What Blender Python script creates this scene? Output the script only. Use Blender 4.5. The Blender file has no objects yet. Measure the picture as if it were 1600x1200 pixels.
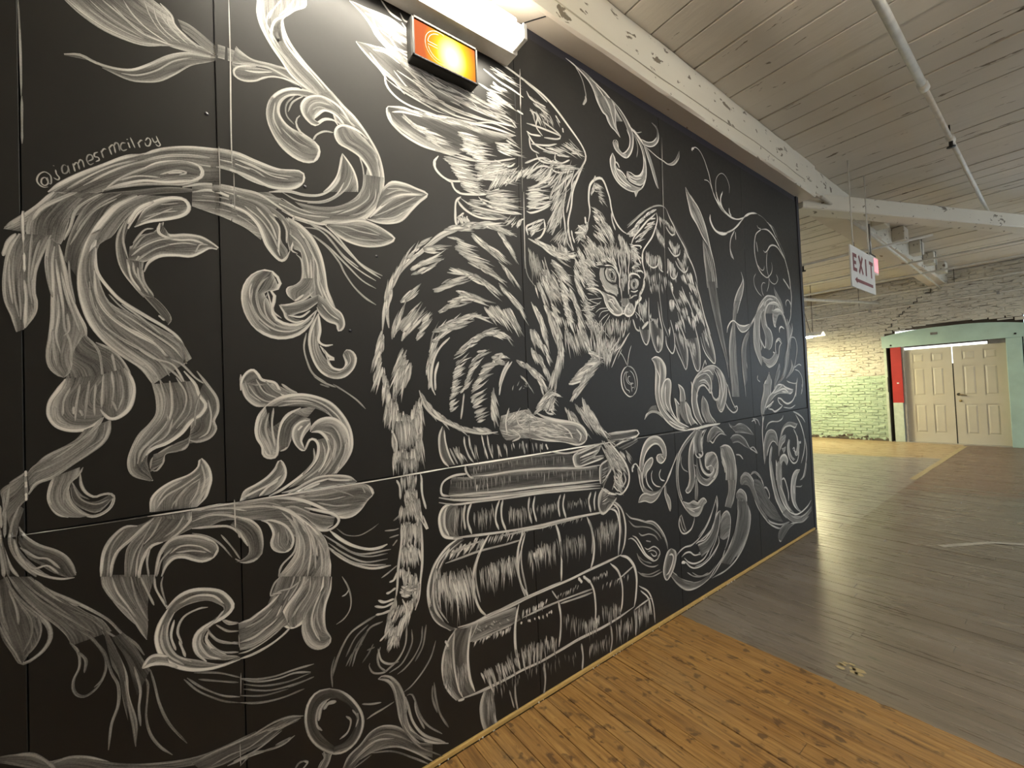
import bpy, bmesh, math, random
from mathutils import Vector, Matrix
# ------------------------------------------------------------------ camera, world, lights, exposure
S = bpy.context.scene
COL = S.collection
cam_d = bpy.data.cameras.new('camera'); cam = bpy.data.objects.new('camera', cam_d); COL.objects.link(cam)
S.camera = cam
F_PX = 646.6
cam_d.sensor_fit = 'HORIZONTAL'; cam_d.sensor_width = 36.0; cam_d.lens = 36.0*F_PX/1600.0
cam_d.clip_start = 0.02; cam_d.clip_end = 100
YAW, PITCH, ROLL = 0.93341, 0.02249, -0.04191
fw = Vector((-math.sin(YAW)*math.cos(PITCH), math.cos(YAW)*math.cos(PITCH), math.sin(PITCH)))
rt = Vector((math.cos(YAW), math.sin(YAW), 0)); up = rt.cross(fw)
r2 = math.cos(ROLL)*rt+math.sin(ROLL)*up; u2 = -math.sin(ROLL)*rt+math.cos(ROLL)*up
cam.matrix_world = Matrix(((r2.x, u2.x, -fw.x, 1.6), (r2.y, u2.y, -fw.y, 0), (r2.z, u2.z, -fw.z, 1.49), (0, 0, 0, 1)))
W = bpy.data.worlds.new('daylight'); S.world = W; W.use_nodes = True
bg = W.node_tree.nodes['Background']; bg.inputs[0].default_value = (0.80, 0.90, 1.0, 1); bg.inputs[1].default_value = 1.6
S.view_settings.view_transform = 'Standard'; S.view_settings.look = 'None'
S.view_settings.gamma = 1.0; S.view_settings.use_curve_mapping = False
S.view_settings.exposure = 0.22
MURAL_TUBE = 75.0      # emission of the fluorescent wrap over the mural
SHOP_TUBE = 200.0       # emission of the hanging shop light
WINDOW = 4.5           # emission of the unseen frosted windows added for daylight
BAR = 52.0              # emission of the unseen ceiling fluorescents added as fill
def hex3(r, g, b):
    f = lambda c: ((c/255+0.055)/1.055)**2.4 if c > 10 else c/255/12.92
    return (f(r), f(g), f(b), 1)
# ------------------------------------------------------------------ helpers
def new_mat(name):
    m = bpy.data.materials.new(name); m.use_nodes = True
    nt = m.node_tree; return m, nt, nt.nodes['Principled BSDF']
def node(nt, typ, **kw):
    n = nt.nodes.new(typ)
    for k, v in kw.items():
        if k in n.inputs: n.inputs[k].default_value = v
        else: setattr(n, k, v)
    return n
def ramp(nt, fac, stops, interp='LINEAR'):
    r = nt.nodes.new('ShaderNodeValToRGB'); r.color_ramp.interpolation = interp
    e = r.color_ramp.elements
    while len(e) < len(stops): e.new(0.5)
    for i, (p, c) in enumerate(stops):
        e[i].position = p; e[i].color = c if len(c) == 4 else (*c, 1)
    nt.links.new(fac, r.inputs[0]); return r.outputs[0]
def mixc(nt, fac, a, b, blend='MIX'):
    m = nt.nodes.new('ShaderNodeMix'); m.data_type = 'RGBA'; m.blend_type = blend
    for s, v in ((m.inputs[0], fac), (m.inputs[6], a), (m.inputs[7], b)):
        if hasattr(v, 'links'): nt.links.new(v, s)
        else: s.default_value = v
    return m.outputs[2]
def mth(nt, op, a, b=0.0, c=0.0, clamp=False):
    m = nt.nodes.new('ShaderNodeMath'); m.operation = op; m.use_clamp = clamp
    for i, v in enumerate((a, b, c)):
        if hasattr(v, 'links'): nt.links.new(v, m.inputs[i])
        else: m.inputs[i].default_value = v
    return m.outputs[0]
def coords(nt, scale=(1, 1, 1), kind='Object'):
    t = nt.nodes.new('ShaderNodeTexCoord'); mp = nt.nodes.new('ShaderNodeMapping')
    mp.inputs['Scale'].default_value = scale; nt.links.new(t.outputs[kind], mp.inputs[0]); return mp.outputs[0]
def noise(nt, vec, scale, detail=4, rough=0.55, dist=0.0):
    n = node(nt, 'ShaderNodeTexNoise', Scale=scale, Detail=detail, Roughness=rough, Distortion=dist)
    nt.links.new(vec, n.inputs['Vector']); return n.outputs[0]
def bump(nt, bs, h, strength=0.3, dist=0.005):
    b = node(nt, 'ShaderNodeBump', Strength=strength, Distance=dist); nt.links.new(h, b.inputs['Height'])
    nt.links.new(b.outputs[0], bs.inputs['Normal'])
def plain(name, col, rough=0.5, metal=0.0, var=0.12, sc=12, spec=0.5):
    m, nt, bs = new_mat(name)
    n = noise(nt, coords(nt), sc)
    a = tuple(c*(1-var) for c in col[:3])+(1,); b = tuple(min(1, c*(1+var)) for c in col[:3])+(1,)
    nt.links.new(ramp(nt, n, [(0.3, a), (0.7, b)]), bs.inputs['Base Color'])
    bs.inputs['Roughness'].default_value = rough; bs.inputs['Metallic'].default_value = metal
    bs.inputs['Specular IOR Level'].default_value = spec
    return m
def emit(name, col, strength):
    m, nt, bs = new_mat(name)
    n = noise(nt, coords(nt), 3.0, 1)
    nt.links.new(ramp(nt, n, [(0, tuple(c*0.97 for c in col[:3])), (1, col[:3])]), bs.inputs['Emission Color'])
    bs.inputs['Base Color'].default_value = (0.8, 0.8, 0.8, 1); bs.inputs['Emission Strength'].default_value = strength
    return m
def link(name, me, parent=None, loc=None):
    o = bpy.data.objects.new(name, me); COL.objects.link(o)
    if parent: o.parent = parent
    if loc: o.location = loc
    return o
def obj(name, bm, mat, parent=None, smooth=False, loc=None):
    me = bpy.data.meshes.new(name); bm.normal_update(); bm.to_mesh(me); bm.free()
    me.materials.append(mat)
    if smooth:
        for p in me.polygons: p.use_smooth = True
    return link(name, me, parent, loc)
def add_box(bm, x0, x1, y0, y1, z0, z1, bev=0.0):
    t = bmesh.new()
    v = [t.verts.new((x, y, z)) for x in (x0, x1) for y in (y0, y1) for z in (z0, z1)]
    for f in ((0, 1, 3, 2), (4, 6, 7, 5), (0, 4, 5, 1), (2, 3, 7, 6), (0, 2, 6, 4), (1, 5, 7, 3)): t.faces.new([v[i] for i in f])
    if bev: bmesh.ops.bevel(t, geom=list(t.edges), offset=bev, segments=1, affect='EDGES')
    bmesh.ops.recalc_face_normals(t, faces=list(t.faces))
    me = bpy.data.meshes.new('tmp'); t.to_mesh(me); t.free(); bm.from_mesh(me); bpy.data.meshes.remove(me)
def box(name, b, mat, parent=None, bev=0.0):
    bm = bmesh.new(); add_box(bm, *b, bev=bev); return obj(name, bm, mat, parent)
def add_tube(bm, p0, p1, r, n=10, r1=None):
    p0 = Vector(p0); p1 = Vector(p1); d = (p1-p0).normalized()
    a = d.orthogonal().normalized(); b = d.cross(a); r1 = r if r1 is None else r1
    A = [bm.verts.new(p0+(a*math.cos(t)+b*math.sin(t))*r) for t in [2*math.pi*i/n for i in range(n)]]
    B = [bm.verts.new(p1+(a*math.cos(t)+b*math.sin(t))*r1) for t in [2*math.pi*i/n for i in range(n)]]
    for i in range(n):
        j = (i+1) % n; bm.faces.new((A[i], A[j], B[j], B[i]))
    bm.faces.new(A[::-1]); bm.faces.new(B)
def tube(name, p0, p1, r, mat, parent=None, n=10, r1=None):
    bm = bmesh.new(); add_tube(bm, p0, p1, r, n, r1); return obj(name, bm, mat, parent, smooth=True)
def prism(name, pts, x0, x1, mat, parent=None, axis='X'):
    """extrude a closed outline along an axis; pts are (a,b) in the other two axes"""
    bm = bmesh.new()
    mk = {'X': lambda t, a, b: (t, a, b), 'Y': lambda t, a, b: (a, t, b), 'Z': lambda t, a, b: (a, b, t)}[axis]
    A = [bm.verts.new(mk(x0, *p)) for p in pts]; B = [bm.verts.new(mk(x1, *p)) for p in pts]
    n = len(pts); bm.faces.new(A); bm.faces.new(B[::-1])
    for i in range(n): bm.faces.new((A[i], B[i], B[(i+1) % n], A[(i+1) % n]))
    bmesh.ops.recalc_face_normals(bm, faces=list(bm.faces)); return obj(name, bm, mat, parent)
def empty(name, loc=(0, 0, 0)):
    o = bpy.data.objects.new(name, None); COL.objects.link(o); o.location = loc; o.empty_display_size = 0.1; return o
def keep(parent, *kids):          # parent kids that were built in world coordinates
    for k in kids: k.location = k.location-parent.location
def tag(o, label, cat, group=None):
    o['label'] = label; o['category'] = cat
    if group: o['group'] = group
    return o
def struct(o): o['kind'] = 'structure'; return o
R = random.Random(7)
BACK_Y = 12.85; LEFT_X = -6.0; RIGHT_X = 6.5; FRONT_Y = -4.0; CEIL = 3.71; WALL_END = 4.93
# ------------------------------------------------------------------ materials
def black_nodes(nt):
    v = coords(nt); n = noise(nt, v, 1.7, 5); n2 = noise(nt, v, 34, 3)
    c = ramp(nt, n, [(0.3, (0.0105, 0.0095, 0.0082)), (0.7, (0.0150, 0.0135, 0.0115))])
    r = mth(nt, 'MULTIPLY_ADD', n2, 0.10, 0.46)
    return c, r, n2
def mat_black():
    m, nt, bs = new_mat('black_wall_paint'); c, r, n2 = black_nodes(nt)
    nt.links.new(c, bs.inputs['Base Color']); nt.links.new(r, bs.inputs['Roughness'])
    bs.inputs['Specular IOR Level'].default_value = 0.36
    bump(nt, bs, n2, 0.10, 0.002); return m
def mat_chalk():
    """white mural paint dragged with a dry brush over the same black: 'dens' is how much paint a stroke left,
    the UV map runs across and along each stroke so the bristle streaks follow it"""
    m, nt, bs = new_mat('white_mural_paint'); c, r, n2 = black_nodes(nt)
    at = node(nt, 'ShaderNodeAttribute'); at.attribute_name = 'dens'
    uv = nt.nodes.new('ShaderNodeUVMap')
    mp = nt.nodes.new('ShaderNodeMapping'); mp.inputs['Scale'].default_value = (340, 8, 1); nt.links.new(uv.outputs[0], mp.inputs[0])
    st = noise(nt, mp.outputs[0], 1.0, 4, 0.65)
    mp2 = nt.nodes.new('ShaderNodeMapping'); mp2.inputs['Scale'].default_value = (60, 5, 1); nt.links.new(uv.outputs[0], mp2.inputs[0])
    st2 = noise(nt, mp2.outputs[0], 1.0, 2, 0.5)
    sp = noise(nt, coords(nt), 260, 2, 0.6)
    d = at.outputs['Fac']
    s = mth(nt, 'ADD', mth(nt, 'MULTIPLY', mth(nt, 'SUBTRACT', st, 0.5), 3.4), mth(nt, 'MULTIPLY', mth(nt, 'SUBTRACT', st2, 0.5), 2.6))
    s = mth(nt, 'ADD', s, mth(nt, 'MULTIPLY', mth(nt, 'SUBTRACT', sp, 0.5), 0.9))
    # streaks bite hardest where the coat is thin
    k = mth(nt, 'ADD', d, mth(nt, 'MULTIPLY', s, mth(nt, 'MULTIPLY', mth(nt, 'SUBTRACT', 1.15, d), d)), clamp=True)
    k = mth(nt, 'POWER', mth(nt, 'MAXIMUM', k, 0.0), 1.1)
    k = mth(nt, 'MULTIPLY', k, mth(nt, 'MULTIPLY', mth(nt, 'GREATER_THAN', d, 0.004), 1.0), clamp=True)
    nt.links.new(mixc(nt, k, c, (0.87, 0.85, 0.80, 1)), bs.inputs['Base Color'])
    nt.links.new(r, bs.inputs['Roughness']); bs.inputs['Specular IOR Level'].default_value = 0.36
    bump(nt, bs, n2, 0.10, 0.002); return m
def mat_whitewash(name, a, b, chip, chip_lo=0.70, sc=(1, 1, 1), csc=9.0, rough=0.6, bmp=0.4):
    """old off-white paint with flakes missing"""
    m, nt, bs = new_mat(name); v = coords(nt, sc)
    base = ramp(nt, noise(nt, v, 1.3, 5), [(0.3, a), (0.7, b)])
    n = noise(nt, v, csc, 5, 0.6, 0.4)
    k = ramp(nt, n, [(chip_lo, (0, 0, 0)), (chip_lo+0.015, (1, 1, 1))])
    nt.links.new(mixc(nt, k, base, (*chip, 1)), bs.inputs['Base Color'])
    bs.inputs['Roughness'].default_value = rough
    h = mth(nt, 'SUBTRACT', noise(nt, v, 18, 4), mth(nt, 'MULTIPLY', k, 1.2))
    bump(nt, bs, h, bmp, 0.004); return m
M_BLACK = mat_black(); M_CHALK = mat_chalk()
M_EDGE = plain('dark_blue_black_trim_paint', (0.012, 0.011, 0.02), 0.5)
M_STUD = plain('raw_stud_wood', (0.20, 0.13, 0.07), 0.8)
M_SHOE = plain('yellowed_pine_strip', (0.50, 0.33, 0.11), 0.55, sc=30)
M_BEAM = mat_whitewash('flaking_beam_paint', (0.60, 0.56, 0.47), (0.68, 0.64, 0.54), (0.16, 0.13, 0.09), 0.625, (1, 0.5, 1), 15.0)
M_UNDER = mat_whitewash('brownish_beam_paint', (0.52, 0.45, 0.37), (0.64, 0.57, 0.48), (0.22, 0.13, 0.07), 0.66, (1, 0.3, 1), 6.0)  # browner and a little darker, for faces pointing down
M_BOARD = mat_whitewash('flaking_ceiling_paint', (0.56, 0.51, 0.43), (0.66, 0.61, 0.52), (0.20, 0.16, 0.11), 0.66, (0.22, 1, 1), 19.0, 0.65, 0.9)
M_PIPE = plain('white_pipe_paint', (0.62, 0.59, 0.52), 0.45)
M_DARKMETAL = plain('dark_iron', (0.03, 0.028, 0.025), 0.5, 0.6)
M_STEEL = plain('dull_steel', (0.35, 0.34, 0.32), 0.35, 0.8)
M_WHITE = plain('white_enamel', (0.75, 0.74, 0.70), 0.35)
M_MINT = plain('mint_board_paint', (0.44, 0.60, 0.51), 0.45, sc=2.5)
M_RED = plain('red_post_paint', (0.42, 0.035, 0.03), 0.45, sc=4)
M_PALE = plain('pale_green_post_paint', (0.55, 0.62, 0.50), 0.5)
M_DOOR = plain('cream_door_paint', (0.62, 0.57, 0.45), 0.4, sc=2, var=0.05)
M_REVEAL = plain('grey_door_reveal', (0.40, 0.37, 0.33), 0.6)
M_BRASS = plain('worn_brass', (0.30, 0.22, 0.10), 0.3, 0.9)
def mat_brick(name, plaster=False):
    m, nt, bs = new_mat(name); v = coords(nt)
    sep = nt.nodes.new('ShaderNodeSeparateXYZ'); nt.links.new(v, sep.inputs[0])
    wob = mth(nt, 'MULTIPLY_ADD', noise(nt, v, 3, 3), 0.05, 1.52)
    k = mth(nt, 'LESS_THAN', sep.outputs[2], wob)
    cream = ramp(nt, noise(nt, v, 2.2, 5), [(0.3, (0.56, 0.52, 0.43)), (0.7, (0.70, 0.66, 0.55))])
    green = ramp(nt, noise(nt, v, 2.6, 5), [(0.3, (0.43, 0.54, 0.38)), (0.7, (0.52, 0.64, 0.46))])
    base = mixc(nt, k, cream, green)
    low = mth(nt, 'LESS_THAN', mth(nt, 'ADD', sep.outputs[2], mth(nt, 'MULTIPLY', noise(nt, v, 9, 4), -0.5)), -0.17)
    base = mixc(nt, low, base, (0.10, 0.08, 0.05, 1))
    ch = ramp(nt, noise(nt, coords(nt, (1, 1, 1.8)), 7, 5, 0.65, 0.8), [(0.70, (0, 0, 0)), (0.72, (1, 1, 1))])
    cr = ramp(nt, noise(nt, coords(nt, (1.2, 1, 9)), 2.6, 5, 0.7, 1.2), [(0.60, (0, 0, 0)), (0.64, (1, 1, 1))])
    base = mixc(nt, mth(nt, 'MULTIPLY', cr, 0.75), base, (0.20, 0.16, 0.11, 1))
    nt.links.new(mixc(nt, ch, base, (0.17, 0.13, 0.09, 1)), bs.inputs['Base Color'])
    bs.inputs['Roughness'].default_value = 0.55; bump(nt, bs, mth(nt, 'SUBTRACT', noise(nt, coords(nt, (1, 1, 2.2)), 11, 5, 0.65), cr), 0.9, 0.03); return m
M_BRICK = mat_brick('painted_brick')
def mat_floor():
    """bare orange boards up to the paint line, worn grey floor paint beyond it, bare again by the far wall"""
    m, nt, bs = new_mat('worn_floor_boards'); v = coords(nt)
    sep = nt.nodes.new('ShaderNodeSeparateXYZ'); nt.links.new(v, sep.inputs[0])
    rnd = node(nt, 'ShaderNodeAttribute'); rnd.attribute_name = 'tone'
    g = noise(nt, coords(nt, (1.6, 22, 1)), 3.0, 6, 0.65)
    wood = ramp(nt, g, [(0.30, (0.10, 0.045, 0.011)), (0.48, (0.30, 0.158, 0.042)), (0.72, (0.47, 0.285, 0.095))])
    wood = mixc(nt, mth(nt, 'MULTIPLY', rnd.outputs['Fac'], 0.45), wood, (0.20, 0.095, 0.025, 1))
    st = ramp(nt, noise(nt, coords(nt, (11, 15, 1)), 1.35, 3, 0.5, 0.2), [(0.58, (0, 0, 0)), (0.66, (1, 1, 1))])
    wood = mixc(nt, mth(nt, 'MULTIPLY', st, 0.85), wood, (0.070, 0.032, 0.010, 1))
    stk = ramp(nt, noise(nt, coords(nt, (0.8, 13, 1)), 2.2, 4, 0.6, 0.2), [(0.53, (0, 0, 0)), (0.66, (1, 1, 1))])
    wood = mixc(nt, mth(nt, 'MULTIPLY', stk, 0.6), wood, (0.10, 0.045, 0.012, 1))
    dust = ramp(nt, noise(nt, coords(nt, (2, 3, 1)), 1.0, 3), [(0.45, (0, 0, 0)), (0.75, (1, 1, 1))])
    wood = mixc(nt, mth(nt, 'MULTIPLY', dust, 0.25), wood, (0.42, 0.30, 0.15, 1))
    gr = ramp(nt, noise(nt, coords(nt, (0.5, 2.2, 1)), 1.6, 5), [(0.3, (0.135, 0.108, 0.080)), (0.5, (0.190, 0.158, 0.120)), (0.75, (0.250, 0.218, 0.178))])
    grain = ramp(nt, noise(nt, coords(nt, (0.9, 26, 1)), 2.0, 4), [(0.3, (0.72, 0.72, 0.72)), (0.6, (1, 1, 1))])
    gr = mixc(nt, 1.0, gr, grain, 'MULTIPLY')
    scuff = ramp(nt, noise(nt, coords(nt, (2.5, 14, 1)), 1.6, 3), [(0.67, (0, 0, 0)), (0.70, (1, 1, 1))])
    gr = mixc(nt, mth(nt, 'MULTIPLY', scuff, 0.7), gr, (0.055, 0.045, 0.035, 1))
    # reddish-brown worn zone to the right, yellow bare zone by the far wall
    y = sep.outputs[1]; x = sep.outputs[0]; ny = noise(nt, coords(nt, (0.7, 3, 1)), 1.5, 4)
    red = mth(nt, 'MULTIPLY', mth(nt, 'GREATER_THAN', mth(nt, 'ADD', y, mth(nt, 'MULTIPLY', ny, 3.0)), 9.2), mth(nt, 'GREATER_THAN', x, 0.22))
    gr = mixc(nt, mth(nt, 'MULTIPLY', red, 0.75), gr, (0.16, 0.085, 0.055, 1))
    far = mth(nt, 'MULTIPLY', mth(nt, 'GREATER_THAN', mth(nt, 'ADD', mth(nt, 'ADD', y, mth(nt, 'MULTIPLY', ny, 0.5)), mth(nt, 'MULTIPLY', x, -0.3)), 10.75), mth(nt, 'LESS_THAN', x, 0.20))
    wornz = mth(nt, 'MULTIPLY', mth(nt, 'GREATER_THAN', mth(nt, 'ADD', y, mth(nt, 'MULTIPLY', ny, 2.5)), 6.6), mth(nt, 'LESS_THAN', x, 0.20))
    gr = mixc(nt, mth(nt, 'MULTIPLY', wornz, 0.45), gr, (0.36, 0.33, 0.30, 1))
    gr = mixc(nt, mth(nt, 'MULTIPLY', far, 0.8), gr, (0.42, 0.29, 0.13, 1))
    edge = mth(nt, 'MULTIPLY_ADD', noise(nt, coords(nt, (3, 1, 1)), 4, 3), 0.03, 2.445)
    k = mth(nt, 'GREATER_THAN', y, edge)
    nt.links.new(mixc(nt, k, wood, gr), bs.inputs['Base Color'])
    rw = mth(nt, 'MULTIPLY_ADD', g, 0.25, 0.38); rg = mth(nt, 'MULTIPLY_ADD', noise(nt, coords(nt, (1, 6, 1)), 3, 3), 0.26, 0.17)
    rr = nt.nodes.new('ShaderNodeMix'); rr.data_type = 'FLOAT'; nt.links.new(k, rr.inputs[0]); nt.links.new(rw, rr.inputs[2]); nt.links.new(rg, rr.inputs[3])
    nt.links.new(rr.outputs[0], bs.inputs['Roughness'])
    h = mth(nt, 'ADD', g, mth(nt, 'MULTIPLY', noise(nt, coords(nt, (1.5, 9, 1)), 2.5, 3), 1.5))
    bump(nt, bs, h, 0.25, 0.006); return m
M_FLOOR = mat_floor()
# ------------------------------------------------------------------ room shell
SUB = plain('dark_subfloor', (0.05, 0.035, 0.02), 0.8)
floor = struct(box('floor', (LEFT_X, RIGHT_X, FRONT_Y, BACK_Y+0.4, -0.10, -0.022), SUB))
def board_mesh(x0, x1, y0, y1, z0, z1, bev):
    bm = bmesh.new(); add_box(bm, x0, x1, y0, y1, z0, z1, bev=bev); return bm
def tone(me, t):
    a = me.attributes.new('tone', 'FLOAT', 'FACE')
    for i, d in enumerate(a.data): d.value = t if not isinstance(t, list) else t[i//(len(a.data)//len(t))]
PW = 0.0825
def courses(y0, y1):
    n = int(round((y1-y0)/PW)); return [y0+i*(y1-y0)/n for i in range(n+1)]
near = courses(-0.02, 2.455)+courses(2.455, 4.93)[1:]
far = courses(4.93, BACK_Y)
def joints(xa, xb):
    xs = [xa]; x = xa+R.uniform(0.5, 2.4)
    while x < xb-0.4: xs.append(x); x += R.uniform(1.2, 3.0)
    return xs+[xb]
n_plank = 0
for i in range(len(near)-1):
    js = joints(0.015, 4.4)
    for a, b in zip(js[:-1], js[1:]):
        dz = R.uniform(-0.0012, 0.0012)
        o = obj('floor_board', board_mesh(a+0.0006, b-0.0006, near[i]+0.0013, near[i+1]-0.0013, -0.022, dz, 0.0012), M_FLOOR, floor); tone(o.data, R.random()); n_plank += 1
bm = bmesh.new(); tl = []
for i in range(len(far)-1):
    js = joints(LEFT_X+0.02, RIGHT_X-0.02)
    for a, b in zip(js[:-1], js[1:]):
        add_box(bm, a+0.0008, b-0.0008, far[i]+0.001, far[i+1]-0.001, -0.022, R.uniform(-0.0015, 0.0015), bev=0.0015); tl.append(R.random())
for ya, yb, xa, xb in ((FRONT_Y+0.01, -0.02, 0.015, RIGHT_X-0.02), (-0.02, 4.93, 4.4, RIGHT_X-0.02), (FRONT_Y+0.01, 4.93, LEFT_X+0.02, -0.2)):
    ys = courses(ya, yb)
    for i in range(len(ys)-1):
        js = joints(xa, xb)
        for a, b in zip(js[:-1], js[1:]): add_box(bm, a+0.001, b-0.001, ys[i]+0.001, ys[i+1]-0.001, -0.022, 0.0, bev=0.0015); tl.append(R.random())
o = obj('far_floor_boards', bm, M_FLOOR, floor); o['kind'] = 'stuff'; tone(o.data, tl)
# ceiling boards run across the room
ceiling = struct(box('ceiling', (LEFT_X, RIGHT_X, FRONT_Y, BACK_Y+0.3, CEIL+0.03, CEIL+0.12), SUB))
y = 0.53-0.253*18
while y < BACK_Y-0.05:
    w = 0.253; y2 = min(y+w, BACK_Y-0.002); js = [LEFT_X+0.02]
    x = LEFT_X+R.uniform(1.5, 4.0)
    if y+w > FRONT_Y:
        dz = R.uniform(-0.004, 0.004)
        o = obj('ceiling_board', board_mesh(LEFT_X+0.02, RIGHT_X-0.02, max(y, FRONT_Y+0.01)+0.006, y2-0.006, CEIL+dz, CEIL+0.028, 0.003), M_BOARD, ceiling)
        # a slight twist makes one edge of some boards hang lower
        t = R.choice((0, 0, 0.004, -0.003, 0.006))
        for vtx in o.data.vertices:
            if vtx.co.z < CEIL+0.01 and vtx.co.y > y+w/2: vtx.co.z -= t
    y += w
M_WALLP = mat_whitewash('old_cream_wall', (0.45, 0.42, 0.36), (0.55, 0.52, 0.45), (0.2, 0.15, 0.1), 0.72)
struct(box('wall_front', (LEFT_X, RIGHT_X, FRONT_Y-0.15, FRONT_Y, -0.02, CEIL+0.03), M_WALLP))
struct(box('wall_side', (LEFT_X-0.15, LEFT_X, FRONT_Y, BACK_Y, -0.02, CEIL+0.03), M_WALLP))
wr = struct(box('wall_right', (RIGHT_X, RIGHT_X+0.15, FRONT_Y, BACK_Y, -0.02, CEIL+0.03), M_WALLP))
M_PANE = emit('unseen_daylight_pane', (0.72, 0.86, 1.0), WINDOW)
for i, (sd, yc) in enumerate(((1, 5.6), (1, 8.4), (1, 11.2), (-1, 7.2), (-1, 10.4))):  # unseen windows; the left pair is added to brighten the far ceiling
    XW = RIGHT_X if sd > 0 else LEFT_X
    wn = struct(empty('unseen_window_%d' % (i+1), (XW, yc, 1.0)))
    p = box('pane', (XW-sd*0.02-0.005, XW-sd*0.02+0.005, yc-0.75, yc+0.75, 1.0, 2.9), M_PANE)
    f = bmesh.new()
    for a in ((yc-0.83, yc-0.75, 0.92, 2.98), (yc+0.75, yc+0.83, 0.92, 2.98), (yc-0.75, yc+0.75, 0.92, 1.0), (yc-0.75, yc+0.75, 2.9, 2.98), (yc-0.02, yc+0.02, 1.0, 2.9), (yc-0.75, yc+0.75, 1.9, 1.95)):
        add_box(f, min(XW-sd*0.05, XW-sd*0.001), max(XW-sd*0.05, XW-sd*0.001), *a)
    f = obj('unseen_window_frame', f, M_WHITE)
    for k in (p, f): k.parent = wn; k.location = -wn.location
wn = struct(empty('unseen_window_6', (3.0, BACK_Y, 0.9)))  # unseen back window added for sheen on the mural end and floor
p = box('pane', (2.2, 3.8, BACK_Y-0.045, BACK_Y-0.035, 0.9, 2.9), M_PANE)
f = bmesh.new()
for a in ((2.12, 2.2, 0.82, 2.98), (3.8, 3.88, 0.82, 2.98), (2.2, 3.8, 0.82, 0.9), (2.2, 3.8, 2.9, 2.98), (2.98, 3.02, 0.9, 2.9), (2.2, 3.8, 1.88, 1.93)):
    add_box(f, a[0], a[1], BACK_Y-0.07, BACK_Y-0.018, a[2], a[3])
f = obj('unseen_window_frame', f, M_WHITE)
for k in (p, f): k.parent = wn; k.location = -wn.location
# ------------------------------------------------------------------ far brick wall with the double door
wall_back = struct(box('wall_back', (LEFT_X, -1.02, BACK_Y+0.03, BACK_Y+0.35, -0.02, CEIL+0.03), SUB))
def arch_z(x):     # underside of the brick arch over the door
    t = (x-0.05)/1.12
    return 2.46+0.16*(1-t*t) if abs(t) < 1 else 2.46
bm = bmesh.new(); row = 0; z = 0.0; BH = 0.072
while z < CEIL-0.01:
    x = LEFT_X+0.01-(0.11 if row % 2 else 0)
    while x < RIGHT_X-0.02:
        a, b = max(x, LEFT_X+0.01), min(x+0.215, RIGHT_X-0.02); z1 = min(z+BH, CEIL-0.005)
        inside = (b > -0.98 and a < 1.10)
        if inside:
            za = arch_z((a+b)/2)
            if z1 <= za+0.02: x += 0.225; continue
            if z < za: zz = za+0.015
            else: zz = z
        else: zz = z
        if inside and zz > z1-0.01: x += 0.225; continue
        if a < -0.98 < b and z < 2.46: b = -0.98
        if a < 1.10 < b and z < 2.46: a = 1.10
        if b-a > 0.02: add_box(bm, a, b-0.010, BACK_Y+R.uniform(-0.014, 0.004), BACK_Y+0.06, zz, z1-0.010, bev=0.006)
        x += 0.225
    z += BH+0.002; row += 1
o = obj('bricks', bm, M_BRICK, wall_back); o['kind'] = 'stuff'
M_MORTAR = mat_brick('painted_mortar')
for n_, b in (('masonry', (LEFT_X, -0.98, BACK_Y+0.009, BACK_Y+0.05, 0, CEIL)), ('masonry', (1.10, RIGHT_X, BACK_Y+0.009, BACK_Y+0.35, 0, CEIL)), ('masonry', (-0.98, 1.10, BACK_Y+0.009, BACK_Y+0.35, 2.63, CEIL))):
    box(n_, b, M_MORTAR, wall_back)
# stepped crack running up from the arch
bm = bmesh.new(); cx, cz = -0.95, 2.62
for k in range(13):
    nx, nz = cx+R.uniform(0.03, 0.09), cz+R.uniform(0.04, 0.085)
    add_box(bm, cx, nx, BACK_Y-0.009, BACK_Y+0.01, cz-0.006, cz+R.uniform(0.004, 0.012)); add_box(bm, nx-0.012, nx, BACK_Y-0.009, BACK_Y+0.01, cz, nz); cx, cz = nx, nz
obj('wall_crack', bm, M_DARKMETAL, wall_back)
# door frame, header board, posts
fr = struct(empty('door_1', (0.1, 12.95, 0)))
def dpart(o): o.parent = fr; o.location = o.location-fr.location; return o
pts = [(-1.02, 2.18), (1.24, 2.18), (1.24, 2.455)]+[(x, arch_z(x)-0.075+0.045*abs(x-0.05)/1.1) for x in [1.10-0.11*i for i in range(20)]]+[(-1.02, 2.46)]
hd = dpart(prism('header_board', pts, BACK_Y-0.05, BACK_Y-0.015, M_MINT, axis='Y'))
dpart(box('header_plate', (-0.20, -0.09, BACK_Y-0.058, BACK_Y-0.049, 2.385, 2.435), M_STEEL))
for bx, bz in ((-0.86, 2.23), (0.98, 2.25)): dpart(tube('bolt', (bx, BACK_Y-0.06, bz), (bx, BACK_Y-0.045, bz), 0.018, M_DARKMETAL))
dpart(box('green_post', (0.852, 1.06, BACK_Y-0.04, BACK_Y+0.12, 0.0, 2.18), M_MINT, bev=0.006))
dpart(box('wall_trim', (1.075, 1.25, BACK_Y-0.035, BACK_Y+0.05, 0.0, 2.18), M_MINT, bev=0.006))
dpart(box('red_post', (-0.885, -0.70, BACK_Y-0.01, BACK_Y+0.12, 0.90, 2.18), M_RED, bev=0.004))
dpart(box('pale_post_base', (-0.885, -0.715, BACK_Y-0.01, BACK_Y+0.12, 0.0, 0.90), M_PALE, bev=0.004))
dpart(box('call_button', (-0.80, -0.765, BACK_Y-0.022, BACK_Y-0.010, 1.335, 1.365), M_WHITE, bev=0.003))
dpart(tube('conduit', (-0.93, BACK_Y-0.02, 0.0), (-0.94, BACK_Y-0.02, 2.18), 0.014, M_DARKMETAL))
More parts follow.
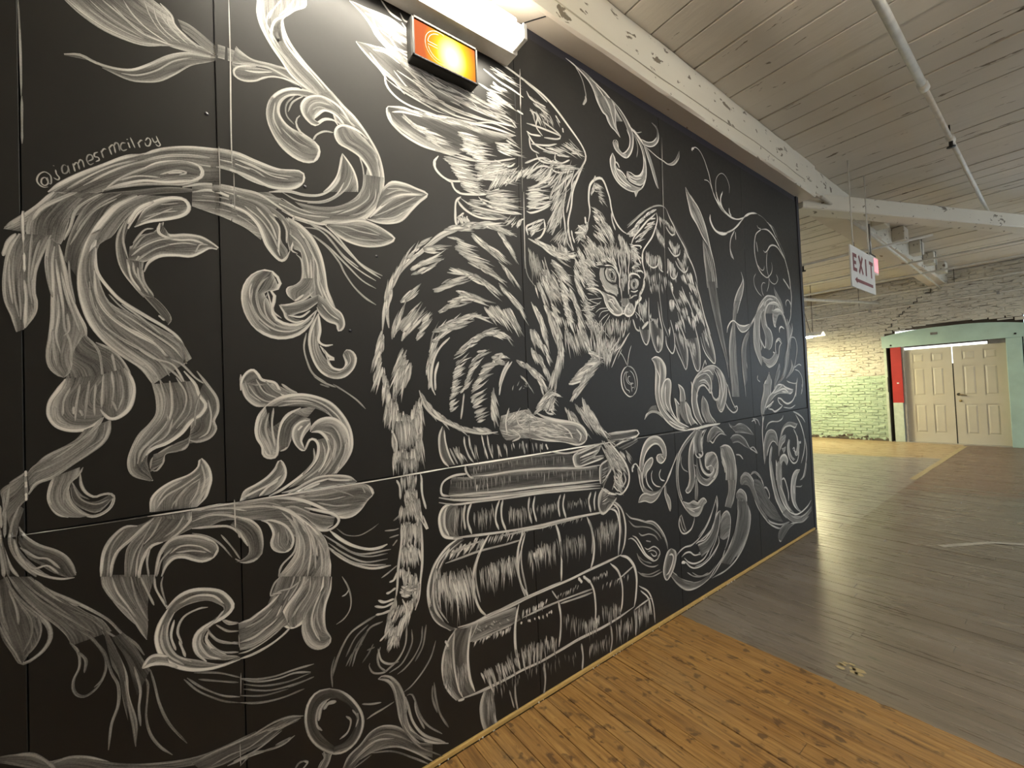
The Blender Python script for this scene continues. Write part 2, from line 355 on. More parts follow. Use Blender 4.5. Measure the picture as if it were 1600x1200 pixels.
dpart(box('latch_box', (-0.955, -0.925, BACK_Y-0.05, BACK_Y, 1.15, 1.50), M_DARKMETAL, bev=0.003))
dpart(box('pier_edge', (-1.0, -0.955, BACK_Y-0.012, BACK_Y+0.10, 0.0, 2.18), M_PALE))
dpart(box('door_reveal', (-0.70, -0.665, BACK_Y+0.02, BACK_Y+0.20, 0.0, 2.18), M_REVEAL))
dpart(box('transom_strip', (0.62, 0.88, BACK_Y+0.06, BACK_Y+0.14, 2.10, 2.18), M_STEEL))
def leaf(x0, x1, handle_left):
    lf = empty('door_leaf', (0, 0, 0)); lf.parent = fr; lf.location = -fr.location
    w = x1-x0; yF = BACK_Y+0.11
    cols = ((x0+0.13*w/0.75, x0+0.33*w/0.75), (x0+0.43*w/0.75, x0+0.63*w/0.75)); rows = ((0.22, 0.86), (1.05, 1.68), (1.80, 2.00))
    bm = bmesh.new(); xs = [x0, cols[0][0], cols[0][1], cols[1][0], cols[1][1], x1]; zs = [0.012, .22, .86, 1.05, 1.68, 1.80, 2.00, 2.10]
    add_box(bm, x0, x1, yF+0.012, yF+0.04, 0.012, 2.10)
    for i in range(5):
        for j in range(7):
            if i in (1, 3) and j in (1, 3, 5): continue
            add_box(bm, xs[i], xs[i+1], yF, yF+0.013, zs[j], zs[j+1])
    obj('door_frame', bm, M_DOOR, lf)
    for cx0, cx1 in cols:
        for rz0, rz1 in rows:
            p = bmesh.new(); o1 = [(cx0+0.02, rz0+0.02), (cx1-0.02, rz0+0.02), (cx1-0.02, rz1-0.02), (cx0+0.02, rz1-0.02)]
            o2 = [(cx0+0.045, rz0+0.045), (cx1-0.045, rz0+0.045), (cx1-0.045, rz1-0.045), (cx0+0.045, rz1-0.045)]
            A = [p.verts.new((a, yF+0.0125, b)) for a, b in o1]; B = [p.verts.new((a, yF+0.001, b)) for a, b in o2]
            for k in range(4): p.faces.new((A[k], A[(k+1) % 4], B[(k+1) % 4], B[k]))
            p.faces.new(B); bmesh.ops.recalc_face_normals(p, faces=list(p.faces)); obj('door_panel', p, M_DOOR, lf)
    if handle_left:
        hx = x0+0.055
        tube('door_handle', (hx, yF-0.05, 1.07), (hx, yF+0.002, 1.07), 0.028, M_DARKMETAL, lf, 14, 0.02)
        tube('handle_lever', (hx, yF-0.045, 1.07), (hx+0.12, yF-0.045, 1.045), 0.010, M_BRASS, lf)
        tube('deadbolt', (hx+0.02, yF-0.02, 0.93), (hx+0.02, yF+0.002, 0.93), 0.024, M_BRASS, lf, 14)
leaf(-0.665, 0.082, False); leaf(0.100, 0.85, True)
dpart(box('door_stop', (0.078, 0.104, BACK_Y+0.118, BACK_Y+0.122, 0, 1.74), M_DARKMETAL))
for a_ in ((-1.02, -0.88), (0.84, 1.10)): dpart(box('jamb_filler', (a_[0], a_[1], BACK_Y+0.155, BACK_Y+0.30, 0, 2.2), SUB))
dpart(box('threshold', (-0.70, 0.88, BACK_Y-0.01, BACK_Y+0.32, -0.02, 0.010), M_REVEAL))
# glowing strips set in the door gaps stand in for daylight outside
M_OUT = emit('daylight_stand_in_glow', (0.95, 1.0, 0.98), 1.5)
dpart(box('daylight_stand_in_strip', (-0.66, 0.60, BACK_Y+0.10, BACK_Y+0.15, 2.105, 2.155), M_OUT))
dpart(box('daylight_stand_in_strip', (0.084, 0.098, BACK_Y+0.118, BACK_Y+0.122, 1.742, 2.10), M_OUT))
dpart(box('daylight_stand_in_strip', (-0.78, -0.12, BACK_Y-0.008, BACK_Y+0.03, 2.47, 2.54), M_OUT))
dpart(box('head_stop', (-0.70, 0.88, BACK_Y+0.15, BACK_Y+0.33, 2.09, 2.75), SUB)); dpart(box('head_infill', (-0.97, 1.09, BACK_Y+0.03, BACK_Y+0.04, 2.19, 2.66), SUB))
# ------------------------------------------------------------------ beams, duct, pipes
def beam(name, x0, x1, y0, y1, z0, z1, mat=M_BEAM, parent=None):
    bm = bmesh.new(); n = max(2, int((y1-y0)/0.18)); rr = random.Random(3)
    prof = [(x0, z0), (x1-0.012, z0), (x1, z0+0.012), (x1+0.004, z0+0.10), (x1, z1), (x0, z1)]
    rows = []
    for i in range(n+1):
        y = y0+(y1-y0)*i/n; j = [(rr.uniform(-.003, .003), rr.uniform(-.003, .003)) for _ in prof]
        rows.append([bm.verts.new((p[0]+q[0], y, p[1]+q[1])) for p, q in zip(prof, j)])
    m = len(prof)
    for a, b in zip(rows[:-1], rows[1:]):
        for k in range(m): bm.faces.new((a[k], b[k], b[(k+1) % m], a[(k+1) % m]))
    bm.faces.new(rows[0]); bm.faces.new(rows[-1][::-1])
    bmesh.ops.recalc_face_normals(bm, faces=list(bm.faces))
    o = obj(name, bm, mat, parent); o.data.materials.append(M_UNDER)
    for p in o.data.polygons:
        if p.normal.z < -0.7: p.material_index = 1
    return o
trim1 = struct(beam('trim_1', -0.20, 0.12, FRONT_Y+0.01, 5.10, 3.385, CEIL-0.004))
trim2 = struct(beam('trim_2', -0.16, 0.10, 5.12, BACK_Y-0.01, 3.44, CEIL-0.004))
for yb in (7.15, 8.25, 9.35, 10.45, 11.55): box('beam_block', (0.10, 0.24, yb, yb+0.28, 3.50, CEIL-0.006), M_BEAM, trim2, 0.008)
tube('beam_rod', (0.13, 5.2, 3.40), (0.02, 12.7, 3.36), 0.018, M_PIPE, trim2)
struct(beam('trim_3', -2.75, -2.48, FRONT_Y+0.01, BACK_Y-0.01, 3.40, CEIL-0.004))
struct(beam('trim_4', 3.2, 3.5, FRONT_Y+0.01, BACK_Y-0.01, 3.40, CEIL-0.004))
# electric wire stapled along the beam
bm = bmesh.new(); yy = -0.5; pz = 3.46; rr = random.Random(5); px_ = None
pts = []
while yy < 5.0: pts.append((0.126, yy, 3.475+0.012*math.sin(yy*2.1)+rr.uniform(-.004, .004))); yy += 0.22
for a, b in zip(pts[:-1], pts[1:]): add_tube(bm, a, b, 0.003, 5)
tag(obj('electric_wire', bm, plain('painted_wire', (0.42, 0.38, 0.30), 0.6)), 'thin painted electric wire running along the face of the flaking beam above the mural', 'wire')
# sloping duct that crosses under the ceiling
P0, P1 = Vector((-0.02, 5.13, 3.415)), Vector((1.35+0.6, 8.50+1.5, 3.415))
d = (P1-P0).normalized(); s = Vector((d.y, -d.x, 0))
bm = bmesh.new(); ring = []
for p in (P0, P1):
    ring.append([bm.verts.new(p+s*a+Vector((0, 0, b))) for a, b in ((-0.15, -0.075), (-0.16, -0.085), (0.0, -0.085), (0.01, -0.075), (0.01, 0.075), (0.0, 0.085), (-0.15, 0.085), (-0.16, 0.075))])
for k in range(8): bm.faces.new((ring[0][k], ring[1][k], ring[1][(k+1) % 8], ring[0][(k+1) % 8]))
bm.faces.new(ring[0]); bm.faces.new(ring[1][::-1]); bmesh.ops.recalc_face_normals(bm, faces=list(bm.faces))
du = obj('brace_beam', bm, M_BEAM)
tag(du, 'long smooth off-white boxed beam crossing diagonally under the ceiling from the end of the mural wall', 'beam')
# sprinkler pipe along the room
sp = tag(empty('sprinkler_pipe', (1.1, 0, 3.60)), 'white sprinkler pipe running away from the camera close under the ceiling boards', 'pipe')
SX = 1.10; SZ = 3.60
def k_(o, r): o.parent = r; o.location = o.location-r.location; return o
SX = 1.05; SZ = 3.60; sp.location = (SX, 0, SZ)
k_(tube('pipe_run', (SX, 0.2, SZ), (SX, 4.27, SZ), 0.024, M_PIPE), sp); k_(tube('pipe_run', (SX, 4.27, SZ), (SX, 8.2, SZ-0.02), 0.018, M_PIPE), sp)
k_(tube('pipe_coupling', (SX, 4.20, SZ), (SX, 4.29, SZ), 0.031, M_PIPE, n=14), sp)
k_(tube('pipe_tee', (SX, 5.33, SZ), (SX, 5.46, SZ), 0.028, M_PIPE, n=14), sp)
k_(tube('sprinkler_head', (SX, 5.40, SZ-0.02), (SX, 5.40, SZ-0.075), 0.014, M_DARKMETAL), sp)
k_(tube('sprinkler_head', (SX, 5.40, SZ-0.070), (SX, 5.40, SZ-0.078), 0.030, M_DARKMETAL), sp)
k_(tube('hanger_rod', (SX, 5.36, SZ), (SX, 5.36, CEIL), 0.006, M_DARKMETAL), sp)
k_(tube('hanger_rod', (SX, 2.4, SZ), (SX, 2.4, CEIL), 0.006, M_DARKMETAL), sp)
def cross_pipe(y, z, x0, x1, r, lab):
    e = tag(empty('cross_pipe', (0, y, z)), lab, 'pipe')
    k_(tube('pipe_run', (x0, y, z), (x1, y, z), r, M_PIPE), e)
    for x in (x0+0.6, (x0+x1)/2, x1-0.8):
        k_(tube('hanger_rod', (x, y, z), (x, y, CEIL), 0.004, M_DARKMETAL, n=6), e)
    return e
cross_pipe(7.55, 3.30, LEFT_X+0.03, 0.62, 0.016, 'thin white pipe crossing just behind the hanging white sign, nearest of the far cross pipes')
cross_pipe(9.38, 3.36, LEFT_X+0.03, RIGHT_X-0.03, 0.016, 'second thin white pipe beyond the hanging sign, passing under the beam blocks')
cross_pipe(10.55, 3.36, LEFT_X+0.03, RIGHT_X-0.03, 0.018, 'third thin white pipe beyond the hanging sign, carrying a dark sprinkler head')
cross_pipe(12.45, 3.38, LEFT_X+0.03, RIGHT_X-0.03, 0.018, 'farthest high white pipe, hung just in front of the cracked brick wall')
lp = tag(empty('wall_pipe', (0, BACK_Y-0.05, 3.10)), 'lower white pipe clipped along the far brick wall above the door arch', 'pipe')
k_(tube('pipe_run', (LEFT_X+0.03, BACK_Y-0.05, 3.08), (RIGHT_X-0.03, BACK_Y-0.05, 3.12), 0.018, M_PIPE), lp)
for x in (-3, -1.2, 0.8, 2.6): k_(box('pipe_clip', (x-0.02, x+0.02, BACK_Y-0.075, BACK_Y, 3.07, 3.13), M_STEEL), lp)
dp = tag(empty('drop_pipe', (-1.2, 11.0, 3.2)), 'thick pale pipe slanting under the ceiling behind the end of the mural wall', 'pipe')
k_(tube('pipe_run', (-1.95, 7.4, 3.05), (-0.95, 12.4, 3.20), 0.030, M_PIPE), dp)
for y_ in (8.2, 11.6): k_(tube('hanger_rod', (-1.95+(y_-7.4)*0.2, y_, 3.08), (-1.95+(y_-7.4)*0.2, y_, CEIL), 0.005, M_DARKMETAL, n=6), dp)
sh = tag(empty('ceiling_sprinkler', (-0.82, 7.55, 3.26)), 'small dark sprinkler head hanging left of the white EXIT sign', 'sprinkler')
k_(tube('stem', (-0.82, 7.55, 3.285), (-0.82, 7.55, 3.22), 0.012, M_DARKMETAL), sh); k_(tube('deflector', (-0.82, 7.55, 3.215), (-0.82, 7.55, 3.20), 0.035, M_DARKMETAL), sh)
# ------------------------------------------------------------------ mural wall: studs, panels, trims
wall = struct(box('wall_left', (-0.12, -0.014, FRONT_Y, WALL_END, 0.0, 3.385), M_EDGE))
YJ = [FRONT_Y+0.01, -2.78, -1.58, -0.376, 0.045, 1.278, 2.518, 3.695, WALL_END-0.045]
def zj(y):   # height of the long horizontal joint
    return 1.183 if y < 1.7 else 1.183+(y-1.7)*(1.220-1.183)/3.2
PROUD = 0.004
def panel(y0, y1, za, zb, x1, name='panel'):
    """za, zb: (left,right) heights"""
    bm = bmesh.new(); g = 0.0013; e = 0.0012
    y0 += g; y1 -= g
    def ring(x, i): return [bm.verts.new((x, y0+i, za[0]+i)), bm.verts.new((x, y1-i, za[1]+i)), bm.verts.new((x, y1-i, zb[1]-i)), bm.verts.new((x, y0+i, zb[0]-i))]
    a, b, c = ring(-0.013, 0), ring(x1-e, 0), ring(x1, e)
    for p, q in ((a, b), (b, c)):
        for k in range(4): bm.faces.new((p[k], p[(k+1) % 4], q[(k+1) % 4], q[k]))
    bm.faces.new(c); bm.faces.new(a[::-1]); bmesh.ops.recalc_face_normals(bm, faces=list(bm.faces))
    return obj(name, bm, M_BLACK, wall)
for a, b in zip(YJ[:-1], YJ[1:]):
    panel(a, b, (zj(a)+0.0015, zj(b)+0.0015), (3.33, 3.33), 0.0)
    lo = (a if abs(a-0.045) > 1e-6 else 0.080, b if abs(b-0.045) > 1e-6 else 0.080)
    panel(lo[0], lo[1], (0.022, 0.022), (zj(a)-0.0015, zj(b)-0.0015), PROUD)
box('batten', (0.0, 0.0022, 0.047, 0.0800, zj(0)+0.003, 3.33), M_BLACK, wall)
box('top_ledge', (-0.013, -0.004, FRONT_Y+0.01, WALL_END-0.045, 3.331, 3.384), M_EDGE, wall)
box('end_post', (-0.125, 0.008, WALL_END-0.042, WALL_END+0.012, 0.0, 3.384), M_EDGE, wall, 0.003)
bb = struct(box('baseboard_left', (0.0, 0.013, FRONT_Y+0.01, WALL_END-0.05, 0.0, 0.020), M_SHOE, None, 0.002))
bm = bmesh.new(); rr = random.Random(11)
for _ in range(46):
    y = rr.uniform(0.4, 3.2); sz = rr.uniform(0.001, 0.003); add_box(bm, 0.012, 0.012+sz*2, y, y+sz*2, 0.0, sz*2)
o = tag(obj('paint_crumbs', bm, M_WHITE), 'tiny white crumbs of paint lying along the foot of the mural wall', 'crumbs'); o['kind'] = 'stuff'
# ------------------------------------------------------------------ the mural
# every stroke was measured on the wall: y along the wall, z up, millimetres, first point absolute then steps; lower-left strokes are dimmed, partly as painted light fall-off
NAMES = {'a': 'painted_lettering'}
def cat_rom(P, n):
    """n samples along a Catmull-Rom curve through P, even in arc length"""
    P = [Vector(p) for p in P]
    if len(P) == 1: return [P[0]]*n
    Q = [P[0]*2-P[1]]+P+[P[-1]*2-P[-2]]; D = []
    for i in range(1, len(Q)-2):
        for k in range(8):
            t = k/8; a, b, c, d_ = Q[i-1:i+3]
            D.append(0.5*((2*b)+(c-a)*t+(2*a-5*b+4*c-d_)*t*t+(3*b-a-3*c+d_)*t**3))
    D.append(P[-1]); L = [0.0]
    for a, b in zip(D[:-1], D[1:]): L.append(L[-1]+(b-a).length)
    T = L[-1] or 1e-6; out = []; j = 0
    for i in range(n):
        s = T*i/(n-1)
        while j < len(L)-2 and L[j+1] < s: j += 1
        f = (s-L[j])/max(L[j+1]-L[j], 1e-9); out.append(D[j].lerp(D[j+1], min(1, max(0, f))))
    return out
class Paint:
    def __init__(s): s.v = []; s.f = []; s.d = []; s.uv = []
    def strip(s, rows, dens, uvs, lift):
        b = len(s.v); m = len(rows[0])
        for r, dr, ur in zip(rows, dens, uvs):
            ri = len(s.v)-b
            for kk, (p, q, u) in enumerate(zip(r, dr, ur)):
                y, z = p[0], p[1]; zz = zj(y)
                s.v.append((0.0004+lift+(ri+kk)*2.5e-8+(PROUD if z < zz else (0.0022 if 0.045 < y < 0.082 else 0.0)), y, z)); s.d.append(q); s.uv.append(u)
        for i in range(len(rows)-1):
            for k in range(m-1):
                q = (b+i*m+k, b+i*m+k+1, b+(i+1)*m+k+1, b+(i+1)*m+k)
                for t in ((q[0], q[1], q[2]), (q[0], q[2], q[3])):   # every face looks into the room
                    A_, B_, C_ = (s.v[j] for j in t)
                    ar = (B_[1]-A_[1])*(C_[2]-A_[2])-(B_[2]-A_[2])*(C_[1]-A_[1])
                    if abs(ar) > 1e-10: s.f.append(t if ar > 0 else (t[0], t[2], t[1]))
    def build(s, name):
        me = bpy.data.meshes.new(name); me.from_pydata(s.v, [], s.f)
        a = me.attributes.new('dens', 'FLOAT', 'POINT'); a.data.foreach_set('value', s.d)
        uvl = me.uv_layers.new(name='UVMap'); flat = []
        for lp_ in me.loops: flat.extend(s.uv[lp_.vertex_index])
        uvl.data.foreach_set('uv', flat); me.materials.append(M_CHALK); me.update()
        return link(name, me, wall)
def line(P, pts, w, b, lift, rr, n=None, hair=False):
    n = n or max(5, min(40, 4*len(pts)))
    C = cat_rom(pts, n); u0 = rr.uniform(0, 50); rows = []; den = []; uvs = []; s = 0.0
    for i, c in enumerate(C):
        t = (C[min(i+1, n-1)]-C[max(i-1, 0)]); t = t.normalized() if t.length > 0 else Vector((1, 0)); nn = Vector((-t.y, t.x))
        q = i/(n-1); tap = min(1, 0.45+3.2*q)*min(1, 0.12+1.9*(1-q)) if hair else min(1, 0.35+6*q)*min(1, 0.35+6*(1-q))
        hw = w/2*tap*(1+0.12*math.sin(u0*7+q*9)); fade = (min(1, 0.5+2.0*q)*min(1, 0.35+1.6*(1-q))) if hair else min(1, 0.75+2*q)*min(1, 0.7+2*(1-q))
        rows.append([c-nn*hw*1.25, c-nn*hw*0.7, c+nn*hw*0.7, c+nn*hw*1.25])
        e = b*fade*0.40
        den.append([e, b*fade, b*fade, e]); 
        if i: s += (C[i]-C[i-1]).length
        uvs.append([(u0-hw*1.25, s), (u0-hw*0.7, s), (u0+hw*0.7, s), (u0+hw*1.25, s)])
    P.strip(rows, den, uvs, lift)
def band(P, A, B, a, m, b, lift, rr):
    n = max(12, min(48, 3*max(len(A), len(B)))); CA, CB = cat_rom(A, n), cat_rom(B, n); u0 = rr.uniform(0, 50); K = 10
    rows = []; den = []; uvs = []; s = 0.0; wm = sum((p-q).length for p, q in zip(CA, CB))/n
    for i in range(n):
        if i: s += ((CA[i]+CB[i])/2-(CA[i-1]+CB[i-1])/2).length
        q = i/(n-1); fd = min(1, 0.75+3*q)*min(1, 0.75+3*(1-q))
        rows.append([CA[i].lerp(CB[i], k/K) for k in range(K+1)])
        w = (CA[i]-CB[i]).length*0.6+wm*0.4
        dr = []
        for k in range(K+1):
            t = k/K; v = m*0.85+(a-m)*math.exp(-(t/.13)**2)+(b-m)*math.exp(-((1-t)/.13)**2)
            dr.append(max(0.006, v*fd*0.92))
        den.append(dr); uvs.append([(u0+w*k/K, s) for k in range(K+1)])
    P.strip(rows, den, uvs, lift)
def hatch(P, n, w, b, spread, keys, lift, rr):
    K = [Vector(k) for k in keys]; m = len(K)-1
    n = int(n*0.9)
    for i, oi in enumerate(rr.sample(range(n), n)):
        t = (oi+rr.random())/n*m if m else 0; j = min(int(t), m-1) if m else 0; f = t-j
        k = K[j].lerp(K[j+1], f) if m else K[0]
        p = Vector((k[0], k[1])); d_ = Vector((k[2], k[3])); L = d_.length
        p += Vector((rr.gauss(0, .5), rr.gauss(0, .5)))*spread
        a = rr.gauss(0, 0.085); c, s = math.cos(a), math.sin(a); d_ = Vector((d_.x*c-d_.y*s, d_.x*s+d_.y*c))*(rr.uniform(0.55, 1.1) if rr.random() < 0.6 else rr.uniform(1.1, 1.55))
        nn = Vector((-d_.y, d_.x))*rr.uniform(-0.06, 0.06)
        line(P, [p, p+d_*0.5+nn, p+d_], w*rr.uniform(0.45, 1.1), min(1, b*rr.uniform(0.45, 1.15)), lift+i*3.1e-7+rr.random()*1e-7, rr, 6, True)
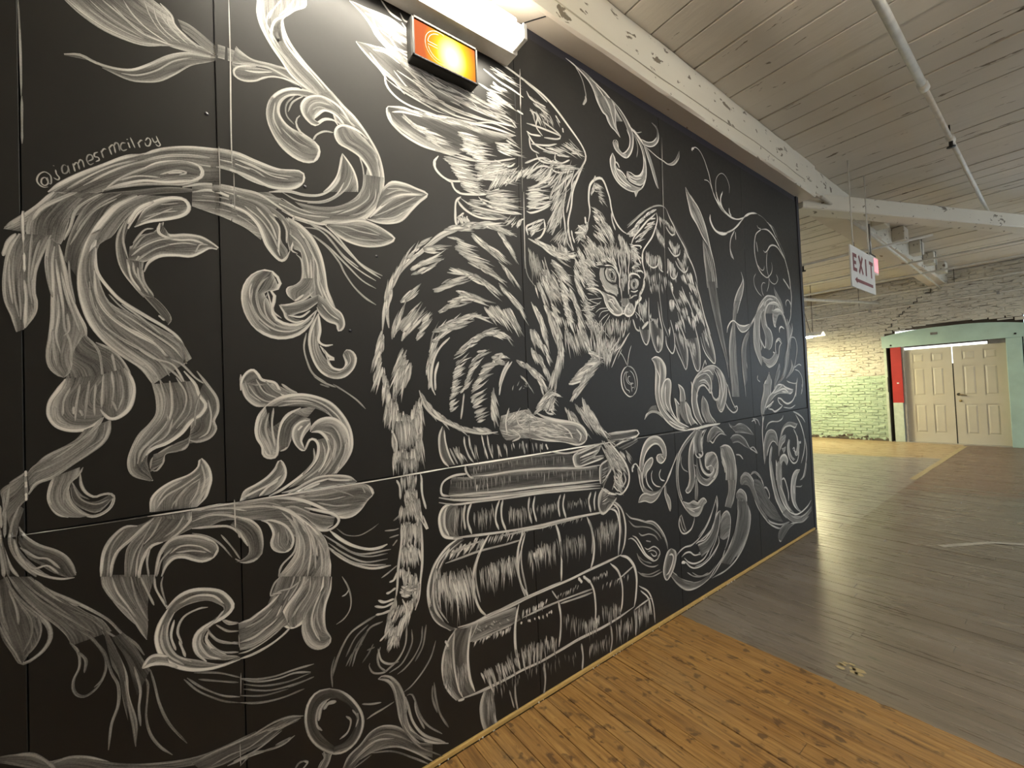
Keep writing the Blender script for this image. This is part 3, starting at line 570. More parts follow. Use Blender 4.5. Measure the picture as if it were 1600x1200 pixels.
MURAL = r'''
#painted_lettering
L|2.69|0.55|-327,2104 -4,12 -7,-5 -1,-12 6,-5 6,8 -1,16
L|2.69|0.55|-327,2104 5,-3 1,12 -2,12 -10,6 -10,-10 -4,-16 4,-11 8,-5 8,3
L|2.74|0.55|-313,2143 2,-12 5,-8 -3,-7 -8,4
L|2.73|0.55|-316,2153 0,-1
L|2.76|0.55|-291,2158 -6,3 -4,-10 2,-13 6,1 4,10 -1,12 4,-21
L|2.79|0.55|-280,2170 4,-22
L|2.8|0.55|-279,2163 5,11 4,-3 3,-15
L|2.81|0.55|-270,2171 4,13 5,-3 3,-16
L|2.83|0.55|-252,2183 11,11 -2,10 -7,-2 -3,-14 6,-12 8,7
L|2.86|0.55|-230,2217 -7,-6 0,-9 7,0 2,-7 -7,-7
L|2.88|0.55|-224,2224 5,-21
L|2.88|0.55|-224,2217 6,13 5,0
L|2.9|0.55|-208,2239 6,-21
L|2.91|0.55|-208,2234 7,13 4,-3 3,-19
L|2.93|0.55|-197,2244 3,11 6,-1 3,-20
L|2.94|0.55|-172,2262 -8,-3 -3,-13 5,-8 9,7
L|2.96|0.55|-167,2266 4,-16
L|2.96|0.55|-169,2275 1,-2
L|2.98|0.55|-162,2282 10,-28
L|3|0.55|-145,2273 4,-15
L|3|0.55|-146,2268 7,13 4,0
L|3.03|0.55|-129,2283 6,11 6,-7 -3,-15 -7,-3 -3,9
L|3.05|0.55|-114,2297 6,-12 7,8
L|3.07|0.55|-104,2306 5,-15 4,-9 -5,-6 -6,5
#painted_leaf_scroll
F|0.4|0.202|0.3|-379,1989 57,91 62,69 92,74 117,46 105,27|-310,2022 49,56 65,43 83,32 91,21 74,7
F|0.3|0.158|0.2|-310,2030 74,63 81,35 87,33 95,9|-299,2007 63,50 66,40 57,29 91,31
F|0.6|0.216|0.55|-291,2622 30,-25 45,-23 54,-7 42,6 52,25 55,10 61,5|-103,2724 30,-19 18,-31 19,-15 31,-21 29,-7 25,-11
L|5.52|0.6|-285,2625 31,-22 41,-18 51,-8 35,2 59,20
L|5.6|0.6|-215,2663 40,-26 41,-27 44,-6 38,1
L|5.83|0.6|-88,2722 26,-24 7,-24 23,-24 35,-24
L|3.59|0.5|-171,2687 20,-32 32,-28 48,-21
L|3.65|0.5|-125,2712 14,-42 21,-33 30,-21
L|3.5|0.5|-254,2628 38,-21 47,-14 42,-4
L|3.7|0.5|-88,2702 7,-26 22,-24 38,-27
L|3.51|0.5|-241,2649 29,-22 43,-20 42,-13
L|3.52|0.5|-195,2660 34,-30 42,-23
L|3.67|0.5|-103,2709 7,-41 21,-29 35,-18
L|3.69|0.5|-74,2695 7,-32 27,-22
F|0.3|0.18|0.3|-47,2694 28,-2 31,-15 37,-24|-36,2664 24,-14 28,-18 37,-9
F|0.7|0.18|0.4|-293,2468 31,12 31,-6 40,2 38,11 39,35 46,45 47,30 69,16|-293,2466 50,7 38,-10 41,-9 35,7 37,19 38,39 40,45 62,41
L|6.52|0.7|-293,2469 31,12 31,-8 40,1 38,13 39,34 46,46 47,30 67,17
L|4.13|0.5|-218,2464 54,-11 35,8 37,19 38,39 40,45 58,38
L|4.12|0.5|-178,2465 35,10 44,34 38,44 47,34
L|4.31|0.5|-68,2598 55,7 62,12
F|0.4|0.216|0.4|54,2660 39,3 35,-5 56,0 73,13 71,-40|53,2615 39,7 68,17 57,8 49,-13 41,-18
F|0.6|0.216|0.5|102,2675 26,-15 56,-2 53,4|91,2614 46,23 37,8 43,2
L|5.8|0.6|104,2679 11,-11 36,-14 57,9 59,6
L|5.94|0.6|91,2617 69,23 47,8 69,-15 31,-8
F|0.5|0.216|0.5|91,2614 36,8 42,13 48,7 59,-15|93,2577 20,-8 36,10 33,22 39,26 65,-8
L|5.23|0.65|160,2636 -46,-20 -18,-22 6,-19 24,-3 32,14 24,21 34,17 40,6 46,-7
L|5.23|0.65|127,2608 32,8 48,21
F|0.8|0.288|0.3|167,2871 3,-49 12,-44 27,-49 29,-38 29,-39 40,-24 48,-16|324,2956 -8,-27 -54,-62 -21,-42 4,-27 24,-40 41,-46 106,-94
F|0.8|0.252|0.8|201,2782 18,-48 39,-46 50,-36 52,-38 55,-39|247,2851 4,-39 19,-43 40,-45 47,-39 43,-37 50,-47
L|7.23|0.85|169,2872 1,-50 12,-44 27,-49 29,-38 29,-39 40,-24 48,-16
L|7.23|0.85|324,2956 -6,-26 -34,-31 -27,-34 -36,-39 -13,-47 6,-36 29,-38
L|7.46|0.85|248,2854 -7,-35 19,-49 50,-52 52,-43 44,-37 39,-33
L|7.39|0.85|241,2825 9,-60 39,-45 52,-42
L|4.78|0.6|189,2883 -1,-57 18,-48 33,-47
L|4.83|0.6|223,2878 -26,-53 3,-61 38,-50 39,-40 62,-45
L|4.82|0.6|243,2912 -26,-48 -15,-42
L|4.91|0.6|284,2935 -21,-41 -31,-45
L|4.99|0.6|269,2752 51,-54 58,-53
L|4.9|0.6|229,2733 49,-53 61,-51
F|0.8|0.288|0.9|350,2616 43,-13 21,-71 58,8 53,-38 4,-75 -23,-133|400,2648 39,-39 46,-33 47,-53 36,-59 17,-72 0,-78
L|9.39|0.85|400,2648 39,-39 46,-33 47,-53 36,-59 17,-72 0,-78
L|5.35|0.55|415,2581 57,-35 53,-57 35,-79 3,-101
L|5.36|0.55|489,2502 35,-52 22,-69 -2,-77
L|5.29|0.55|493,2441 16,-58 3,-87
L|5.28|0.55|438,2571 46,-27
L|5.42|0.55|555,2460 17,-72 0,-77
F|0.8|0.252|0.8|350,2616 -43,0 -52,-18 -45,-38 -23,-60 6,-54 27,-52 39,-33 41,-10 32,12|349,2598 -48,-8 -36,-14 -31,-35 -9,-38 12,-29 24,-20 36,-5 37,-11 15,-31
L|7.92|0.85|350,2616 -43,-1 -52,-19 -40,-37 -22,-45 -1,-57 28,-63 39,-33 41,-10 32,12 16,26 1,30 -21,17 -36,17 -12,19 -2,22 13,21
L|7.73|0.85|296,2594 -42,-22 -25,-33 -6,-37 14,-28 24,-17 36,-8
L|4.5|0.5|275,2580 -26,-39 -1,-41 24,-25
L|4.48|0.5|203,2495 9,-53 33,-40 50,-24
L|4.53|0.5|231,2449 40,-32 51,-12
L|4.55|0.5|306,2593 -37,-38 -16,-41
L|4.43|0.5|214,2533 -6,-59 23,-48
F|0.8|0.288|0.7|404,2601 -44,13 -38,-18 -22,-35 -1,-36 26,-25 21,1|449,2550 -34,19 -34,-1 -28,-16 -17,-25 5,-10 16,-6
L|7.99|0.9|472,2546 -39,48 -39,18 -39,0 -38,-22 -20,-36 7,-33 26,-22 16,5 28,28 34,7 14,-17
L|8.24|0.9|448,2532 -33,30 -40,4 -28,-29 -11,-19
L|4.66|0.6|399,2593 -45,-5 -27,-23 -12,-34
L|4.71|0.6|387,2576 -33,-6 -23,-21
L|5.61|0.6|404,2492 -31,-6 -28,-22 -14,-27
F|0.8|0.252|0.7|419,2521 -7,-33 16,-34 35,-7 36,-17 35,-46 16,-79|430,2519 30,14 41,-14 30,-22 31,-35 9,-87 -2,-65
L|7.71|0.85|532,2510 -36,20 -48,5 -29,-17 -10,-31 14,-29 34,-10 42,-18 35,-46 16,-79
F|0.8|0.216|0.5|433,2422 -10,-52 -13,-46 -26,-44 -23,-24|433,2422 34,-45 16,-45 -1,-44
L|6.36|0.8|433,2422 -10,-52 -13,-46 -26,-44 -23,-24
L|6.54|0.8|433,2422 34,-45 16,-45 2,-44
F|0.5|0.216|0.85|509,2364 -9,-59 -37,-53 -59,-39 -67,-16 -72,0|591,2374 -6,-60 -7,-40 -37,-47 -44,-42 -49,-18 -46,-14 -55,-13
L|9.44|0.9|587,2328 -8,-54 -38,-47 -45,-48 -36,-7 -58,-16 -45,-19 -43,0 -51,6 -39,13
L|5.26|0.6|557,2320 -8,-47 -39,-53 -61,-33
L|5.04|0.6|531,2313 -7,-40 -50,-49 -71,-41 -67,-21 -72,1
L|5.22|0.6|500,2305 -13,-41 -48,-36
L|5.36|0.6|569,2310 -14,-48 -46,-55
L|5|0.6|466,2345 -25,-56 -65,-64 -70,-23
L|4.94|0.6|225,2221 50,-16 74,13 56,38 31,56
L|8.03|0.75|187,2211 58,18 51,0 48,11 39,28 30,44 12,46
F|0.3|0.252|0.5|86,2185 72,3 66,-32 49,-8 74,-7|187,2211 38,-18 70,-17 108,13 59,32
L|4.64|0.55|225,2199 59,-26 74,0 80,36
L|4.52|0.55|163,2194 61,-18 70,-18 86,8
F|0.85|0.216|0.6|583,2327 40,37 48,6 55,-5 51,-11|540,2201 34,53 67,62 85,28 51,10
F|0.6|0.216|0.85|540,2201 34,53 67,62 85,28 51,10|515,2189 69,3 67,24 51,61 75,77
L|8.59|0.9|583,2327 40,38 55,7 48,-7 51,-11 -38,-41 -37,-43 -44,-53 -48,-23 -52,-8 -49,5
L|8.3|0.9|528,2198 45,52 68,62 56,21 57,11
L|4.91|0.6|547,2209 65,41 70,49 43,31
L|4.82|0.6|574,2254 53,45 56,24
L|4.8|0.6|553,2198 72,22 48,37
L|4.88|0.6|602,2332 54,14 55,-2
L|4.86|0.6|595,2304 54,34 55,7
F|0.9|0.216|0.85|363,2141 56,15 71,22 49,-2 44,-17 38,-25|368,2139 33,-29 45,-21 59,-8 63,14 55,40
L|8.16|0.9|363,2139 56,16 71,24 43,-3 50,-17 40,-21 -9,-18 -46,-25 -63,-13 -59,7 -45,21 -38,25
L|4.56|0.6|379,2136 57,6 59,-7 68,1
L|4.6|0.6|401,2128 57,-19 60,-1 64,12
L|4.59|0.6|448,2156 60,0 62,-16
L|6.94|0.7|263,2134 62,-7 48,-16 44,-40 50,-46 48,-30 55,-20
L|7.01|0.7|363,2135 38,-31 44,-52 46,-48 72,-40
L|5.7|0.6|293,2112 53,-1 42,-39 44,-53 58,-40 54,-27
L|5.69|0.6|324,2089 53,-37 55,-51 57,-53 54,-27
L|5.68|0.6|304,2132 63,-34 54,-62 57,-40
L|6.3|0.55|313,2093 53,-37 43,-52 16,-34 33,-50 41,-39 42,-24
F|0.8|0.216|0.4|-319,2081 37,44 60,54 47,40 43,26 44,27 61,24 73,17 43,9|-298,2086 50,49 46,36 51,34 54,28 61,21 81,4 43,7
L|7.65|0.8|-327,2078 23,28 37,37 45,38 47,38 35,20
L|8.45|0.8|-133,2241 44,30 62,24 73,17 43,8
L|4.35|0.55|-292,2096 44,48 46,41 55,35
L|4.49|0.55|-261,2113 59,58 62,46 81,42 101,24
L|4.91|0.55|-40,2250 40,0 45,5 43,5
L|4.77|0.55|-133,2224 52,31 61,19 62,9
L|4.5|0.55|-223,2105 34,46 56,49 59,32
F|0.5|0.18|0.5|-223,2105 41,53 42,35 43,33 57,24 36,-7|-223,2105 40,25 49,27 55,20 50,14 28,23
L|7.99|0.85|-140,2193 43,34 50,18 39,2 14,-16 -7,-22 -28,-18 -54,-20 -51,-9 -49,-25 -40,-27
L|4.7|0.7|-82,2200 38,12
L|4.73|0.7|-97,2191 38,23 26,1 -19,-13
L|4.47|0.7|-189,2147 41,25 51,10
L|4.49|0.7|-5,2197 -48,-25 -81,-20 -69,-32
F|0.75|0.216|0.75|46,2313 48,2 58,-9 66,-8 60,12 18,-7|49,2254 43,-3 40,-16 55,-7 59,10 46,35
L|8.48|0.85|48,2313 46,5 58,-12 66,-9 60,13 19,-8 -5,-29 -26,-27 -40,-13 -39,-2 -37,12 -45,11 -56,0
L|4.37|0.6|97,2295 54,-11 47,-14 49,2
L|4.27|0.6|106,2276 36,0 36,-17
L|4.35|0.6|84,2296 58,-4 46,-14 79,6
L|4.17|0.6|50,2280 38,1 45,-8
F|0.5|0.216|0.6|-21,2183 69,13 56,5 54,-2 67,0|-23,2112 69,-15 38,-12 35,-14 40,-30
L|7.25|0.7|-45,2166 48,23 45,8 56,1 54,-2 56,-28 39,-19
L|7.35|0.7|-21,2157 48,18 59,-11 53,-3 46,-22 58,-15 49,-29
L|4.15|0.5|-22,2132 61,10 55,-13 53,-15
L|4.21|0.5|2,2153 58,5 61,-12 54,-20
L|4.19|0.5|17,2116 51,2 47,-16 40,-29
L|4.2|0.5|60,2179 57,-7 54,-25
F|0.85|0.216|0.4|51,2140 34,-4 35,-12 31,-31 13,-29 13,-36 19,-30 23,-18|104,2174 54,-3 36,-30 19,-46 8,-48 19,-30 -16,-31 -5,-6
F|0.5|0.252|0.7|158,2171 46,-16 34,-26 19,-36 4,-39 -1,-23|195,2147 28,-33 13,-36 4,-39 5,-22 -3,-6
L|8.57|0.9|51,2141 34,-5 35,-12 31,-31 13,-31 13,-37 23,-32 19,-13 15,13 11,24
L|5.93|0.7|238,2134 24,-34 -1,-40 -11,-36 20,-11
L|5.81|0.7|185,2134 28,-33 1,-44 -4,-40 5,-21
L|5.88|0.7|223,2125 14,-36 -1,-45
L|5.76|0.7|116,2145 45,-33 32,-48 17,-47
L|5.76|0.7|148,2152 41,-51 18,-51
L|5.92|0.7|263,2146 -11,-43 4,-38
F|0.9|0.324|0.8|243,2133 40,-23 30,-35 25,-47 14,-57 7,-46 2,-35|260,2026 20,-8 4,-51 -1,-34 9,-39 15,-27 25,-26
L|9.2|0.9|243,2135 40,-22 35,-36 25,-54 12,-57 6,-64 15,-45 16,-34
L|6.06|0.7|272,2102 35,-51 14,-55 -2,-64 4,-58
L|5.9|0.7|265,2010 17,-20 1,-57 -16,-31 -31,-15 0,-22 19,-20
L|6.08|0.7|292,2072 30,-59 14,-56 4,-57
L|6.01|0.7|246,2080 35,-33 19,-55 3,-62
L|6.07|0.7|302,2050 29,-64 4,-75 24,-68
L|6.01|0.7|311,2000 0,-81 -25,-54
F|0.8|0.288|0.5|283,1927 -21,-23 -26,-17 0,-22 19,-20|319,1932 -6,-36 -17,-30 -21,-25 -20,-2
F|0.8|0.252|0.8|334,1876 -48,-28 -41,-16 -37,-6 16,-23 5,-22 29,-15|333,1847 -38,-33 -31,-14 -20,-12 9,-11 31,2 -1,-17
L|5.89|0.8|255,1845 10,6 21,19
L|5.94|0.8|215,1824 30,8 41,21 32,32
L|5.78|0.8|208,1826 14,-24 7,-21 29,-12 36,11
L|5.89|0.8|234,1792 40,-2 31,25
F|0.85|0.216|0.8|283,1740 -41,-19 -39,-8 -38,9 -36,30 -21,46 -5,47 7,38 19,34 32,20|316,1805 -43,-43 -40,-9 -29,21 -18,31 -9,32 -13,20 14,13 29,14 -18,53
L|8.5|0.95|326,1817 -22,-48 -42,-42 -50,-15 -42,8 -36,27 -24,46 -7,52 9,41 21,32 33,20 28,-4 18,-27 -5,-23 -24,-14 14,-20 -11,-34 9,-38 38,-19 45,9 48,49
L|5|0.6|294,1763 -52,-26 -48,3 -41,30 -22,41 -8,52 14,39 33,21
L|5.05|0.6|278,1756 -45,-8 -48,13 -27,31 -13,42 1,37
L|5.08|0.6|315,1793 -57,-44 -54,3 -33,30 -8,48 10,28
L|5.01|0.6|118,1831 21,-57 41,-40
L|5.03|0.6|179,1919 -23,-25 -15,-45 12,-58 41,-40
L|4.27|0.6|174,1869 8,-37 9,-32 23,-20
L|4.16|0.6|132,1875 -5,-54 21,-57
F|0.9|0.288|0.8|334,1876 31,-20 27,-27 22,-28 5,-30 -18,-22|326,1817 21,-27 33,-10 19,-10 2,-21
L|6.84|0.9|340,1923 15,-45 21,-39 33,-27 10,-35 -7,-21 -14,-7 -5,23 -30,10 -26,24 -10,23
L|4.29|0.6|343,1842 26,-33 33,-21
L|4.3|0.6|349,1866 26,-39 33,-33
F|0.9|0.36|0.5|304,1752 -7,-52 9,-56 25,-46 37,-23 39,2 35,27 13,42 -11,24 -17,6|331,1806 -2,-70 -1,-40 15,-40 26,-35 27,-17 24,18 -5,30 -3,11 9,10
L|8.02|0.95|331,1806 -25,-59 -7,-52 12,-57 25,-43 37,-20 40,4 32,31 11,36 -12,24 -20,6 -12,-19
L|7.8|0.95|331,1806 4,-58 -6,-41 21,-16 27,4
L|7.91|0.95|333,1690 26,-34 22,-14 -22,-3 15,-29 34,-6 15,24 -11,29
L|4.52|0.6|319,1724 3,-57 25,-52 38,-23 40,18
L|4.47|0.6|314,1753 -2,-75 19,-57
L|4.55|0.6|344,1679 20,-52
L|4.68|0.6|432,1664 5,-30 -24,-30
L|5.3|0.5|290,1734 -9,-51 9,-51 19,-45 47,-35
L|5.39|0.5|309,1581 31,-23 43,-19
L|4.83|0.35|329,1552 32,-12
L|5|0.35|373,1551 43,-30 40,-32 31,-35
F|0.7|0.216|0.3|-310,2083 -23,-32 -29,-41 -23,-26 -21,-21|-223,2101 -32,-31 -25,-28 -13,-34 -6,-36 -21,-13
F|0.55|0.252|0.5|-316,2081 -26,-41 -20,-34 -6,-44 10,-31|-261,2078 -22,-41 -10,-51 -13,-46 -14,15
L|7.67|0.7|-316,2081 -26,-39 -29,-38 -33,-38
L|7.98|0.7|-357,1994 18,38 35,35 31,25
L|7.53|0.7|-385,1955 -14,-28 -8,-34
L|5.77|0.65|-223,2101 -32,-31 -22,-32 -10,-46 -12,-38
L|5.46|0.65|-371,2017 -3,-35 3,-54 0,-79
F|0.55|0.216|0.55|-379,1956 -14,-32 -10,-51 -2,-49 2,-45 11,-40 6,-39|-326,1962 -12,-36 -12,-53 -3,-55 1,-51 -13,-39 -9,-21
L|5.97|0.65|-379,1956 -16,-40 -8,-47 -3,-45 3,-45 11,-40 6,-39
L|6.13|0.65|-323,1963 -15,-46 -15,-57 -3,-51 4,-29 -3,-30 -17,-39
L|6.07|0.65|-372,1836 3,-41 -1,-38 -2,-46
L|4.3|0.45|-385,1926 -6,-63 2,-66 7,-57
L|4.36|0.45|-357,1965 -4,-64 -3,-68 5,-58
L|4.28|0.45|-396,1895 -1,-66 5,-57
L|4.32|0.45|-375,1890 -6,-59 2,-58 0,-41
L|4.4|0.45|-343,1946 -11,-53 -7,-60
L|3.57|0.35|-375,2576 2,-85 1,-85 0,-85
L|3.54|0.35|-371,2321 -1,-127
F|0.6|0.288|0.5|-326,1954 -9,-49 1,-51 9,-55 3,-51 -4,-51 -6,-47 2,-34 12,-21 14,-13|-309,1940 9,-51 5,-52 9,-51 14,-38 12,-43 -6,-9 -19,-45 -4,-43 -15,-26
F|0.4|0.216|0.4|-287,1782 15,-38 12,-48 18,-21 32,-22 26,-26 16,-51|-291,1703 3,-39 -4,-43 -12,-56
L|6.63|0.7|-317,1934 -5,-44 1,-52 -1,-60 -1,-42 -4,-43 -6,-43 2,-34 11,-21 16,-11 12,15
L|6.84|0.7|-309,1940 10,-64 7,-56 14,-55 15,-43 3,-26
L|4.94|0.55|-315,1900 5,-60 6,-60 2,-60 11,-43 3,-52
L|4.89|0.55|-332,1905 2,-59 8,-50
L|5|0.55|-306,1866 11,-68 14,-59 9,-35
L|4.87|0.55|-323,1710 2,-60 6,-42
L|4.96|0.55|-296,1755 3,-43 -10,-18
L|4.89|0.55|-313,1805 2,-51 -6,-61 8,-47
L|5.22|0.55|-242,1679 32,-21 23,-32 16,-41
L|5.1|0.55|-260,1696 24,-43 6,-67 0,-22
L|5.17|0.55|-210,1649 6,-41 6,-45
F|0.4|0.13|0.4|-223,2101 -35,-45 -20,-49 -15,-56 -7,-49|-149,2115 -48,-40 -27,-52 -26,-46 -13,-34 -7,-45 0,-53
L|4.13|0.45|-272,1982 -9,-24 -7,-37
L|4.18|0.45|-193,2094 -43,-42 -26,-46 -26,-63
L|4.09|0.45|-280,1782 -9,61 -2,56
L|4.19|0.45|-183,2111 -47,-44 -32,-48 -13,-33
F|0.85|0.324|0.5|-142,2117 -41,-34 -28,-34 -20,-36 -19,-40 -13,-47 -9,-55 1,-53 12,-56 18,-52 25,-39 39,-40 34,-32 20,-38|-49,2135 -64,-30 -40,-34 -28,-43 -24,-47 -26,-27 -7,-47 2,-22 9,-53 19,-43 50,-28 53,-34 47,-36 26,-53
L|10.3|0.85|-149,2113 -41,-36 -27,-43 -23,-46 -17,-48 -11,-55 -3,-49 6,-52 15,-52 25,-43 35,-40 40,-36 27,-52
L|10.4|0.85|-238,1966 -13,-56 -7,-46 3,-53 9,-25
L|7.33|0.8|-238,1943 -1,-45 6,-30 19,-34 26,-34 48,-37 49,-35 30,-32 14,-43 3,-25
L|7.25|0.8|-242,1880 2,-58 13,-44 25,-34 43,-38 46,-31 28,-38 41,-14
L|7.63|0.8|-80,1705 22,-23 11,-39 -5,-25
L|4.75|0.6|-252,1847 3,-53 21,-61 39,-43 47,-35 38,-32
L|4.79|0.6|-240,1813 25,-52 40,-38 34,-21 38,-36
L|4.92|0.6|-208,1780 43,-33 41,-35 47,-41 22,-33
L|4.85|0.6|-240,1786 12,-53 32,-34 47,-35 42,-37 21,-42
L|4.87|0.6|-228,1715 45,-52 47,-45 35,-57
L|4.88|0.6|-188,1791 47,-42 39,-41
L|5.01|0.6|-163,1673 42,-36 43,-19 29,-58
L|5.12|0.6|-85,1637 30,-19 30,-39 23,-20
L|4.91|0.6|-143,1618 28,-38
L|5.02|0.6|-107,1627 36,-38 18,-29
L|3.71|0.5|-252,1829 9,-52 18,-34
L|3.82|0.5|-214,1816 26,-34 40,-34
L|3.87|0.5|-202,1763 44,-43 38,-31
F|0.45|0.13|0.3|-69,2126 -59,-25 -32,-41 -21,-37 -11,-44 0,-51 15,-53 27,-43 31,-44 32,-45|-99,2108 -47,-49 -25,-48 -8,-48 6,-50 20,-53 28,-34 28,-31 18,-37 -8,-20
L|4.38|0.6|-50,2130 -63,-25 -40,-38 -21,-38 -8,-52 10,-55
L|4.33|0.6|-177,2033 -16,-49 -1,-56 11,-44 26,-43 17,-26
L|4.53|0.6|-118,1817 25,-31 12,-28 -6,-20
L|4.5|0.6|-108,1765 14,-15
F|0.9|0.216|0.7|-150,2039 15,37 29,31 34,18 30,5|-157,2019 39,25 37,15 30,16 20,30
L|7.85|0.9|-171,2011 18,46 29,38 40,27 38,8 15,-15 -2,-21 -18,-19 -34,-17 -40,-16 -32,-23
L|7.4|0.9|-171,2025 22,47 36,33
L|3.79|0.5|-136,2052 37,22 41,15
L|3.76|0.5|-143,2036 29,25 45,35
L|3.88|0.5|-99,2099 45,15
F|0.8|0.216|0.8|-168,1960 31,20 37,31 22,-3 38,10 35,2 24,-11 23,-19|-173,1913 35,6 36,27 38,6 34,3 20,14 21,18 31,3
F|0.6|0.216|0.6|-165,1952 14,40 36,21 15,27 8,7|-162,1952 32,25 29,20 23,9 -18,35
L|6.92|0.85|-92,2047 -5,-25 19,-12 38,9 35,1 24,-11 23,-19 -23,-1 -25,-20 -24,-15 -34,-2 -38,-9 -25,-23 -11,-30
L|6.69|0.85|-100,2043 -4,-28 18,-13 30,-2 31,6 28,-5
L|4.03|0.6|-165,1933 28,33 36,26 38,12
L|4.04|0.6|-159,1915 29,33 36,26 46,18 35,1
L|4.21|0.6|-18,1967 13,28 20,3
L|3.93|0.6|-155,1921 7,15
L|3.96|0.6|-162,1952 25,43 29,20
L|3.99|0.6|-152,1921 36,39 37,21
L|3.96|0.6|-161,1971 25,43 21,9
F|0.5|0.252|0.5|-176,1922 3,-37 10,-26 20,-35 21,-8|-138,1919 -4,-39 10,-32 14,-26 0,-8
L|4.9|0.6|-162,1915 3,-28 13,-26 17,-36
L|4.91|0.6|-142,1899 3,-37 21,-40
L|4.85|0.6|-173,1913 7,-45 20,-35
L|4.89|0.6|-152,1902 3,-32 13,-27
F|0.75|0.252|0.3|-304,1578 -6,-26 -18,-29 -5,-29 4,-25 18,-23 23,-6 25,2 25,20|-230,1590 -1,-35 0,-36 0,-27 3,-13 -4,-4
F|0.4|0.252|0.8|-230,1590 -1,-35 0,-36 -4,-26 16,-26|-184,1608 16,-37 0,-45 -11,-37 -20,-21 -17,-2
L|7.46|0.85|-301,1578 -12,-26 -15,-29 -5,-25 2,-21 11,-22 20,-13 24,-3 22,7 22,24
L|7.96|0.85|-177,1599 11,-41 -2,-37 -11,-32 -20,-20 -17,-3 -12,13 -7,14
L|5.08|0.55|-227,1590 -4,-53 -2,-40
L|4.89|0.55|-292,1556 -13,-34 -3,-42
L|4.95|0.55|-274,1564 -7,-51 -3,-48
L|5|0.55|-256,1573 -6,-53 -4,-52
L|5.04|0.55|-243,1564 -4,-53 0,-35
L|5.15|0.55|-211,1599 3,-54 -7,-53
L|5.2|0.55|-194,1590 6,-55 -11,-44
L|4.84|0.55|-322,1506 5,-38 23,-17
L|4.92|0.55|-287,1504 0,-21
L|4.97|0.55|-275,1495 6,-18
L|5.15|0.55|-212,1518 10,-32
F|0.4|0.324|0.5|-267,1440 -18,-26 -27,-19 -23,-22 -26,-18 -11,-18|-216,1463 -4,-34 -13,-29 -25,-24 -34,-26 -30,-25 -28,-17 -17,-21
L|6.62|0.6|-229,1472 -16,-27 -25,-28 -36,-22 -29,-18 -20,-18
L|6.65|0.6|-216,1463 -4,-34 -13,-29 -25,-24 -34,-26 -35,-29 -29,-12 -14,-26
L|3.99|0.45|-238,1449 -20,-42 -37,-35 -41,-24 -28,-13
L|4.13|0.45|-226,1457 -7,-44 -37,-31
L|4|0.45|-257,1433 -37,-40 -36,-29
F|0.4|0.324|0.6|-325,1321 -8,-28 -2,-37 12,-27 20,-17 24,-7|-277,1340 -3,-26 -13,-11 -6,-28 3,-26 14,-24 22,-18 25,0
L|5.61|0.65|-327,1317 -8,-36 1,-25 14,-32 20,-14
L|5.99|0.65|-299,1283 3,-30 14,-26 22,-22 21,0 20,16 7,25 -7,12 -16,1 -15,-4 -16,14 -9,23 -2,30
F|0.3|0.144|0.5|-292,1308 8,-36 18,-25 22,-4 25,13|-296,1287 6,-39 24,-27 24,-9 30,34
L|3.56|0.5|-293,1303 15,-36 18,-17
L|3.53|0.5|-271,1339 -9,-20 -16,-19 -12,-24 0,-33
L|3.61|0.5|-290,1290 15,-37 27,-18 26,8
F|0.4|0.216|0.4|-375,1341 -16,-18 -19,-13 -8,-10|-374,1268 -10,-11 -5,-23 -9,-46 3,-33
L|5.04|0.4|-373,1341 -15,-14 -14,-10
L|5.07|0.4|-375,1337 2,-70
L|4.96|0.4|-413,1295 3,-49 -1,-63
L|4.97|0.4|-402,1309 -6,-47 -10,-38
L|4.93|0.4|-418,1264 2,-56
F|0.5|0.252|0.3|-386,1258 -11,-34 -5,-39 4,-33 15,-40 25,-36|-378,1248 -9,-39 -3,-43 10,-31 19,-33 22,-31
L|5.39|0.5|-386,1258 -11,-38 -5,-39 4,-33 15,-36 25,-40
L|5.37|0.5|-419,1185 8,-38 12,-43 11,-23
L|5.48|0.5|-395,1175 10,-47 24,-39 28,-24
F|0.45|0.144|0.35|-387,1205 8,-22 24,-30 34,-25 20,-26 14,-46|-387,1165 15,-40 22,-26 23,-27 28,-21
L|4.75|0.45|-387,1205 8,-22 24,-30 34,-25 20,-26 14,-42
L|4.7|0.45|-385,1153 27,-32 20,-9 22,-31
L|4.7|0.45|-377,1118 16,-24 22,1 20,-26
L|4.75|0.45|-372,1097 22,-23 34,-20 26,-4
L|6.17|0.35|-421,1217 5,-49 7,-41 5,-41
L|6.15|0.35|-419,1169 5,-49 2,-32
F|0.324|0.13|0.36|-422,1079 -1,-66 7,-50 10,-43 11,-31 11,-25|-407,1087 13,-44 16,-37 16,-26 8,-43 -3,-27 -27,-46
L|7.17|0.396|-412,1088 15,-44 19,-38 21,-32 17,-30 5,-31 -9,-25 -17,-17 -23,-7 -14,34 -15,41 -8,34
L|4.6|0.288|-357,974 5,-38 -8,-33 -20,-25
L|4.48|0.288|-420,1051 5,-60 10,-43
L|4.59|0.288|-389,1017 19,-46 2,-41 -14,-39
L|4.54|0.288|-404,1054 12,-52 3,-40
F|0.216|0.156|0.36|-404,1086 23,-59 30,-51 25,-33 23,-46 5,-23|-367,1075 28,-45 37,-37 32,-40 31,-32 18,-37
L|5.54|0.36|-404,1086 23,-55 27,-48 25,-37 23,-39 8,-28
L|5.85|0.36|-372,1076 33,-44 37,-35 38,-38 37,-43 25,-44 29,-42 18,-38
L|5.64|0.36|-361,1065 30,-50 29,-30 20,-11
L|3.85|0.252|-388,1081 29,-49 33,-44 32,-44
L|3.88|0.252|-340,997 28,-47 23,-37
L|3.87|0.252|-378,1054 27,-45 34,-44 29,-35 36,-43
L|4.02|0.252|-303,972 39,-38 27,-40 35,-44
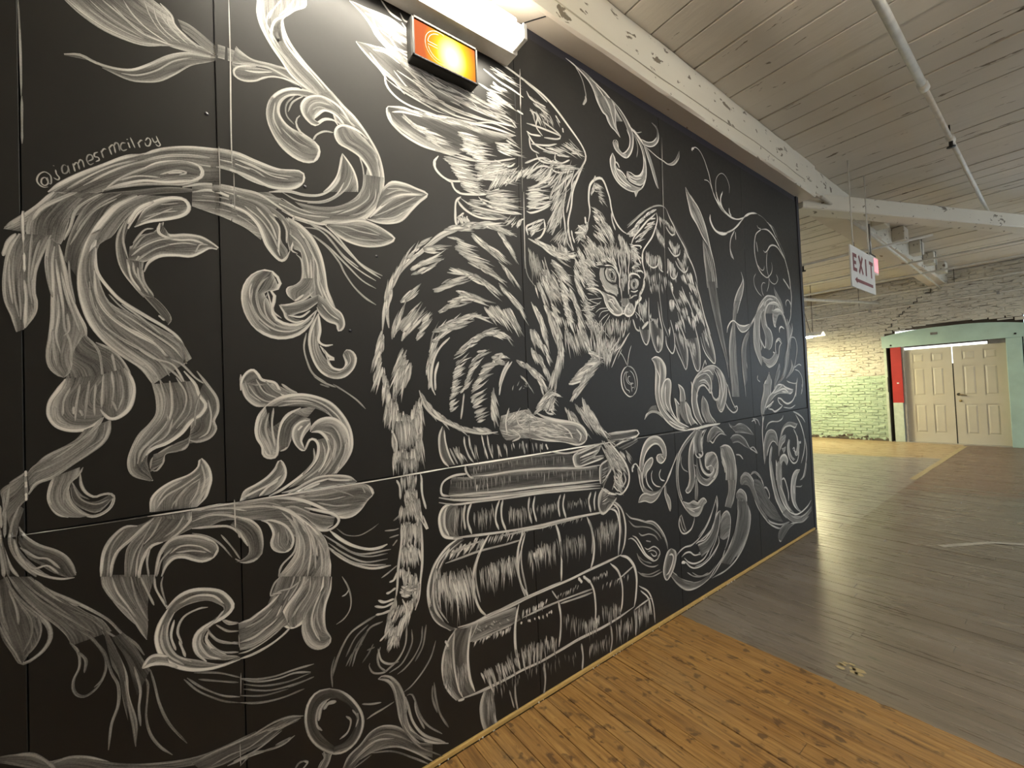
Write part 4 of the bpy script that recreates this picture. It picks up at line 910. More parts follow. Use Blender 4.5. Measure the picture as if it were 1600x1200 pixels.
L|3.93|0.252|-325,1013 37,-46 36,-38
L|5.35|0.288|-291,918 26,-31 18,-33 12,-34 1,-31 -8,-27 -15,-14
L|5.16|0.288|-301,884 15,-31 2,-39 -11,-29 -1,-24 8,-20 15,-9 19,10 15,19
L|5.25|0.288|-286,853 14,-27 -3,-32
L|5.45|0.288|-240,891 18,-42 16,-50 12,-49 3,-54 15,-77 -1,-62
L|5.4|0.288|-253,870 18,-42 12,-57 13,-40 -1,-52 -14,-45 -7,-65
F|0.216|0.13|0.216|-240,908 25,-66 18,-73 3,-54|-222,789 15,-42 6,-64 9,-56
F|0.252|0.104|0.072|-199,871 26,-50 16,-42 14,-33|-221,866 28,-72 12,-63 9,-44
L|5.07|0.288|-157,734 8,-26 -3,-48 -2,-43 8,-49 20,-46 27,-38
L|5.15|0.288|-143,746 9,-49 10,-59 20,-64 39,-75
L|4.99|0.288|-197,738 5,-50 9,-66 6,-73
L|5.04|0.288|-177,769 12,-67 -4,-52 3,-50
F|0.288|0.156|0.216|-424,656 24,-7 29,-17 24,-30 20,-6 26,-6 32,-22 43,-36 65,-38 69,-32 56,-16 59,-4 84,1|-424,641 31,-25 27,-23 33,-22 76,-43 62,-35 68,-34 72,-26 57,-13 62,-9 42,-3
L|6.22|0.36|-400,647 29,-14 21,-25 20,-35
L|6.49|0.36|-333,591 29,-2 35,-21 43,-38
L|4.82|0.252|-287,578 80,-61 80,-42 80,-28 70,-5 84,4
L|4.88|0.252|-257,536 79,-44 86,-46 75,-25 81,-10 43,7
L|4.07|0.252|-424,645 42,-35 27,-23
F|0.7|0.252|0.4|-126,1561 10,-37 -1,-47 -15,-32 -21,-31 -18,-35 -8,-30 2,-32 12,-20 31,-17|-29,1569 11,-39 17,-31 -7,-24 -28,-23 -19,-28 -34,-30 -37,-20 -14,-26 3,-33 8,-33
F|0.4|0.18|0.45|-2,1569 24,-41 9,-40 -11,-40 5,-30 -14,-24 -36,-11 -16,-4|-18,1530 17,-36 -11,-29 -24,-23 -4,-24 -4,-19 -12,-8
L|8.49|0.85|-52,1599 26,-40 9,-34 16,-31 -13,-29 -26,-22 -23,-32 -34,-26 -29,-11 -19,-20 -6,-27 3,-24 19,-23
L|6.14|0.65|-126,1566 10,-42 0,-48 -16,-31 -24,-30 -16,-40 -7,-31 2,-27 12,-19 31,-18
L|6.39|0.65|-86,1570 4,-48 -2,-47 -16,-42 -29,-35 -25,-30 -7,-35
L|6.75|0.65|-21,1599 27,-45 21,-41 2,-40 -11,-30 5,-25 -16,-26 -32,-10 -23,10
L|4.42|0.55|-108,1571 10,-53 -5,-47 -18,-36
L|4.53|0.55|-71,1580 22,-49 -5,-49 -27,-46 -23,-31
L|4.55|0.55|-49,1570 11,-49 -5,-49 -31,-46
L|4.39|0.55|-95,1475 3,-29 -19,-31 -25,-30
L|4.27|0.55|-146,1409 -18,-39 -4,-46
L|4.34|0.55|-81,1455 -15,-46 -37,-29 -21,-39
L|4.4|0.55|-40,1399 -13,-33 -26,-6 -22,-7 -4,-23 -15,-22 -10,2
L|4.37|0.55|-105,1358 -11,-27 -18,-21
L|4.34|0.55|-82,1379 -30,-20 -18,-17 -4,-27
L|4.64|0.55|5,1509 7,-50 -9,-49 -24,-18
L|4.59|0.55|-14,1529 -13,-48 -1,-49
F|0.3|0.216|0.5|-44,1394 -31,-11 -29,-20 -22,-7|-45,1380 -23,-22 -33,-5 -8,-27 -25,-20
F|0.7|0.252|0.8|-134,1190 2,37 18,24 30,19 38,13 23,21 6,24|-29,1184 12,22 16,31 7,28 -5,31 -16,32
L|6.61|0.85|-136,1191 4,36 18,24 30,19 38,13 23,21 6,25 18,-28 6,-36 -6,-28 -10,-28 -20,-23
L|4.41|0.6|-18,1269 -29,-19 -35,-42 -7,-17
L|4.38|0.6|-19,1284 -43,-32 -38,-22 -22,-33
L|4.53|0.6|-20,1265 -8,-38 -20,-35
L|4.43|0.6|-51,1250 -23,-34 -4,-23
L|4.58|0.6|-15,1313 7,-50 -13,-47
L|4.39|0.6|-62,1271 -37,-22 -22,-33
F|0.7|0.252|0.4|-161,1155 -23,5 -23,-12 -17,-27 -13,-32 -4,-51|-129,1175 -21,-27 -35,-28 -20,-31 -10,-32 -4,-26
F|0.4|0.216|0.7|-129,1175 13,-35 18,-32|-37,1175 -8,-27 -23,-28 -27,-22
F|0.4|0.216|0.4|-129,1175 -28,-35 -28,-34 -7,-38 -1,-44|-45,1148 -42,-43 -36,-9 -29,-21 -11,-60
L|6.83|0.75|-164,1158 -24,3 -19,-13 -17,-23 -11,-32 -5,-55
L|6.88|0.75|-129,1171 -21,-18 -25,-27 -30,-28 -12,-32 -3,-34
L|7.27|0.75|-37,1175 -8,-27 -23,-28 -27,-22 -22,-32 -12,-61
L|7.06|0.75|-109,1099 -25,-5 -18,-28 -9,-33 -2,-22
L|4.2|0.5|-129,1166 -22,-45 -21,-40 -11,-60
L|4.3|0.5|-111,1172 -19,-43 -21,-26
L|4.11|0.5|-191,1153 -27,-43 -10,-76
L|4.21|0.5|-151,1112 -14,-42 -5,-53
L|4.25|0.5|-138,1090 -7,-35 3,-46
L|4.4|0.5|-60,1166 -19,-34 -30,-21
F|0.6|0.216|0.7|-106,1091 19,14 30,-2 38,-14 31,-22 6,-21|-114,1001 11,34 18,13 23,-3 34,-21 35,0
L|7.1|0.8|-113,1065 18,33 34,6 42,-12 27,-22 11,-25 -12,-21 -24,-6 -23,11 -22,14 -23,3 -18,-16 -11,-29
L|4.5|0.6|-95,1061 26,16 41,-10 31,-27
L|4.47|0.6|-81,1061 38,-4 35,-14
L|4.31|0.6|-125,1004 11,43 26,30
F|0.6|0.252|0.4|-42,1143 20,29 40,12 50,-7 57,-8|-80,1108 38,15 39,6 62,2 64,-9
F|0.6|0.252|0.4|-41,1181 39,2 41,0 42,-6 80,1 66,-1 70,-18|-42,1123 39,-3 41,10 55,-11 44,-10 50,-26 37,-36 28,-45
L|6.46|0.65|-42,1143 40,11 40,-6 33,-15 35,-17 25,-32 8,-43 -5,-35 -18,-21 -31,2 -21,17
L|6.38|0.65|66,1099 21,-25 21,-36 -5,-29
L|6.23|0.65|-42,1123 47,-5 45,-10 29,-32 20,-41
L|6.34|0.65|-41,1176 47,-4 75,-10 66,-8 50,-20
L|4.1|0.5|-26,1154 44,5 45,-9
L|4.35|0.5|81,1167 66,-2 51,-21
L|4.1|0.5|-42,1109 38,-19 32,-32 28,-47
L|4.16|0.5|29,1088 28,-47 20,-41
L|4.15|0.5|-18,1172 57,-2 59,-22
L|4.2|0.5|71,1098 7,-32
F|0.5|0.18|0.4|71,1133 34,-22 26,-37 8,-44 -5,-35 -40,-9|54,1112 25,-26 20,-46 0,-30 -22,-15 -13,-1
F|0.85|0.288|0.7|81,1182 14,29 31,15 27,17 24,23 19,29|161,1188 29,17 17,29 6,26 -7,23 -9,12
L|6.7|0.9|81,1182 14,29 31,15 32,19 24,25 14,25 14,-23 2,-28 -12,-25 -29,-24
L|6.61|0.9|90,1191 35,14 46,19 29,22
L|6.58|0.9|134,1188 28,27 28,16
F|0.7|0.216|0.6|90,1562 8,-26 8,-26 26,-22 27,-7|143,1577 46,-22 38,-23 29,-12 31,-6
L|6.5|0.8|92,1588 2,-31 10,-42 24,-27 27,-7
L|6.86|0.8|208,1555 19,-17 29,-18
F|0.8|0.252|0.5|94,1567 14,26 18,10 13,-10 9,-21|94,1557 22,0 18,-6 46,4
L|7.18|0.9|91,1536 3,31 14,26 18,10 14,-15 12,-19 37,-11 18,-36 29,-29
L|4.45|0.55|111,1557 22,-38 31,-22 33,4
L|4.44|0.55|134,1572 22,-43 41,-23
L|4.5|0.55|161,1566 28,-33 38,-17
L|4.53|0.55|170,1555 38,-28 38,-12
L|4.36|0.55|103,1567 12,-42 31,-28
F|0.85|0.252|0.5|159,1481 -19,-31 -10,-41 4,-32 13,-33 13,-33 18,-3|188,1312 5,37 4,43 13,37 25,26 40,14 42,4
F|0.85|0.216|0.4|159,1481 29,20 39,12 49,1 52,-13 48,-32 37,-49 18,-61 -4,-58 -25,-44 -28,-31|317,1473 41,-32 32,-43 -12,-39 -23,-27 -17,-44 -28,-42 -42,-27
L|8.27|0.95|159,1481 -19,-31 -9,-41 3,-32 13,-28 2,-27 15,-13 19,1 7,18 6,48 9,43 20,31 40,20
L|9.07|0.95|159,1481 29,20 39,12 49,2 52,-14 42,-25 38,-50 21,-54 1,-60 -22,-45 -34,-41
L|5.5|0.6|149,1449 -10,-52 17,-54 9,-22
L|5.54|0.6|168,1459 -11,-53 13,-54 4,-33
L|5.57|0.6|182,1474 -6,-58 8,-76
L|6.09|0.6|226,1505 60,-3 62,-31 48,-55 15,-66 -7,-58 -35,-54
L|5.95|0.6|207,1495 69,-3 56,-26 37,-37
L|5.89|0.6|197,1479 53,8 56,-8 47,-31
L|5.73|0.6|203,1338 19,14 11,26 10,32 31,20 20,-1
L|5.64|0.6|198,1327 19,9 15,31
F|0.4|0.216|0.4|195,1328 1,48 14,48 30,31|222,1341 11,32 10,37 41,25
F|0.95|0.432|0.9|294,1426 -30,-1 -21,-20 -5,-33 13,-34 20,-16|294,1423 0,-23 -16,-21 -11,-21 0,-16 7,-18
L|6.29|0.95|292,1426 -28,-4 -21,-20 -5,-30 11,-31 22,-19 19,34 23,0
L|6.33|0.95|294,1417 -21,-26 -11,-32 9,-29
L|6.36|0.95|253,1393 15,15
F|0.95|0.324|0.7|296,1389 14,22 37,15 33,-6 27,-29 21,-43|304,1383 31,-3 15,-30 4,-41 -17,-44 -27,-30
F|0.5|0.288|0.5|313,1354 10,-30 -7,-39 -27,-36 -41,-27 -30,-22|356,1361 21,-43 -7,-45 -23,-38 -38,-22
L|8.52|0.95|293,1384 6,19 27,21 37,3 33,-20 21,-34 5,-48 -19,-51 -35,-47
L|8.35|0.95|296,1383 28,-2 21,-25 7,-35 -15,-44 -22,-37
L|8.2|0.95|274,1324 16,32 18,-2 10,-24 -7,-39 -27,-35 -36,-28 -49,-30 -38,-15
L|5.45|0.6|320,1404 43,-3 26,-38 4,-47 -29,-54 -33,-36
L|5.41|0.6|325,1387 37,-21 9,-47 -23,-55 -28,-36
L|5.42|0.6|356,1378 21,-48 -13,-57
L|5.28|0.6|329,1346 9,-41 -17,-49 -53,-37
L|5.5|0.6|411,1355 4,-53 -30,-55
L|5.25|0.6|302,1326 -1,-44 -37,-45
L|5.38|0.6|350,1350 9,-53 -28,-48
F|0.8|0.252|0.5|198,1176 40,15 40,21 42,10 53,-5 45,-10 25,-18|189,1167 48,2 60,1 64,6 67,-6 15,16
L|7.03|0.85|199,1187 39,4 40,18 42,13 53,-3 45,-12 27,-22
L|7.21|0.85|341,1213 43,-12 45,-7
L|6.97|0.85|237,1180 61,23 53,9
L|7.02|0.85|267,1186 52,14
F|0.6|0.216|0.9|170,1174 67,-10 60,6 75,10 80,1 34,-20 14,-33|198,1155 68,-13 61,-40 53,-33 45,-4 35,22 40,41
L|8.98|0.95|452,1180 34,-19 16,-27 -23,-20 -25,-31 -29,-18 -34,0 -33,17 -41,34 -51,32 -49,19 -47,7
L|4.82|0.5|267,1164 62,-5 65,5 57,-3
L|4.73|0.5|276,1151 73,-13 55,1
L|4.84|0.5|350,1178 55,-27 28,-17
L|4.76|0.5|307,1134 63,-23 56,-5
L|4.96|0.5|463,1165 11,-26
F|0.6|0.288|0.9|197,1139 39,-2 49,-32 52,-22 27,-11|226,1117 39,-24 29,-34 31,-24 32,10
L|8.3|0.9|266,1126 50,-22 42,-19 19,-22 -9,-21 -27,-11 -32,9 -25,21
F|0.8|0.36|0.7|142,1155 46,-14 37,-35 9,-45 9,-45 -11,-41 -20,-27 -30,-34|217,1135 48,-48 39,-42 30,-52 9,-59 -7,-65
L|11.5|0.9|170,1150 46,-25 38,-41 40,-47 29,-52 15,-60 3,-58
L|11.5|0.9|254,1073 29,-51 14,-64 -8,-76
L|6.17|0.65|197,1123 37,-51 14,-58 -7,-52 -30,-35 -29,-13
L|6.28|0.65|235,1099 38,-58 9,-68 -13,-85
L|6.36|0.65|274,1063 34,-63 9,-70 -7,-54
L|6.15|0.65|216,1098 23,-49 -7,-63 -39,-38 -11,-34
L|6.39|0.65|303,1012 25,-62 -3,-78
L|6.32|0.65|264,1076 29,-73 2,-95
L|6.2|0.65|244,1059 18,-59 -7,-64 -25,-36
F|0.75|0.252|0.5|137,1109 26,-21 9,-34 -6,-30 14,-25 23,-9|159,1104 37,-18 19,-26 13,-30 -3,-26 -22,-14
L|7.22|0.85|137,1109 22,-15 13,-35 -7,-30 8,-23 21,-13 21,0 13,21 -2,27 -21,37 -37,24 -27,4
L|4.12|0.5|186,1061 -1,-42 14,-19
L|4.17|0.5|205,1068 9,-35 -6,-30
L|9.24|0.9|346,1027 37,-40 44,-34 52,-25 42,-5 30,6
L|7.86|0.75|334,976 47,-52 55,-44 58,-28 68,-7
L|5.42|0.5|324,1018 42,-38 54,-49 58,-30 73,-7
L|5.51|0.5|339,986 53,-53 73,-49 85,-11
L|5.55|0.5|355,954 64,-57 69,-31 55,-12
L|5.48|0.5|366,974 83,-56 115,-12
L|3.66|0.25|368,1031 32,-31 45,-13 42,11 34,17
F|0.9|0.324|0.5|259,891 -6,-31 -25,-24 -25,-24 -12,-33 6,-29 14,-14|310,876 -2,-44 -16,-39 -26,-30 -21,-19 -20,-12
L|9.27|0.9|320,873 -7,-48 -16,-34 -26,-29 -26,-24 -29,-4 -21,17 -4,28 12,27 30,33 20,27 6,25
L|5.57|0.6|279,885 -6,-47 -31,-39 -26,-35
L|5.66|0.6|294,870 -17,-50 -31,-44
L|5.5|0.6|269,872 -31,-45 -26,-45 -6,-30
L|5.67|0.6|253,860 21,21
F|0.7|0.252|0.6|250,742 1,-44 17,-39 24,-26 26,-5 17,22|341,867 -6,-43 -15,-51 -4,-44 4,-40 15,-33
L|6.88|0.75|346,865 -6,-43 -17,-45 -6,-42 3,-46 16,-37 -7,-19 -26,-4 -26,15 -19,30 -9,41 4,37
L|6.77|0.75|308,821 -22,-48 -9,-41 12,-43 14,-33
L|4.55|0.5|330,837 -28,-53 -7,-47 14,-55
L|4.52|0.5|291,760 -6,-42 14,-49
L|4.91|0.6|187,912 -19,-20 -10,-34 28,7 33,0 30,18
L|4.92|0.6|162,862 28,-4
L|4.75|0.55|382,855 18,-40 10,-43 -4,-40 -21,-27 -28,-12
L|4.74|0.55|405,802 -12,-14 -14,-4
F|0.5|0.252|0.5|172,859 -24,-29 -32,-15 -26,-13 -22,0|206,747 -28,-6 -33,-14 -40,-15 -35,4
L|6.38|0.7|183,855 -26,-23 -28,-16 -26,-14 -31,-2
L|6.38|0.7|189,816 -20,-40 -32,-20 -31,-14 -35,-2
L|6.4|0.7|216,738 -29,-21 -38,-17 -45,-10 -38,0
L|4.26|0.5|209,842 -30,-54 -37,-23 -45,-9
L|4.2|0.5|197,771 -38,-28 -45,-19 -43,2
L|4.17|0.5|187,743 -46,-24 -45,-13 -30,1
L|4.24|0.5|161,815 -32,-25 -44,-9
L|4.24|0.5|178,746 -46,-24 -44,-8
L|5.03|0.6|67,742 -29,9 -24,16 -20,32 -3,16
L|5.12|0.6|68,802 -21,10 -16,13
L|4.99|0.6|66,712 -41,17 -27,30 -15,35
L|4.98|0.6|66,698 -37,7 -32,25 -23,38
F|0.85|0.216|0.4|-102,904 23,25 30,10 38,-7 36,-19 24,-35 3,-26 -21,-18|-99,871 19,21 30,9 39,-3 27,-19 16,-20 -13,-15 -16,-9
F|0.8|0.288|0.6|-102,904 -18,-35 -8,-43 6,-39 21,-40 44,-37 45,-19 40,-8 42,5|-99,871 -6,-49 8,-35 25,-34 38,-24 34,-24 28,-12 42,3
F|0.8|0.36|0.7|27,836 -36,-12 -24,-10 -10,-25 5,-35 19,-27 40,-21|31,830 -28,-10 -16,-13 -9,-26 19,-31 24,-29 49,-25
L|9.26|0.9|-105,905 26,24 30,10 38,-7 36,-19 24,-35 4,-24 -22,-20 -36,-9 -28,-14 -10,-27 7,-36 21,-32
L|8.56|0.9|-102,902 -18,-33 -9,-38 7,-44 21,-40 44,-36 45,-18 40,-5 42,0
L|5.24|0.65|-87,890 -16,-36 0,-46 17,-44 36,-34
L|5.51|0.65|-9,805 -5,-27 19,-36 36,-34
L|5.46|0.65|-25,806 -5,-32 19,-41 32,-24
L|5.55|0.65|-76,910 38,11 43,-14 27,-33
L|5.35|0.65|-71,791 -10,41 15,36 35,12 23,-3
L|5.26|0.65|-86,778 -10,45 8,44
L|5.31|0.65|-64,750 -14,53
L|5.52|0.65|32,854 -29,-29 -24,-11
L|5.23|0.65|-113,862 -5,-44 14,-47 36,-42
F|0.8|0.504|0.5|-160,758 10,18 18,7 24,-10|-160,757 20,1 21,-4 18,-7
L|7.05|0.8|-160,758 14,21 17,2 25,-14
L|7.11|0.8|-160,757 24,2 28,-12 25,-19
L|5.11|0.5|27,826 16,-18 25,-6
L|5.04|0.5|-6,799 24,-33 49,-29
L|5.06|0.5|-3,750 32,-33 37,-19
L|5.09|0.5|11,817 28,-29 29,-11
L|4.52|0.297|-69,687 37,-54 58,-54 41,-24
L|4.51|0.297|-62,688 34,-43 50,-47 45,-25
L|4.51|0.297|-46,696 62,-27 53,-37
L|4.5|0.297|-35,672 46,-25 53,-28
L|5.34|0.383|68,629 43,-21 54,-13 56,-3 60,-6
L|5.36|0.383|73,625 47,-28 54,-14 47,-2 49,-18
L|5.36|0.383|67,555 51,-24 63,-14 68,-1
L|4.88|0.255|77,608 56,-30 68,-17 69,-1
L|4.92|0.255|76,593 70,-36 74,-13 54,-2
L|4.73|0.255|67,577 65,-29 69,-11
L|4.98|0.255|201,542 48,0 31,1
F|0.425|0.092|0.085|330,479 -42,8 -31,-24 -9,-49 11,-59 29,-53 45,-46|350,437 -32,9 -26,-15 -12,-33 9,-42 25,-46 25,-35
F|0.34|0.092|0.043|330,479 52,-41 38,-51 18,-55 -10,-53 -35,-33 -60,10|350,437 31,-32 27,-41 4,-37 -12,-33 -28,-20 -33,1
L|7.47|0.51|330,480 -42,7 -28,-25 -10,-49 9,-58 29,-53 45,-46 43,-15 40,16 21,41 -4,48 -29,60 -38,48 -36,25
L|7.25|0.51|329,446 -32,-7 -14,-31 2,-34 15,-24
L|10.2|0.51|349,426 -26,6 -16,-14
L|10.1|0.51|318,446 -21,-23 -7,-35
L|5.88|0.383|402,372 19,-37 -9,-30
L|5.78|0.383|380,360 16,-24 -12,-34 -28,-11
L|5.87|0.383|419,353 2,-24
F|0.34|0.122|0.297|241,431 -43,13 -46,-3 -45,-3 -43,2 -61,-1 -58,-2|226,419 -47,-2 -51,-20 -52,-2 -54,-5 -55,12
L|5.68|0.425|244,428 -46,18 -46,3 -49,-9 -39,-2 -61,1 -58,-4
L|5.72|0.425|216,377 -39,-11 -54,8 -47,6 -46,1
L|4.71|0.34|236,425 -57,2 -45,8 -36,-2
L|4.78|0.34|217,424 -47,-2 -36,13
L|4.62|0.34|196,371 -55,-1 -44,13 -35,-21
L|4.75|0.34|206,377 -47,-2
L|4.61|0.34|198,433 -47,-7 -62,-19 -50,3 -49,-7
L|4.64|0.34|179,412 -73,-24 -60,-2
F|0.425|0.214|0.425|297,275 5,-19 -11,-10 -10,-16|323,259 -6,-22 -11,-21
L|5.59|0.425|303,278 2,-23 -19,-28
L|5.61|0.425|328,259 -11,-27 -11,-16
L|5.42|0.425|213,268 14,13 22,-4
L|5.47|0.425|242,278 10,-10 -15,-13
F|0.34|0.153|0.255|363,184 23,32 40,18 42,25 36,2 48,-24 50,-46 38,-57 67,-41|396,165 34,21 53,1 67,-24 75,-58 79,-68
L|6.55|0.425|363,184 23,32 40,18 36,25 42,2 48,-24 44,-40
L|6.61|0.425|397,188 46,26 47,4 61,-25
L|6.77|0.425|425,184 58,3 79,-30 76,-65 66,-68
L|4.96|0.297|455,236 60,-7 61,-43 63,-64
L|4.69|0.297|385,183 46,20 47,10
L|5.02|0.297|465,185 78,-36 81,-69 66,-61
F|0.425|0.306|0.425|498,439 36,-7 37,-31 24,-54 11,-54 -2,-60 17,-58 32,-54|522,437 24,-19 11,-41 11,-54 11,-66 23,-66 38,-57
L|8.78|0.51|498,439 18,4 31,-19 30,-44 17,-57 4,-57 11,-55 38,-62 60,-53 70,-41
L|8.7|0.51|498,439 36,-22 23,-40 11,-60 10,-66 30,-70 45,-60
L|8.86|0.51|601,326 11,-48 17,-64 45,-73 89,-75
L|6.4|0.383|607,329 20,-5 15,-36 15,-57 32,-59 61,-64
L|6.37|0.383|639,296 5,-52 31,-78
L|6.1|0.383|452,314 24,5 42,4 38,6
L|6|0.383|437,376 34,-16 36,-11
L|5.08|0.255|579,263 17,-63 56,-91 95,-89
L|5.12|0.255|609,193 64,-76
L|4.75|0.255|396,165 69,14
L|7.01|0.323|506,677 -54,-13 -46,-18 -29,-35 -24,-47 -17,-54
L|7.2|0.323|523,644 -48,-6 -31,-36 -24,-37 -13,-41
L|5.36|0.212|469,652 -47,-29 -36,-56
L|5.32|0.212|444,591 -35,-21 -24,-36
L|5.43|0.212|485,575 -19,-28 -24,-25
L|5.35|0.212|463,631 -42,-43 -25,-59
L|5.16|0.212|349,583 -12,-40 1,-62
L|5.42|0.212|490,561 -30,0
L|6.74|0.425|617,598 -9,-71 -28,-44 -38,-21 -25,-7 -36,15 -14,29 3,11
L|6.72|0.425|511,553 -13,-31 7,-39 24,-28
L|6.81|0.425|502,550 10,-46 30,-27 38,-7
L|5.79|0.383|681,569 -6,-55 -29,-46 -41,-32 -33,-11
L|5.68|0.383|636,573 -2,-56 -41,-58 -52,-15
L|5.84|0.383|737,490 -23,-55 -37,-43 -49,-35 -33,-10
L|7.25|0.255|723,328 5,-67 18,-73 34,-69
L|7.17|0.255|698,569 -17,-77 -36,-48
L|7.19|0.255|716,318 -2,-50 19,-67
L|6.04|0.6|1707,3343 43,-33 30,-38 17,-50 4,-40 -30,-54
L|12.1|0.7|1798,3190 1,-28 -25,-33
F|0.9|0.288|0.8|1658,3348 55,-12 64,-19 58,-27 38,-41 31,-55 32,-36 42,-19 20,-27|1713,3336 71,-1 66,-14 68,-20 63,-23 56,-27 21,-22 28,-35 43,-34
L|7.18|0.95|1651,3345 62,-9 64,-19 58,-27 38,-41 24,-48 39,-43 42,-19 12,-30
L|7.47|0.95|1836,3315 82,-19 63,-18 56,-27 51,-20 45,-19 37,-38
L|7.37|0.95|1890,3294 54,-31 40,-38 26,-49 11,-56
L|7.49|0.95|2037,3246 19,-43 -5,-72
F|0.85|0.288|0.8|1892,3228 18,-42 33,-36 35,-11 26,-39 43,-25 51,-30|1957,3254 41,-33 33,-57 11,-51 20,-33 36,-35
F|0.8|0.252|0.8|1965,3257 40,-38 33,-57 12,-51|2031,3263 27,-29 8,-57 -2,-81 27,-41
L|6.3|0.95|1892,3228 18,-42 33,-36 28,-9 19,-32 28,-24 36,-12 44,-26
L|6.37|0.95|1965,3257 40,-44 25,-59 19,-48 21,-28
L|6.42|0.95|2031,3263 30,-43 -1,-65 4,-59 34,-49
F|0.9|0.252|0.95|2031,3263 56,-48 51,-42 36,-49 20,-54 -13,-56 -43,-49 -24,-13|2045,3259 74,-32 59,-44 45,-47 3,-66 -13,-56 -36,-52 -25,-26
L|7.13|0.95|2041,3257 63,-26 59,-39 44,-45 21,-45 -5,-64 -28,-61 -43,-40 -47,-3 -59,21 -21,38 18,21
L|6.98|0.95|2166,3122 28,-42 -8,-59 -39,-49 -41,-23 -29,21 -8,43 -19,3
F|0.95|0.432|0.95|2024,2988 22,-33 59,-21 47,2|2054,3015 23,-40 37,-21 39,5
L|8.02|0.95|2192,3157 79,-30 64,-42 48,-48 39,-64 29,-73 30,-73
L|7.87|0.95|2177,3172 30,-25 80,-36 64,-42
L|8.06|0.95|2335,3085 30,-54 38,-74 30,-67 31,-51 13,-13
F|0.6|0.36|0.8|2335,3085 30,-54 38,-74 38,-76 36,-55|2344,3088 48,-49 38,-69 30,-73 21,-70
F|0.5|0.288|0.8|2312,3109 59,-1 54,18 48,32 22,46 -6,36 -52,23|2335,3085 52,1 54,18 49,43 23,52 -14,50 -53,17
L|5|0.85|2335,3080 70,9 55,27 45,47 7,47 -22,42 -53,11
L|4.93|0.85|2312,3109 68,2 64,26 44,43
L|7.2|0.7|2351,3075 69,-16 70,-16 65,-5 46,-6 70,14 53,40 29,44 4,42
F|0.7|0.36|0.9|2582,3029 60,21 63,48 52,74|2582,3029 68,10 63,38 44,95
L|4.3|0.5|2230,3123 29,-42 13,-48 -17,-63
L|4.31|0.5|2240,3148 32,-10 52,23
F|0.9|0.288|0.9|2253,3111 54,-56 21,-57 -6,-76 -21,-48|2270,3116 55,-55 28,-77 -3,-85 -17,-58
L|7.24|0.9|2246,3118 54,-55 28,-65 -6,-76 -38,-56 -51,-22 -48,7 -36,-3
L|7.35|0.9|2329,3009 21,-57 -2,-75 -35,-74 -54,-50
F|0.95|0.36|0.95|2153,2847 31,-12 65,9 52,30 20,32|2151,2821 30,-22 64,-3 60,11 37,47
L|6.52|0.95|2149,2851 2,-35 30,-22 64,-3 50,8
L|6.6|0.95|2167,2826 64,-3 68,24
L|6.52|0.95|2153,2842 29,-33 64,-3
F|0.95|0.36|0.8|2014,2923 -18,-48 0,-49 22,-47 43,-33 60,-14 55,-1 66,15|2034,2897 5,-38 28,-22 44,-27 61,-29 72,-6 59,10
L|8.45|0.95|2015,2923 -22,-48 4,-48 25,-47 46,-32 61,-14 63,1 50,11
L|8.46|0.95|2018,2924 19,-36 -3,-51 30,-40 52,-26 70,-12
L|8.53|0.95|2045,2836 52,-5 45,-28
L|8.48|0.95|2076,2850 -14,21 -22,8
L|8.45|0.95|2021,2824 41,-53 83,-23
F|0.95|0.648|0.95|2208,2740 8,-14 6,-19|2303,2785 -44,-32 -33,-48
L|5.66|0.75|2942,3230 -13,9 22,20 44,15 55,-13 52,-45 34,-52 27,-47 26,-76 33,-67 61,-62 65,-42
L|14.2|0.8|2936,3230 -2,14 29,17
L|4.65|0.7|3086,3055 52,7 38,-17 34,-54
L|4.75|0.7|3475,3053 7,60 -31,50 -55,24 -58,-13 -60,-52 -20,-62 5,-76 35,-62 51,-44 83,-24
L|11.2|0.85|3366,3039 -34,-51 -5,-51 37,-49 69,-27 87,-10 109,20 82,34
L|8.45|0.85|3457,2925 8,-35 27,-23
L|9.1|0.85|3711,2905 87,50 86,27 87,12
L|4.9|0.3|3971,2994 123,-9 105,-34 107,-52
L|13.3|0.9|3148,2801 -2,-52 48,-45 65,-18 113,15
L|8.7|0.8|3372,2701 138,60 131,87 87,64
L|9.85|0.85|3262,3007 30,-63 71,-54 101,-29 108,-3 87,23 83,35
L|9.63|0.85|3365,3034 -38,-62 1,-51 47,-34
L|9.49|0.85|3211,2994 33,-43 69,-47
L|8.44|0.8|3458,2926 2,-39 31,-27
L|9.01|0.8|3742,2916 87,44 111,29
L|17.4|0.95|3149,2797 -4,-38 32,-43 52,-28 86,-5 93,25
L|9.34|0.85|3395,2706 97,42 102,61 94,75
L|9.05|0.85|3533,2756 -61,-65 -26,-57 0,-59 46,-68
F|0.85|0.252|0.45|2819,2892 25,-64 25,-70 59,-64 81,-80 75,-59 41,-54 40,-81 25,-108 4,-74|2840,2898 72,-29 61,-58 50,-61 40,-58 27,-74 28,-69 27,-82 40,-81 16,-85 5,-62
L|8.26|0.85|2817,2927 11,-50 24,-76 26,-65 71,-56 71,-76 75,-53 31,-38
L|8.49|0.85|2817,2927 63,-54 83,-46 61,-64 49,-81 28,-75 27,-81 38,-93 20,-97 2,-99
L|4.96|0.5|2888,2839 60,-57 70,-81 37,-90
L|4.91|0.5|2893,2781 70,-68 71,-82
L|4.9|0.5|2869,2870 70,-60 71,-75
F|0.5|0.144|0.5|3023,2580 0,-60 4,-72 9,-84 9,-83 5,-60|3126,2513 17,-71 16,-72 11,-73 -1,-62
L|5.41|0.6|3018,2585 4,-78 3,-78 14,-88 11,-120
L|5.47|0.6|3055,2501 28,-69 27,-81
L|5.5|0.6|3038,2559 39,-66 39,-80 14,-97 3,-85
L|14.3|0.28|3055,2270 43,-148 46,-137 67,-169 71,-148 25,-126
